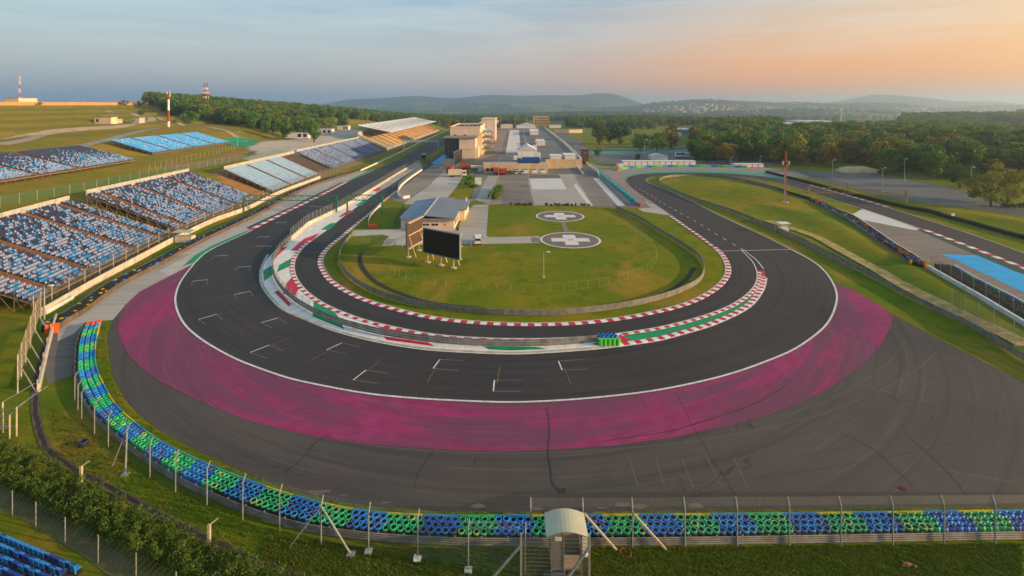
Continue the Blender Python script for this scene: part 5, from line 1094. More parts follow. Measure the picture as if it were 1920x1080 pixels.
gantry('bridge_gantry', 'ochre lattice gantry across the right-hand track', P(1516, 378), P(1699, 384), 5.0, 1.7, ORN, .35)
def mast(name, label, p, hgt, bands, r0=.5, r1=.35, cat='mast'):
    o = thing(name, label, cat, p); n = len(bands)
    for k, m in enumerate(bands): MB().cyl((0, 0, hgt * k / n), (0, 0, hgt * (k + 1) / n), r0 + (r1 - r0) * k / n, r0 + (r1 - r0) * (k + 1) / n, 10).build('section', m, o)
    return o
RM = M('red mast paint', 'a83426', '8c2a1e', 1, .5); GMAST = M('grey mast paint', 'a8aaa6', '94968f', 1, .5)
pm_ = G(1473, 379); t_ = thing('mast', 'tall red and grey two tone mast on the grass bank', 'mast', pm_)
MB().cyl((.12, 0, 0), (.12, 0, 12.8), .25, .22, 10).build('red_shaft', RM, t_); MB().cyl((-.26, 0, 0), (-.26, 0, 12.5), .2, .17, 10).build('grey_shaft', GMAST, t_); MB().cyl((0, 0, 12.5), (0, 0, 17.0), .3, .24, 10).build('top_shaft', RM, t_)
MB().cyl((0, 0, 12.2), (0, 0, 12.8), 0.7, 0.7, 12).build('collar', RM, t_); MB().cyl((0, 0, 13.6), (0, 0, 13.9), 0.55, 0.55, 12).build('collar', RM, t_)
for s in (-1, 1): MB().box((s * 1.0, -.2, 13.2), (.5, .5, 1.2)).build('loudspeaker', GMAST, t_)
MB().cyl((0, 0, -.3), (0, 0, .15), 1.1, 1.1, 12).build('base', CONCB, t_)
pl_ = G(316, 238); o = mast('mast', 'red and white banded mast on the left hill', pl_, 34 - (176 - VH) * pl_.y / F - pl_.z, [WHITEM, RM, RM, WHITEM, WHITEM, RM], .75, .55)
hh = 34 - (176 - VH) * pl_.y / F - pl_.z
for s in (-1, 1): MB().bar((s * .9, 0, hh - 2), (s * .9, 0, hh + 1.5), .3).build('antenna', WHITEM, o)
pt = G(37, 197); pt = Vector((pt.x, pt.y, pt.z)); ht = 34 - (143 - VH) * pt.y / F - pt.z; o = thing('mobile_mast', 'slim lattice mobile mast on the left skyline', 'mast', pt); sc_ = pt.y / 900
for k in range(7):
    zz = ht * k / 7; mb = MB()
    for sx in (-1, 1):
        for sy in (-1, 1): mb.bar((sx * .8 * sc_, sy * .8 * sc_, zz), (sx * .75 * sc_, sy * .75 * sc_, zz + ht / 7), .28 * sc_)
    mb.bar((-.8 * sc_, -.8 * sc_, zz), (.8 * sc_, -.8 * sc_, zz + ht / 7), .2 * sc_); mb.bar((.8 * sc_, .8 * sc_, zz), (.8 * sc_, -.8 * sc_, zz + ht / 7), .2 * sc_); mb.build('section', WHITEM if k % 2 else RM, o)
for s in (-1, 0, 1): MB().bar((s * 1.5 * sc_, -.5, ht - 6 * sc_), (s * 1.5 * sc_, -.5, ht), .8 * sc_).build('antenna', WHITEM, o)
ph = G(22, 197); k_ = ph.y / F; o = bld('hut', 'cream flat roofed hut beside the slim mast on the skyline', ph.x - 13 * k_, ph.x + 13 * k_, ph.y, ph.y + 14, ph.z - .5, 34 - (184 - VH) * k_, CREAM)
pt2 = Vector((-305, 510, 33)); o = thing('lattice_tower', 'red and white lattice tower rising from the forest', 'tower', pt2)
for k in range(8):
    mb = MB(); zz = 2.2 * k; wd = 2.2 - .15 * k
    for sx in (-1, 1):
        for sy in (-1, 1): mb.bar((sx * wd, sy * wd, zz), (sx * (wd - .15), sy * (wd - .15), zz + 2.2), .35)
    mb.bar((-wd, -wd, zz), (wd, -wd, zz + 2.2), .25); mb.bar((wd, -wd, zz), (-wd, -wd, zz + 2.2), .25); mb.build('section', RM if k % 2 == 0 else WHITEM, o)
for s in (-1.8, 0, 1.8): MB().bar((s, 0, 17.5), (s, 0, 22), .5).build('antenna', RM, o)
MB().bb(-3.4, 3.4, -3.4, 3.4, 10.5, 11.2).build('platform', RM, o)
LAMPH = M('lamp head', 'd8d6d0', 'c0beb8', 2, .4)
def lamp(label, p, h, arm=1.0, m=POST, group='light poles'):
    o = thing('light_pole', label, 'light pole', p, 0, group); MB().cyl((0, 0, -.2), (0, 0, h), .14, .08, 8).build('pole', m, o); MB().bar((0, 0, h - .05), (arm, 0, h + .1), .09).build('arm', m, o); MB().box((arm, 0, h + .08), (.7, .35, .16)).build('lamp_head', LAMPH, o); MB().box((0, 0, .1), (.6, .6, .3)).build('base', CONCB, o); return o
for u, v, vt, lb in ((1561, 333, 300, 'light pole at the far end of the right-hand car park'), (1655, 360, 315, 'light pole in the near part of the right-hand car park'), (1696, 338, 298, 'light pole at the forest edge of the car park'), (1821, 362, 314, 'light pole beside the big tree at the car park end'),
                     (1370, 314, 295, 'light pole left of the hairpin behind the painted tyre wall'), (1425, 318, 293, 'light pole right of the hairpin behind the containers'), (935, 342, 297, 'light pole in front of the paddock retaining wall'), (1079, 318, 270, 'thin pole at the corner of the paddock deck'),
                     (83, 606, 536, 'slim pole with white lamp at the end of the concrete wall'), (163, 520, 497, 'short lamp pole at the front of the nearest grandstand'), (1019, 520, 473, 'lone thin pole on the helipad meadow'), (445, 272, 247, 'lamp pole beside the paved yard on the left'), (611, 255, 225, 'green pole on the paved yard'), (1208, 300, 262, 'thin pole in front of the support paddock trees')):
    p = G(u, v); lamp(lb, p, 34 - (vt - VH) * p.y / F - p.z)
for i, (u, v, vt) in enumerate(((930, 240, 217), (934, 240, 217), (939, 240, 215), (966, 240, 214), (1008, 240, 217))):
    p = P(u, v, ZD); o = thing('flagpole', 'thin flagpole at the back of the paddock, number %s from the left' % ['one', 'two', 'three', 'four', 'five'][i], 'flagpole', p, 0, 'flagpoles'); MB().cyl((0, 0, 0), (0, 0, 34 - (vt - VH) * p.y / F - ZD), .3, .2, 6).build('pole', POST, o); MB().box((0, 0, .1), (1, 1, .3)).build('base', CONCB, o)
NTH = ['first', 'second', 'third', 'fourth', 'fifth', 'sixth', 'seventh', 'eighth', 'ninth', 'tenth', 'eleventh', 'twelfth']
# containers with red trim
def container(label, p, w_, d_, h_, group, rz=0, lift=0, trim=REDM):
    o = thing('container', label, 'container', p, rz, group); MB().bb(-w_ / 2, w_ / 2, 0, d_, 0, h_).build('body', WHITEM, o)
    MB().bb(-w_ / 2 - .08, w_ / 2 + .08, -.08, d_ + .08, h_, h_ + .18).build('roof', WHITEM, o); t = .16
    for x in (-w_ / 2 - .04, w_ / 2 - t + .04): MB().bb(x, x + t, -.05, 0, 0, h_).build('trim', trim, o)
    MB().bb(-w_ / 2, w_ / 2, -.05, 0, h_ - t, h_ - .01).build('trim', trim, o); MB().bb(w_ / 2, w_ / 2 + .05, 0, d_, h_ - t, h_).build('trim', trim, o); MB().bb(-w_ / 2, w_ / 2, -.05, 0, 0, t).build('trim', trim, o)
    MB().bb(-.5, .5, -.04, 0, .2, 2.0).build('door', WHITEM, o); return o
ORD = ['nearest', 'second nearest', 'third nearest', 'farthest']
for i in range(4): p = P(1002, 253.5, ZD); container(ORD[i] + ' of the four white red edged containers at the back of the paddock', Vector((p.x + i * .4, p.y + i * 13, ZD)), 8.5, 12, 3.6, 'containers in the far paddock row')
for i in range(3): p = P(1014.5, 273.5, ZD); container(['front', 'middle', 'rear'][i] + ' container of the three halfway along the paddock', Vector((p.x + .1 * i, p.y + i * 9, ZD)), 6.4, 8.2, 3.0, 'containers in the middle paddock row')
p = P(1043, 301.5, ZD); container('single white red edged container at the paddock deck front', p, 6.2, 9, 2.6, 'containers at the deck front')
for i in range(3): p = P(1070, 301, ZD); container(['front', 'middle', 'rear'][i] + ' container of the three at the right corner of the paddock deck', Vector((p.x, p.y + i * 4.4, ZD)), 6.4, 3.9, 2.7, 'containers at the deck corner')
p = P(1003, 281.5, ZD); container('small white cabin behind the pitched roof marquee', p, 2.6, 4, 3.0, 'cabins', trim=WHITEM)
for i in range(12):
    p = P(1174 + i * 11.4, 311.2); container(NTH[i] + ' from the left of the red edged garage units behind the hairpin', p, 3.25, 5, 2.5, 'garage units behind the hairpin')
for i in range(5): p = P(1383 + i * 11, 314); container(NTH[i] + ' from the left of the low red edged units right of the hairpin', p, 3.0, 4, 1.7, 'units right of the hairpin')
# vehicles
def wheel(o, x, y, r=.34, wd=.24):
    w_ = MB().cyl((x - wd / 2, y, r), (x + wd / 2, y, r), r, r, 12).build('wheel', RUB, o); MB().cyl((x - wd / 2 - .01, y, r), (x + wd / 2 + .01, y, r), r * .55, r * .55, 8).build('rim', STEEL, w_)
def loft(secs, m, nm, o):
    """body from cross-sections (y, halfwidth, z0, z1, topwidth)"""
    vs = []; k = 8
    for y, hw, z0, z1, tw in secs: vs += [(-hw * .92, y, z0), (-hw, y, z0 + .15), (-hw, y, (z0 + z1) / 2), (-tw, y, z1), (tw, y, z1), (hw, y, (z0 + z1) / 2), (hw, y, z0 + .15), (hw * .92, y, z0)]
    fs = [(i * k + j, i * k + (j + 1) % k, (i + 1) * k + (j + 1) % k, (i + 1) * k + j) for i in range(len(secs) - 1) for j in range(k)]
    fs += [tuple(range(k - 1, -1, -1)), tuple(range((len(secs) - 1) * k, len(secs) * k))]
    return MB().add(vs, fs).build(nm, m, o)
def van(label, p, rz, m, group=None):
    o = thing('van', label, 'van', p, rz, group)
    loft([(-2.4, .9, .35, 1.2, .86), (-2.38, .93, .3, 1.9, .74), (1.0, .95, .3, 1.95, .76), (1.6, .95, .3, 1.25, .85), (2.4, .86, .35, .95, .78)], m, 'body', o)
    MB().bb(-.68, .68, -2.44, -2.36, 1.2, 1.72).build('rear_window', GLASS, o); MB().bb(-.25, .25, -2.46, -2.40, .62, .76).build('number_plate', LINE, o)
    for s in (-1, 1): MB().bb(s * .93 - .03, s * .93 + .03, -1.9, .9, 1.2, 1.65).build('side_window', GLASS, o); MB().box((s * .8, -2.42, 1.0), (.14, .08, .5)).build('tail_light', RED, o); MB().box((s * 1.08, 1.3, 1.25), (.2, .12, .25)).build('mirror', DARKM, o)
    MB().add([(-.7, 1.02, 1.92), (.7, 1.02, 1.92), (.82, 1.62, 1.28), (-.82, 1.62, 1.28)], [(0, 1, 2, 3)]).build('windscreen', GLASS, o)
    MB().bb(-.9, .9, -2.5, -2.36, .32, .5).build('bumper', DARKM, o)
    for x in (-.86, .86):
        for y in (-1.5, 1.6): wheel(o, x, y)
    return o
van('white van parked on the concrete beside the helipad meadow', P(895, 461) + Vector((0, 2.4, 0)), R(4), WHITEM)
def car(label, p, rz, m, group='cars at the garages'):
    o = thing('car', label, 'car', p, rz, group)
    loft([(-2.1, .75, .35, .85, .7), (-1.9, .86, .25, .95, .8), (1.2, .88, .25, .92, .82), (2.1, .75, .3, .7, .68)], m, 'body', o); loft([(-1.7, .75, .88, .95, .7), (-1.1, .74, .88, 1.42, .6), (.3, .74, .88, 1.45, .6), (1.1, .72, .88, .93, .7)], GLASS, 'cabin', o)
    MB().bb(-.58, .58, -1.0, .25, 1.43, 1.48).build('roof', m, o)
    for s in (-1, 1): MB().box((s * .6, 2.08, .62), (.3, .06, .14)).build('headlight', LAMPH, o); MB().box((s * .6, -2.08, .72), (.3, .06, .14)).build('tail_light', RED, o)
    for x in (-.8, .8):
        for y in (-1.3, 1.35): wheel(o, x, y, .32, .2)
    return o
SILV = M('silver car paint', 'c6ccd2', 'b4bac0', .8, .3, 0, .3); BLK = M('black car paint', '2a2c30', '222428', .8, .3)
for u, m, lb in ((956, BLK, 'dark car between the red trucks and the silver cars'), (968.5, SILV, 'left of the two silver cars at the garage doors'), (980, SILV, 'right of the two silver cars at the garage doors')): car(lb, P(u, 326.5) + Vector((0, 1.5, 0)), R(180), m)
def truck(label, p, rz, L_, h_, mbox, mcab, group=None, cab=True, marks=(), w_=2.5):
    o = thing('truck', label, 'truck', p, rz, group)      # length along x, cab at +x
    b_ = MB().bb(-L_ / 2, L_ / 2, -w_ / 2, w_ / 2, 1.0, h_).build('cargo_box', mbox, o)
    for x0, x1, z0, z1, m in marks: MB().bb(x0 * L_ / 2, x1 * L_ / 2, -w_ / 2 - .04, -w_ / 2, z0 * h_, z1 * h_).build('livery_panel', m, b_)
    MB().bb(-L_ / 2 + .2, L_ / 2 + (1.8 if cab else 0), -w_ / 2 + .5, w_ / 2 - .5, .6, .98).build('chassis', DARKM, o)
    if cab:
        c_ = MB().bb(L_ / 2 + .25, L_ / 2 + 2.2, -w_ / 2 + .05, w_ / 2 - .05, .7, min(h_ - .3, 3.1)).build('cab', mcab, o); zc = min(h_ - .3, 3.1)
        MB().bb(L_ / 2 + 2.2, L_ / 2 + 2.24, -w_ / 2 + .2, w_ / 2 - .2, zc - 1.3, zc - .4).build('windscreen', GLASS, c_); MB().bb(L_ / 2 + .9, L_ / 2 + 1.9, -w_ / 2 + .01, -w_ / 2 + .05, zc - 1.25, zc - .45).build('side_window', GLASS, c_)
    for x in [-L_ / 2 + 1, -L_ / 2 + 2.1] + ([L_ / 2 + 1.2] if cab else [L_ / 2 - 1]):
        for y in (-w_ / 2 + .2, w_ / 2 - .2):
            wq = MB().cyl((x, y - .15, .5), (x, y + .15, .5), .5, .5, 12).build('wheel', RUB, o); MB().cyl((x, y - .16, .5), (x, y + .16, .5), .25, .25, 8).build('rim', STEEL, wq)
    return o
CRM = M('cream truck box', 'd8c8a8', 'c6b594', .5, .6); BLT = M('blue truck livery', '1e4f96', '1a4484', .6, .4); FIRE = M('fire engine red', 'b8302c', '9c2824', .8, .4)
truck('cream box truck parked beside the pit lane bushes', P(853, 332), R(0), 6.0, 3.5, CRM, WHITEM)
truck('red rescue truck half hidden left of the cream box truck', P(843, 324), R(80), 4, 3.0, FIRE, FIRE, marks=((-.9, .9, .5, .6, YEL),))
truck('red rescue truck behind the screen frame', P(871, 319), R(5), 4.5, 2.8, FIRE, FIRE)
truck('yellow and red fire truck in front of the retaining wall', P(931, 327), R(90), 4, 3.4, M('orange red truck', 'c0562c', 'a84824', .8, .5), FIRE)
truck('red fire truck beside the dark car at the retaining wall', P(943, 327.5), R(90), 3.6, 2.8, FIRE, FIRE)
truck('blue race transporter with bright logo at the deck front', P(995, 308, ZD), R(180), 9.0, 3.6, BLT, BLT, marks=((-.82, -.6, .5, .75, WHITEM), (-.3, .5, .5, .62, M('pale blue mark', '7fb0d8')), (.3, .42, .55, .72, RED), (.42, .52, .5, .68, GREENP)))
truck('white race transporter behind the blue one', P(992, 302, ZD), R(180), 12.0, 4.4, WHITEM, WHITEM, marks=((-.85, -.7, .68, .78, DARKM), (.0, .2, .66, .76, DARKM), (-.2, .1, .84, .92, ORANGE_T), (.3, .5, .6, .68, ORANGE_T)))
for i, u in enumerate((888, 900)): container(['left white cabin beside the retaining wall corner', 'right white cabin beside the retaining wall corner'][i], P(u, 322), 2.8, 2.6, 2.8, 'cabins', trim=WHITEM)
container('white shed among the bushes near the pit lane', P(896, 347), 2.4, 2.4, 2.6, 'cabins', trim=WHITEM)
def tent(label, p, w_, d_, h_, rise, m=None, cat='marquee'):
    o = thing('marquee', label, cat, p); m = m or WHITEM; MB().bb(-w_ / 2, w_ / 2, 0, d_, 0, h_).build('walls', m, o)
    MB().add([(-w_ / 2 - .2, -.2, h_), (w_ / 2 + .2, -.2, h_), (0, -.2, h_ + rise), (-w_ / 2 - .2, d_ + .2, h_), (w_ / 2 + .2, d_ + .2, h_), (0, d_ + .2, h_ + rise)], [(0, 1, 2), (5, 4, 3), (1, 4, 5, 2), (0, 2, 5, 3)]).build('roof', M('grey white roof fabric', 'c8c8cc', 'b2b2b8', .4, .6), o); return o
tent('white pitched roof marquee behind the race transporters', P(989, 290, ZD), 11.5, 16, 2.6, 3.2)
tent('low white marquee at the back of the paddock', P(986, 240.5, ZD), 24, 18, 3, 3.4); tent('cream flat marquee at the back left of the paddock', P(950, 240.5, ZD), 15, 14, 4.2, .8, CREAM)
tent('long white tent in the support paddock', P(1237, 300), 10, 8, 2.4, 1.2); tent('small white tent beside the blue transporter', P(1301, 297), 3, 4, 2.2, 2.2); tent('small pale tent at the right of the big round tree', P(1384, 297.5), 1.8, 3, 1.5, .8)
truck('black race truck in the support paddock', P(1196, 299), R(80), 6, 3.6, DARKM, DARKM, marks=((-.5, .5, .4, .6, ORANGE_T),)); truck('blue and white transporter in front of the support paddock trees', P(1280, 296.5), R(0), 9, 3.6, WHITEM, BLT, marks=((-1, .2, .65, .98, BLT),)); truck('small white truck at the orange end of the hairpin tyre wall', P(1163, 317.5), R(90), 3, 2.8, WHITEM, WHITEM)
bt = thing('banner_tower', 'dark banner covered tower at the top of the paddock ramp', 'tower', P(1097, 307)); MB().bb(-2.0, 2.0, 0, 3, 0, 8.3).build('banner_block', M('dark printed banner', '4a3f3e', '3a3232', .5, .7), bt); MB().bb(-.7, 1.2, -.05, 0, 5.9, 6.5).build('logo', RED, bt); MB().bb(-2.1, 2.1, -.1, 3.1, 8.3, 8.6).build('frame', STEEL, bt)
# other buildings near and far
for u0, u1, v0, v1, lb in ((534, 578, 247, 258, 'white low pavilion with pale roof on the paved yard'), (586, 622, 240.5, 250, 'second white pavilion nearer the covered grandstand'), (632, 653, 235, 243, 'grey glazed kiosk behind the covered grandstand')):
    p0 = G(u0, v1); kk = p0.y / F; x1 = p0.x + (u1 - u0) * kk; bld('pavilion', lb, p0.x, x1, p0.y, p0.y + 6, p0.z, p0.z + (v1 - v0) * kk * .8, WHITEM, roof=M('pale flat roof', 'c9c6c0', 'b4b1ab', .4, .7), wins=[('f', .55, .7, .1, .8), ('f', .78, .93, .1, .8)])
for u0, u1, v0, v1, m, lb in ((177, 208, 220, 231, CREAM, 'cream flat roofed hut on the terraced hill'), (208, 218, 223.5, 231, WOODP, 'small annex right of the cream hill hut'), (248, 261, 221, 231, GPANEL, 'grey cabin at the bend of the hill road'), (294, 302, 192.5, 198, WHITEM, 'white cube building on the skyline by the forest')):
    p0 = G(u0, v1); kk = p0.y / F; bld('hut', lb, p0.x, p0.x + (u1 - u0) * kk, p0.y, p0.y + 5, p0.z, p0.z + (v1 - v0) * kk, m, wins=[('f', .1, .25, .2, .7)])
o = bld('unfinished_block', 'ochre unfinished block with open bays beyond the paddock', *(lambda a, b: (a.x, b.x, a.y, a.y + 22))(P(1000, 236, -2), P(1030, 236, -2)), -3, 14, M('ochre concrete', 'c8a25a', 'b08a48', .2, .85), wins=[('f', .1 + .15 * k, .2 + .15 * k, .2 + .25 * j, .36 + .25 * j) for k in range(6) for j in range(3)])
bld('club_house', 'long low white building right of the ochre block', *(lambda a, b: (a.x, b.x, a.y, a.y + 15))(P(1030, 240, 0), P(1052, 240, 0)), -1, 4.5, WHITEM)
wall('boundary_wall', 'long pinkish panel wall beyond the lower paddock road', px((1040, 249), (1065, 249.5), (1092, 249)), .5, 4, PINK, step=9)
wall('retaining_wall', 'stone retaining wall behind the covered grandstand', [Vector((-121, 430, 0)), Vector((-124, 480, 0)), Vector((-125, 560, 0)), Vector((-120, 640, 0))], 1, 5.5, M('stone wall', '9c8468', '7f6a52', .6, .9, .5), step=12)
wall('boundary_wall', 'sunlit wall along the crest of the terraced hill', [Vector((-331, y, 0)) for y in (300, 340, 380, 420, 460, 500)], .5, 2.4, M('sunlit crest wall', 'b98f62', 'a07a52', .3, .9), step=10)
o = thing('marshal_post', 'small marshal shelter on the bank above the right guardrail', 'marshal post', G(1471, 436)); MB().bb(-1.0, 1.2, 0, 1.6, 0, 1.2).build('cabin', WHITEM, o); MB().bb(-1.3, 1.5, -.4, 1.9, 2.3, 2.45).build('roof', WHITEM, o)
for x in (-1.1, 1.3): MB().bar((x, 0, 0), (x, 0, 2.3), .1).bar((x, 1.7, 0), (x, 1.7, 2.3), .1).build('post', STEEL, o)
MB().bar((-2.4, 0, 0), (-2.4, 0, 4.2), .1).build('pole', POST, o)
o = thing('marshal_post', 'beige marshal post with roof at the concrete wall below the stands', 'marshal post', P(343, 455)); MB().bb(-2.0, 2.0, 0, 1.8, 0, 1.5).build('cabin', CONCB, o); MB().bb(-2.6, 2.0, -.3, 2.2, 2.5, 2.65).build('roof', CAN, o)
for x in (-2.2, 1.8): MB().bar((x, .1, 0), (x, .1, 2.5), .1).build('post', STEEL, o)
o = thing('marshal_post', 'small marshal booth on the pit wall end far along the straight', 'marshal post', P(794, 301)); MB().bb(-1.1, 1.1, 0, 2.2, 0, 1.2).build('base', REDM, o); MB().bb(-1.0, 1.0, .1, 2.1, 1.2, 3.6).build('cabin', GLASS, o); MB().bb(-1.3, 1.3, -.2, 2.4, 3.6, 3.9).build('roof', WHITEM, o)
o = thing('sign_board', 'small white distance board beside the long black tyre wall', 'sign', P(1787, 411)); MB().box((0, 0, 1.0), (.9, .1, 1.5)).build('board', WHITEM, o); MB().bar((-.3, .05, 0), (-.3, .05, 1), .08).bar((.3, .05, 0), (.3, .05, 1), .08).build('legs', POST, o)
# litter and loose things in the foreground
def lump(name, label, cat, p, sz, m, n=9):
    bm = bmesh.new(); bmesh.ops.create_icosphere(bm, subdivisions=2, radius=1)
    for v in bm.verts: k = 1 + rnd.uniform(-.45, .45); v.co = Vector((v.co.x * sz[0] * k, v.co.y * sz[1] * k, max(0, v.co.z * sz[2] * k + sz[2] * .6)))
    me = bpy.data.meshes.new(name); bm.to_mesh(me); bm.free(); me.materials.append(m); return tag(place(name, me, None, p), label, cat)
lump('plastic_bag', 'crumpled white plastic bag against a post of the curved catch fence', 'bag', P(781, 1052), (.26, .2, .26), WHITEM); lump('plastic_bag', 'white plastic sheet lying beside the marshal cabin', 'bag', P(1096, 1042), (.32, .2, .14), WHITEM)
lump('debris', 'rusty brown scrap lying on the run-off behind the right fence', 'debris', P(1694, 916), (.35, .2, .06), M('rust', '6a342c', '542a24', 4, .8)); 
tag(MB().add([(-.35, -.3, 0), (.35, -.3, 0), (.35, .3, 0), (-.35, .3, 0), (-.35, -.3, .02), (.35, -.3, .02), (.35, .3, .02), (-.35, .3, .02)], [(4, 5, 6, 7), (0, 1, 5, 4), (1, 2, 6, 5), (2, 3, 7, 6), (3, 0, 4, 7)]).build('drain_grate', DRAIN, None, P(1053, 921) + Vector((0, 0, .03))), 'small square drain grate at the end of the long crack', 'grate')
o = thing('brick_pile', 'little pile of bricks on the grass at the lower right', 'bricks', P(1702, 1062))
for x, y, z, a in ((0, 0, .06, .1), (.28, .05, .06, .4), (-.27, -.02, .06, -.2), (.1, .02, .18, .3), (-.15, .03, .18, -.3), (.5, -.1, .06, 1)): MB().box((x, y, z), (.26, .13, .11), a).build('brick', M('brick', '9c6a4c', '7c5440', 5, .9), o)
mb = MB(); rr = [(.42 + .06 * math.cos(b_), .06 + .06 * math.sin(b_)) for b_ in [k * math.pi / 3 for k in range(6)]]; n = 16
mb.add([(math.cos(2 * math.pi * i / n) * a_, math.sin(2 * math.pi * i / n) * a_, z_) for i in range(n) for a_, z_ in rr], [(i * 6 + j, ((i + 1) % n) * 6 + j, ((i + 1) % n) * 6 + (j + 1) % 6, i * 6 + (j + 1) % 6) for i in range(n) for j in range(6)]); tag(mb.build('hose_ring', M('faded orange hose', '8a4a28', '6a3a22', 3, .7), None, P(1173, 1038)), 'orange ring lying on the grass right of the marshal cabin', 'ring')
t_ = thing('tyre', 'dark blue tyre lying on the grass inside the curved fence', 'tyre', P(156, 836)); place('tread', tyre_mesh(M('dark blue rubber', '27496a', '1d3650', 3, .7), .42, .5, 14, 'tread'), t_); place('bead', tyre_mesh(BLACK_T, .25, .42, 12, 'bead'), t_)
tag(MB().box((0, 0, .7), (1.6, .15, 1.4), .5, rx=-.2).build('orange_board', ORANGE_T, None, P(97, 625)), 'orange board leaning at the end of the black tyre barrier', 'board')
# ---------------------------------------------------------------- vegetation
def leafmat(name, c1, c2, c3, tr=.25):
    m, t, b = newmat(name); p = pos(t)
    oi = nd(t, 'ShaderNodeObjectInfo'); n = noise(t, p, .35, 3, .6)
    c = mix(t, rmp(t, n, .35, .65), srgb(c1), srgb(c2)); c = mix(t, rmp(t, oi.outputs['Random'], .45, 1.0), c, srgb(c3))
    t.links.new(c, b.inputs['Base Color']); b.inputs['Roughness'].default_value = .7; b.inputs['Specular IOR Level'].default_value = .2
    tl = nd(t, 'ShaderNodeBsdfTranslucent'); t.links.new(c, tl.inputs[0]); mx = nd(t, 'ShaderNodeMixShader'); mx.inputs[0].default_value = tr
    t.links.new(b.outputs[0], mx.inputs[1]); t.links.new(tl.outputs[0], mx.inputs[2]); t.links.new(mx.outputs[0], t.nodes['Material Output'].inputs[0]); return m
LEAF = leafmat('broadleaf foliage', '4a6c1e', '648426', '80802a'); LEAFD = leafmat('dark foliage', '38561c', '4a6422', '626a26'); LEAFG = leafmat('golden foliage', '786c28', '907c30', '687024'); LEAFB = leafmat('bright foliage', '44681e', '5a7c26', '50691f'); BARK = M('bark', '5a4a3a', '3f3428', 2, .9)
HEDGE = leafmat('hedge foliage', '41561e', '5a6a22', '41561e', .15)
def leaves(cent, rad, n, size, rg, flat_=.0):
    """n leaf quads scattered in clumps: cent (k,3), rad (k,)"""
    k = len(cent); idx = rg.integers(0, k, n); d = rg.normal(size=(n, 3)); d /= np.linalg.norm(d, axis=1)[:, None]
    r = rad[idx] * rg.uniform(.35, 1.0, n) ** .5; c = cent[idx] + d * r[:, None] * np.array([1, 1, .8])
    nr = d + rg.normal(size=(n, 3)) * .7; nr /= np.linalg.norm(nr, axis=1)[:, None]
    a = np.cross(nr, rg.normal(size=(n, 3))); a /= np.linalg.norm(a, axis=1)[:, None]; b = np.cross(nr, a)
    s = (size * rg.uniform(.6, 1.4, n))[:, None]; v = np.stack([c - a * s, c - b * s * .7, c + a * s, c + b * s * .7], 1).reshape(-1, 3)
    return v, np.arange(4 * n).reshape(n, 4)
def leafmesh(name, v, f, m):
    me = bpy.data.meshes.new(name); me.vertices.add(len(v)); me.vertices.foreach_set('co', v.astype(np.float32).ravel())
    me.loops.add(f.size); me.loops.foreach_set('vertex_index', f.astype(np.int32).ravel()); me.polygons.add(len(f)); me.polygons.foreach_set('loop_start', np.arange(0, f.size, 4, dtype=np.int32)); me.polygons.foreach_set('loop_total', np.full(len(f), 4, np.int32))
    me.materials.append(m); me.update(); me.validate(); return me
def crown_mesh(name, seed, hgt, wd, n, size, m, kind='round', nc=34):
    rg = np.random.default_rng(seed); cs = []; rs = []
    while len(cs) < nc:
        p = rg.uniform(-1, 1, 3)
        rr = np.linalg.norm(p)
        if rr > 1 or rr < .35: continue
        if kind == 'tall': sx = .5 + .5 * (1 - abs(p[2]))
        else: sx = 1.0 - .25 * max(0, -p[2])
        cs.append([p[0] * wd * .42 * sx, p[1] * wd * .42 * sx, hgt * .52 + p[2] * hgt * .41]); rs.append(rg.uniform(.12, .22) * min(wd, hgt * .8))
    v, f = leaves(np.array(cs), np.array(rs), n, size, rg); v[:, 2] = np.maximum(v[:, 2], .3)
    return leafmesh(name, v, f, m), cs
def trunk_mesh(hgt, wd, seed):
    rg = random.Random(seed); mb = MB(); r = hgt * .022 + .08; mb.cyl((0, 0, -.4), (0, 0, hgt * .35), r * 1.25, r * .85, 8); mb.cyl((0, 0, hgt * .35), (.1, .1, hgt * .75), r * .85, r * .3, 7)
    for k in range(5): a = k * 1.26 + rg.uniform(-.3, .3); z = hgt * rg.uniform(.25, .5); mb.cyl((0, 0, z), (math.cos(a) * wd * .3, math.sin(a) * wd * .3, z + hgt * .22), r * .45, r * .12, 5)
    return mb.mesh('trunk', BARK)
def tree(label, p, hgt, wd, m, seed, kind='round', n=2600, size=None, group=None, name='tree'):
    o = thing(name, label, 'tree', p, 0, group); size = size or hgt * .028
    me, _ = crown_mesh('crown', seed, hgt, wd, n, size, m, kind); place('crown', me, o); place('trunk', trunk_mesh(hgt, wd, seed), o); return o
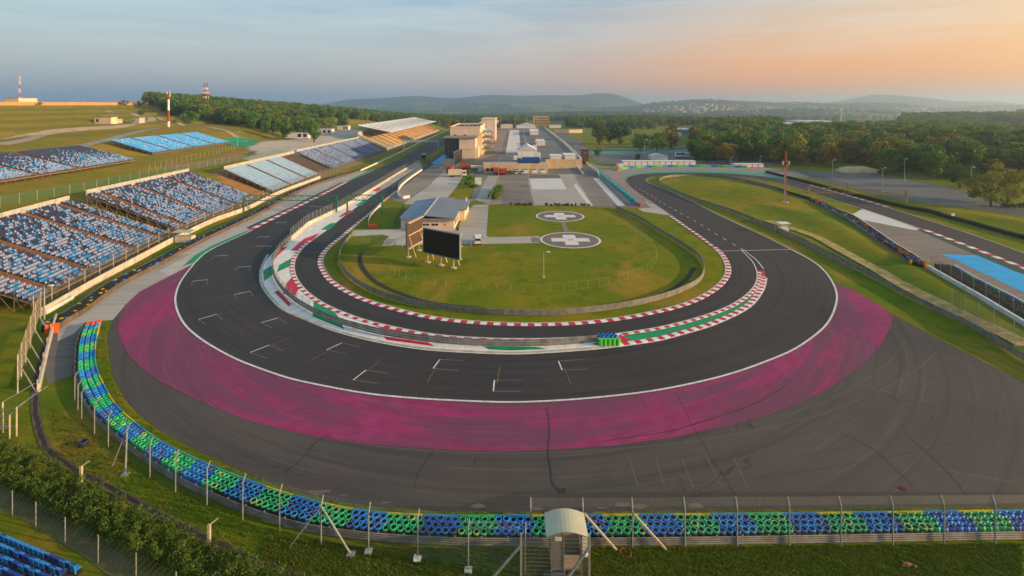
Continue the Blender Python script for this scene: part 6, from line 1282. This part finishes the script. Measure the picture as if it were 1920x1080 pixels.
TREES = [  # u base, v base, v top, width px, material, label, kind
    (1125, 272, 225, 34, LEAFD, 'tall dark tree left in the clump beyond the paddock ramp', 'tall'), (1163, 271, 224, 42, LEAFD, 'broad dark tree right in the clump beyond the paddock ramp', 'tall'), (1144, 270, 236, 26, LEAF, 'smaller tree between the two tall dark trees', 'round'),
    (1200, 282, 246, 44, LEAF, 'olive bush tree at the left of the infield thicket', 'round'), (1232, 284, 247, 46, LEAFB, 'bright green tree in the middle of the infield thicket', 'round'), (1258, 278, 240, 34, LEAFG, 'golden tree at the right of the infield thicket', 'round'), (1262, 264, 230, 30, LEAFG, 'golden tall tree behind the infield thicket', 'tall'),
    (1121, 293, 276, 19, LEAFB, 'small round green tree beside the banner tower', 'round'), (1363, 306, 264, 40, LEAFG, 'big round golden tree beside the hairpin', 'round'), (1325, 303, 268, 44, LEAFD, 'dark spreading tree left of the big golden tree', 'round'), (1303, 298, 262, 34, LEAFD, 'dark tree behind the blue and white transporter', 'round'), (1342, 300, 255, 36, LEAFD, 'dark tall tree behind the big golden tree', 'round'),
    (1858, 388, 318, 92, LEAFG, 'large golden green tree at the near end of the car park', 'round'), (1890, 380, 305, 80, LEAF, 'tree behind the large golden one at the right edge', 'round'), (1800, 352, 300, 56, LEAFD, 'dark tree at the forest edge beside the car park', 'round'), (1660, 330, 300, 40, LEAFD, 'dark bushy tree right of the sand heap', 'round'),
    (233, 198, 187, 20, LEAFD, 'small round tree left on the hill skyline', 'round'), (264, 199, 187, 16, LEAFD, 'small tree right on the hill skyline', 'round'), (75, 198, 191, 10, LEAFD, 'tiny bush on the skyline right of the slim mast', 'round'), (265, 216, 205, 12, LEAFD, 'bush beside the bend of the hill road', 'round'), (357, 233, 205, 34, LEAF, 'lone spreading tree below the forest hill', 'round'), (330, 232, 222, 12, LEAF, 'little tree left of the lone spreading tree', 'round')]
PROTO = []
for i, (u, v, vt, wpx, m, lb, kind) in enumerate(TREES):
    p = G(u, v); kk = p.y / F; hgt = max(1.5, (34 - (vt - VH) * kk) - p.z); near = 1 if p.y > 230 else 2.2
    o = tree(lb, p, hgt, wpx * kk * 1.05, m, 100 + i, kind, int(2200 * near), hgt * (.03 if near == 1 else .018), 'single trees')
# bushes, hedges
def bush(label, p, w_, d_, h_, m, seed, n=900, size=.16, name='bush', cat='bush', rz=0, group=None):
    rg = np.random.default_rng(seed); k = max(6, int(w_ * d_ * 2.0)); cs = np.stack([rg.uniform(-w_ / 2, w_ / 2, k), rg.uniform(-d_ / 2, d_ / 2, k), rg.uniform(h_ * .25, h_ * .75, k)], 1); rs = rg.uniform(.25, .5, k) * min(h_, 1.6)
    v, f = leaves(cs, rs, n, size, rg); v[:, 2] = np.abs(v[:, 2]); o = thing(name, label, cat, p, rz, group); place('foliage', leafmesh('foliage', v, f, m), o); MB().cyl((0, 0, -.1), (0, 0, h_ * .5), .07, .03, 5).build('stem', BARK, o); return o
for i, (u, v, w_, h_, lb) in enumerate(((877, 326, 4, 2.6, 'bush right behind the cream box truck'), (888, 324, 4, 2.8, 'bush between box truck and white cabins'), (880, 338, 3.2, 2.4, 'round bush in the middle of the pit lane lawn'), (878, 348, 3, 2.2, 'round bush at the lower left of the pit lane lawn'), (889, 352, 3.2, 2.0, 'round bush at the lower right of the pit lane lawn'), (1205, 303, 5, 1.8, 'brown shrub in front of the support paddock'))):
    bush(lb, P(u, v), w_, w_ * .8, h_, LEAF if i < 5 else LEAFG, 300 + i, 700, .22)
bush('leafy hedge beside the service road and concrete yard', P(931, 364), 3.0, 22, 2.2, LEAF, 320, 6000, .25, 'hedge', 'hedge', R(-4)); bush('low clipped hedge left at the edge of the helipad meadow', P(974, 385), 8.5, 1.0, 1.0, LEAFD, 321, 1300, .16, 'hedge', 'hedge'); bush('low clipped hedge right at the edge of the helipad meadow', P(1066, 386), 15, 1.0, 1.0, LEAFD, 322, 2000, .16, 'hedge', 'hedge')
bush('dark hedge at the right edge beyond the tyre wall', P(1915, 389), 12, 2, 1.5, LEAFD, 323, 1500, .2, 'hedge', 'hedge')
flat('lawn', [(835, 376), (855, 352), (872, 325), (893, 330), (888, 360), (884, 372), (850, 378)], GRASS, .045)
# the dense hedge of the foreground
HU = [(-60, 800), (0, 822), (42, 833), (100, 862), (140, 884), (212, 929), (287, 962), (350, 996), (437, 1031), (520, 1066), (620, 1110)]; HLo = [(-60, 880), (0, 908), (32, 926), (70, 946), (107, 966), (187, 1005), (250, 1047), (300, 1062), (350, 1090), (420, 1120), (520, 1160)]
up = resample(smooth([P(u, v, .8) for u, v in HU]), n=60); lo = resample(smooth([P(u, v, .7) for u, v in HLo]), n=60); rg = np.random.default_rng(5); cs = []
for k in range(1500):
    t = rg.uniform(0, 58.9); i = int(t); q = up[i].lerp(up[i + 1], t - i).lerp(lo[i].lerp(lo[i + 1], t - i), rg.uniform(.04, .96)); cs.append((q.x, q.y, rg.uniform(.25, 1.4) + .15 * math.sin(q.x * 1.7) * math.cos(q.y * 1.3)))
v, f = leaves(np.array(cs), rg.uniform(.18, .45, len(cs)), 80000, .06, rg); v[:, 2] = np.abs(v[:, 2]); hd = thing('hedge', 'dense dark green hedge running along the ditch at the bottom left', 'hedge'); place('foliage', leafmesh('foliage', v, f, HEDGE), hd)
bs = MB()
for i in range(0, 59, 2): q = up[i].lerp(lo[i], .5); bs.cyl((q.x, q.y, 0), (q.x + .1, q.y, .7), .04, .02, 5)
bs.build('stems', BARK, hd)
# grass tufts where the ground is near
TUFT = leafmat('grass blades', '5a6a22', '6f7428', '4f6420', .3)
def tufts(name, poly, n, hmin, hmax, seed, raw=False):
    pw = [(p.x, p.y) for p in (poly if raw else px(*poly))]; rg = np.random.default_rng(seed); x0, x1 = min(p[0] for p in pw), max(p[0] for p in pw); y0, y1 = min(p[1] for p in pw), max(p[1] for p in pw); V = []; c = 0
    while c < n:
        x, y = rg.uniform(x0, x1), rg.uniform(y0, y1); c += 1
        if not inpoly(x, y, pw): continue
        h = rg.uniform(hmin, hmax)
        for k in range(3):
            a = rg.uniform(0, 6.28); w_ = .02 + .02 * rg.random(); lx, ly = rg.normal(0, .5 * h, 2); ca, sa = math.cos(a) * w_, math.sin(a) * w_
            V += [(x - ca, y - sa, 0), (x + ca, y + sa, 0), (x + lx + ca * .3, y + ly + sa * .3, h), (x + lx - ca * .3, y + ly - sa * .3, h)]
    v = np.array(V); o = place(name, leafmesh(name, v, np.arange(len(v)).reshape(-1, 4), TUFT)); return tag(o, None, None, None, 'stuff')
tufts('grass', [(500, 1006), (700, 1028), (985, 1030), (1920, 1020), (1920, 1084), (480, 1084)], 30000, .05, .16, 1)
tufts('grass', [(165, 800), (300, 905), (480, 985), (690, 1030), (650, 1080), (500, 1060), (350, 1000), (200, 915), (110, 860), (90, 760)], 26000, .05, .16, 2)
gin = offset(resample(inB, step=1.5), .12); gout = curve([(209, 602), (201, 635), (204, 672), (214, 712), (236, 752), (268, 786), (310, 815), (375, 849), (480, 896), (555, 923), (630, 941), (730, 955), (855, 961), (960, 962), (1440, 957), (1920, 951)], step=1.5)
tufts('grass', list(gin[:len(gin)]) + gout[::-1], 40000, .10, .30, 3, raw=True)
# forests
def protos():
    out = []
    for i, (m, kind) in enumerate(((LEAF, 'round'), (LEAFD, 'round'), (LEAFB, 'round'), (LEAFG, 'round'), (LEAFD, 'tall'))):
        out.append(i)
    return out
PR = [(LEAF, 'round', (-128, 331), 'leafy tree at the lower edge of the left forest'), (LEAFD, 'round', (-140, 352), 'dark tree at the foot of the left forest'), (LEAFB, 'round', (-150, 336), 'bright tree at the front of the left forest'), (LEAFG, 'round', (231, 292), 'golden tree at the front of the right forest'), (LEAFD, 'tall', (212, 300), 'slender dark tree at the front of the right forest')]
PO = []
for i, (m, kind, (x, y), lb) in enumerate(PR):
    o = tree(lb, (x, y, terrain(x, y)), 13.0, 10.5 if kind == 'round' else 7.5, m, 500 + i, kind, 1500, .46, 'single trees'); PO.append([c for c in o.children if c.name.startswith('crown')][0])
def forest(name, pts, kinds, label):
    me = bpy.data.meshes.new(name); me.from_pydata([tuple(p[:3]) for p in pts], [], [])
    for nm, j in (('scl', 3), ('rot', 4), ('kind', 5)): a = me.attributes.new(nm, 'FLOAT', 'POINT'); a.data.foreach_set('value', [float(p[j]) for p in pts])
    o = bpy.data.objects.new(name, me); COL.objects.link(o); o['kind'] = 'stuff'; o['label'] = label
    ng = bpy.data.node_groups.new(name + '_nodes', 'GeometryNodeTree'); ng.interface.new_socket('Geometry', in_out='INPUT', socket_type='NodeSocketGeometry'); ng.interface.new_socket('Geometry', in_out='OUTPUT', socket_type='NodeSocketGeometry')
    gi = ng.nodes.new('NodeGroupInput'); go = ng.nodes.new('NodeGroupOutput'); jn = ng.nodes.new('GeometryNodeJoinGeometry')
    def at(nm): n = ng.nodes.new('GeometryNodeInputNamedAttribute'); n.data_type = 'FLOAT'; n.inputs[0].default_value = nm; return n.outputs[0]
    sc, rt, kd = at('scl'), at('rot'), at('kind'); cx = ng.nodes.new('ShaderNodeCombineXYZ'); ng.links.new(rt, cx.inputs[2])
    for k in kinds:
        ob = ng.nodes.new('GeometryNodeObjectInfo'); ob.inputs[0].default_value = PO[k]; ob.inputs['As Instance'].default_value = True; ob.transform_space = 'ORIGINAL'
        cp = ng.nodes.new('FunctionNodeCompare'); cp.data_type = 'FLOAT'; cp.operation = 'EQUAL'; ng.links.new(kd, cp.inputs[0]); cp.inputs[1].default_value = k; cp.inputs['Epsilon'].default_value = .1
        ip = ng.nodes.new('GeometryNodeInstanceOnPoints'); ng.links.new(gi.outputs[0], ip.inputs['Points']); ng.links.new(cp.outputs[0], ip.inputs['Selection']); ng.links.new(ob.outputs['Geometry'], ip.inputs['Instance']); ng.links.new(cx.outputs[0], ip.inputs['Rotation']); ng.links.new(sc, ip.inputs['Scale']); ng.links.new(ip.outputs[0], jn.inputs[0])
    ng.links.new(jn.outputs[0], go.inputs[0]); md_ = o.modifiers.new('trees', 'NODES'); md_.node_group = ng; return o
def scatter(poly, spacing, n_max, w8, smin, smax, seed, excl=(), pixel=None, pex=(), sink=0):
    rg = random.Random(seed); x0, x1 = min(p[0] for p in poly), max(p[0] for p in poly); y0, y1 = min(p[1] for p in poly), max(p[1] for p in poly); out = []
    nxs = int((x1 - x0) / spacing); nys = int((y1 - y0) / spacing)
    for i in range(nxs):
        for j in range(nys):
            x = x0 + (i + rg.random()) * spacing; y = y0 + (j + rg.random()) * spacing
            if not inpoly(x, y, poly): continue
            z = terrain(x, y)
            if y > 10:
                pu, pv = pix(x, y, z)
                if pixel and not inpoly(pu, pv, pixel): continue
                if any(inpoly(pu, pv, e) for e in pex): continue
            cl_ = math.sin(x * .021 + 1) * math.cos(y * .017) * .15
            out.append((x, y, z - .4 - sink, rg.uniform(smin, smax) + cl_, rg.uniform(0, 6.28), rg.choices(range(5), w8)[0]))
    rg.shuffle(out); return out[:n_max]
gl = [G(u, v) for u, v in ((322, 215), (345, 222), (420, 234), (500, 252), (560, 251), (615, 246), (645, 232))]
fl_ = [(p.x, p.y) for p in gl] + [(-150, 470), (-205, 480), (-215, 560), (-160, 640), (-128, 700), (-105, 1300), (-520, 1300), (-520, 560), (-345, 520), (-330, 470)]
forest('forest', scatter(fl_, 6.2, 6000, [5, 3, 4, 1, 1], .65, 1.05, 11, sink=.6, pixel=[(272, 160), (900, 160), (900, 300), (300, 300), (272, 205)]), range(5), 'green forest covering the left hill')
PXR = [(1285, 300), (1400, 304), (1520, 312), (1600, 315), (1640, 321), (1700, 331), (1830, 355), (1870, 382), (2300, 400), (2300, 190), (1640, 200), (1500, 222), (1360, 243), (1300, 262)]
PEX = [[(1540, 222), (1695, 224), (1680, 252), (1550, 252)], [(1830, 230), (1960, 232), (1960, 246), (1830, 244)], [(1460, 222), (1570, 222), (1560, 252), (1462, 254)], [(1560, 308), (1645, 308), (1645, 330), (1560, 330)], [(1400, 222), (1440, 222), (1440, 240), (1400, 240)]]
wr = [(95, 240), (420, 200), (1500, 620), (1900, 1500), (600, 1500), (200, 700)]
forest('forest', scatter(wr, 9.5, 12000, [5, 3, 2, 3.5, .8], .8, 1.5, 12, pixel=PXR, pex=PEX, sink=.8), range(5), 'mixed forest filling the valley on the right')
wc = [(-110, 700), (300, 640), (520, 900), (900, 1500), (900, 2400), (-400, 2400), (-110, 1100)]
PXC = [(700, 250), (1060, 241), (1300, 243), (1420, 236), (1420, 212), (1200, 214), (700, 205)]
forest('forest', scatter(wc, 12, 9000, [4, 5, 1, .6, 1.2], .8, 1.2, 13, pixel=PXC, pex=[[(1230, 236), (1360, 236), (1360, 260), (1230, 260)], [(1060, 240), (1110, 240), (1110, 255), (1060, 255)], [(985, 226), (1062, 226), (1062, 252), (985, 252)]], sink=.8), range(5), 'belt of dark woodland beyond the paddock')
wf = [(-1500, 1700), (2600, 1500), (4800, 4600), (-2200, 4600)]
forest('far_woodland', [p for p in scatter(wf, 36, 24000, [4, 5, 1, 1, 0], .8, 1.4, 14) if math.sin(p[0] * .006) * math.cos(p[1] * .004 + p[0] * .002) > .0], range(5), 'scattered trees and hedgerows of the far country')
# ---------------------------------------------------------------- far country and air
HW1 = M('house wall cream', 'd8c4ac', 'c4b098', .05, .9); HW2 = M('house wall white', 'dcd6cc', 'c8c2b8', .05, .9); TILE1 = M('orange roof tile', 'b0623e', '94503a', .05, .85); TILE2 = M('brown roof tile', '8c5240', '744638', .05, .85)
def house_mesh(w_, d_, h_, r_, mw, mr):
    mb = MB(); mb.bb(-w_ / 2, w_ / 2, -d_ / 2, d_ / 2, -3, h_, 0); mb.add([(-w_ / 2 - .5, -d_ / 2 - .5, h_), (w_ / 2 + .5, -d_ / 2 - .5, h_), (w_ / 2 + .5, d_ / 2 + .5, h_), (-w_ / 2 - .5, d_ / 2 + .5, h_), (-w_ / 2 - .5, 0, h_ + r_), (w_ / 2 + .5, 0, h_ + r_)], [(0, 1, 5, 4), (2, 3, 4, 5), (1, 2, 5), (3, 0, 4)], 1); return mb.mesh('house', [mw, mr])
hm = [house_mesh(13, 10, 6, 4, HW1, TILE1), house_mesh(11, 10, 7, 4, HW2, TILE1), house_mesh(16, 10, 5, 4, HW1, TILE2), house_mesh(10, 9, 5, 3.5, HW2, TILE2)]
VIL = [(1190, 214), (1210, 203), (1260, 199), (1330, 196), (1420, 198), (1450, 205), (1430, 213), (1320, 216), (1240, 217)]; nh = 0; rh = random.Random(9)
while nh < 190:
    u, v = rh.uniform(1180, 1450), rh.uniform(196, 217)
    if not inpoly(u, v, VIL): continue
    p = G(u, v)
    if p.y > 5500: continue
    tag(place('house', hm[nh % 4], None, p, rh.uniform(-.7, .7) + (1.57 if rh.random() < .4 else 0), p.y / 3000 * rh.uniform(.75, 1.15)), 'small tile roofed house of the village on the distant hillside', 'house', 'houses of the distant village'); nh += 1
for i in range(40):
    u = rh.uniform(1530, 1900); v = rh.uniform(200, 216); p = G(u, v)
    if p.y < 4500: tag(place('house', hm[i % 4], None, p, rh.uniform(-.7, .7), max(.6, p.y / 3000)), 'tile roofed house scattered among the right-hand woods', 'house', 'houses among the right-hand woods')
for u0, u1, v0, v1, d_, m, lb in ((1471, 1490, 236, 243.5, 30, WHITEM, 'white box hall at the near end of the industrial estate'), (1472, 1517, 231, 238, 40, M('pale hall roof', 'c4ccd2', 'b0b8c0', .05, .6), 'grey roofed low hall behind the white box hall'), (1494, 1558, 226.5, 230.5, 50, MATS['pale hall roof'], 'long pale roofed hall farthest in the industrial estate'), (1268, 1300, 243, 251, 25, M('blue hall', '3a6ea8', '305c90', .1, .6), 'blue roofed hall behind the infield trees'), (1262, 1278, 249, 256, 12, WHITEM, 'white and pink shed left of the blue hall'), (1305, 1342, 249, 254, 20, MATS['pale hall roof'], 'white roofed shed right of the blue hall'), (1330, 1352, 251, 256.5, 12, REDM, 'red shed right of the blue hall'), (1405, 1426, 225, 233, 25, MATS['pale hall roof'], 'pale angular hall above the right-hand trees'), (1712, 1740, 202, 204.5, 30, WHITEM, 'long white hall far among the right-hand fields'), (1838, 1850, 219, 224.5, 15, WHITEM, 'white house in the woods at the far right'), (1120, 1150, 211, 213.5, 40, WHITEM, 'white warehouse in the far valley')):
    p = G((u0 + u1) / 2, v1); kk = p.y / F; bld('hall', lb, p.x - (u1 - u0) / 2 * kk, p.x + (u1 - u0) / 2 * kk, p.y, p.y + d_, p.z - 1, p.z + max(3, (v1 - v0) * kk), m, group='halls of the valley', roof=MATS['pale hall roof'])
p = G(1577, 229); kk = p.y / F; o = thing('water_tower', 'slim water tower with a ball head in the valley', 'tower', p); MB().cyl((0, 0, 0), (0, 0, 20 * kk), 1.2 * kk, .8 * kk, 10).build('shaft', CREAM, o)
bm = bmesh.new(); bmesh.ops.create_uvsphere(bm, u_segments=12, v_segments=8, radius=2.6 * kk); me = bpy.data.meshes.new('tank'); bm.to_mesh(me); bm.free(); me.materials.append(WHITEM); place('tank', me, o, (0, 0, 22 * kk))
# sand heap beside the car park
bm = bmesh.new(); bmesh.ops.create_icosphere(bm, subdivisions=4, radius=1)
for v_ in bm.verts: k = 1 + .12 * math.sin(v_.co.x * 7) * math.cos(v_.co.y * 5); v_.co = Vector((v_.co.x * 11 * k, v_.co.y * 7 * k, v_.co.z * 2.6 * k))
me = bpy.data.meshes.new('sand_heap'); bm.to_mesh(me); bm.free(); me.materials.append(M('sand', 'c8ab80', 'b0946a', .3, .95, .4)); tag(place('sand_heap', me, None, P(1608, 322)), 'pale sand heap at the forest edge of the car park', 'sand heap')
# air
hz_ = MB().bb(-20000, 21000, -1500, 18000, -60, 205).build('haze', None); hz_.data.materials.clear(); hz_['kind'] = 'stuff'
m = bpy.data.materials.new('haze air'); m.use_nodes = True; t = m.node_tree; t.nodes.remove(t.nodes['Principled BSDF']); pv = t.nodes.new('ShaderNodeVolumePrincipled'); pv.inputs['Density'].default_value = 2.05e-4; pv.inputs['Color'].default_value = (.62, .79, 1.0, 1); pv.inputs['Anisotropy'].default_value = .68
t.links.new(pv.outputs[0], t.nodes['Material Output'].inputs['Volume']); hz_.data.materials.append(m)
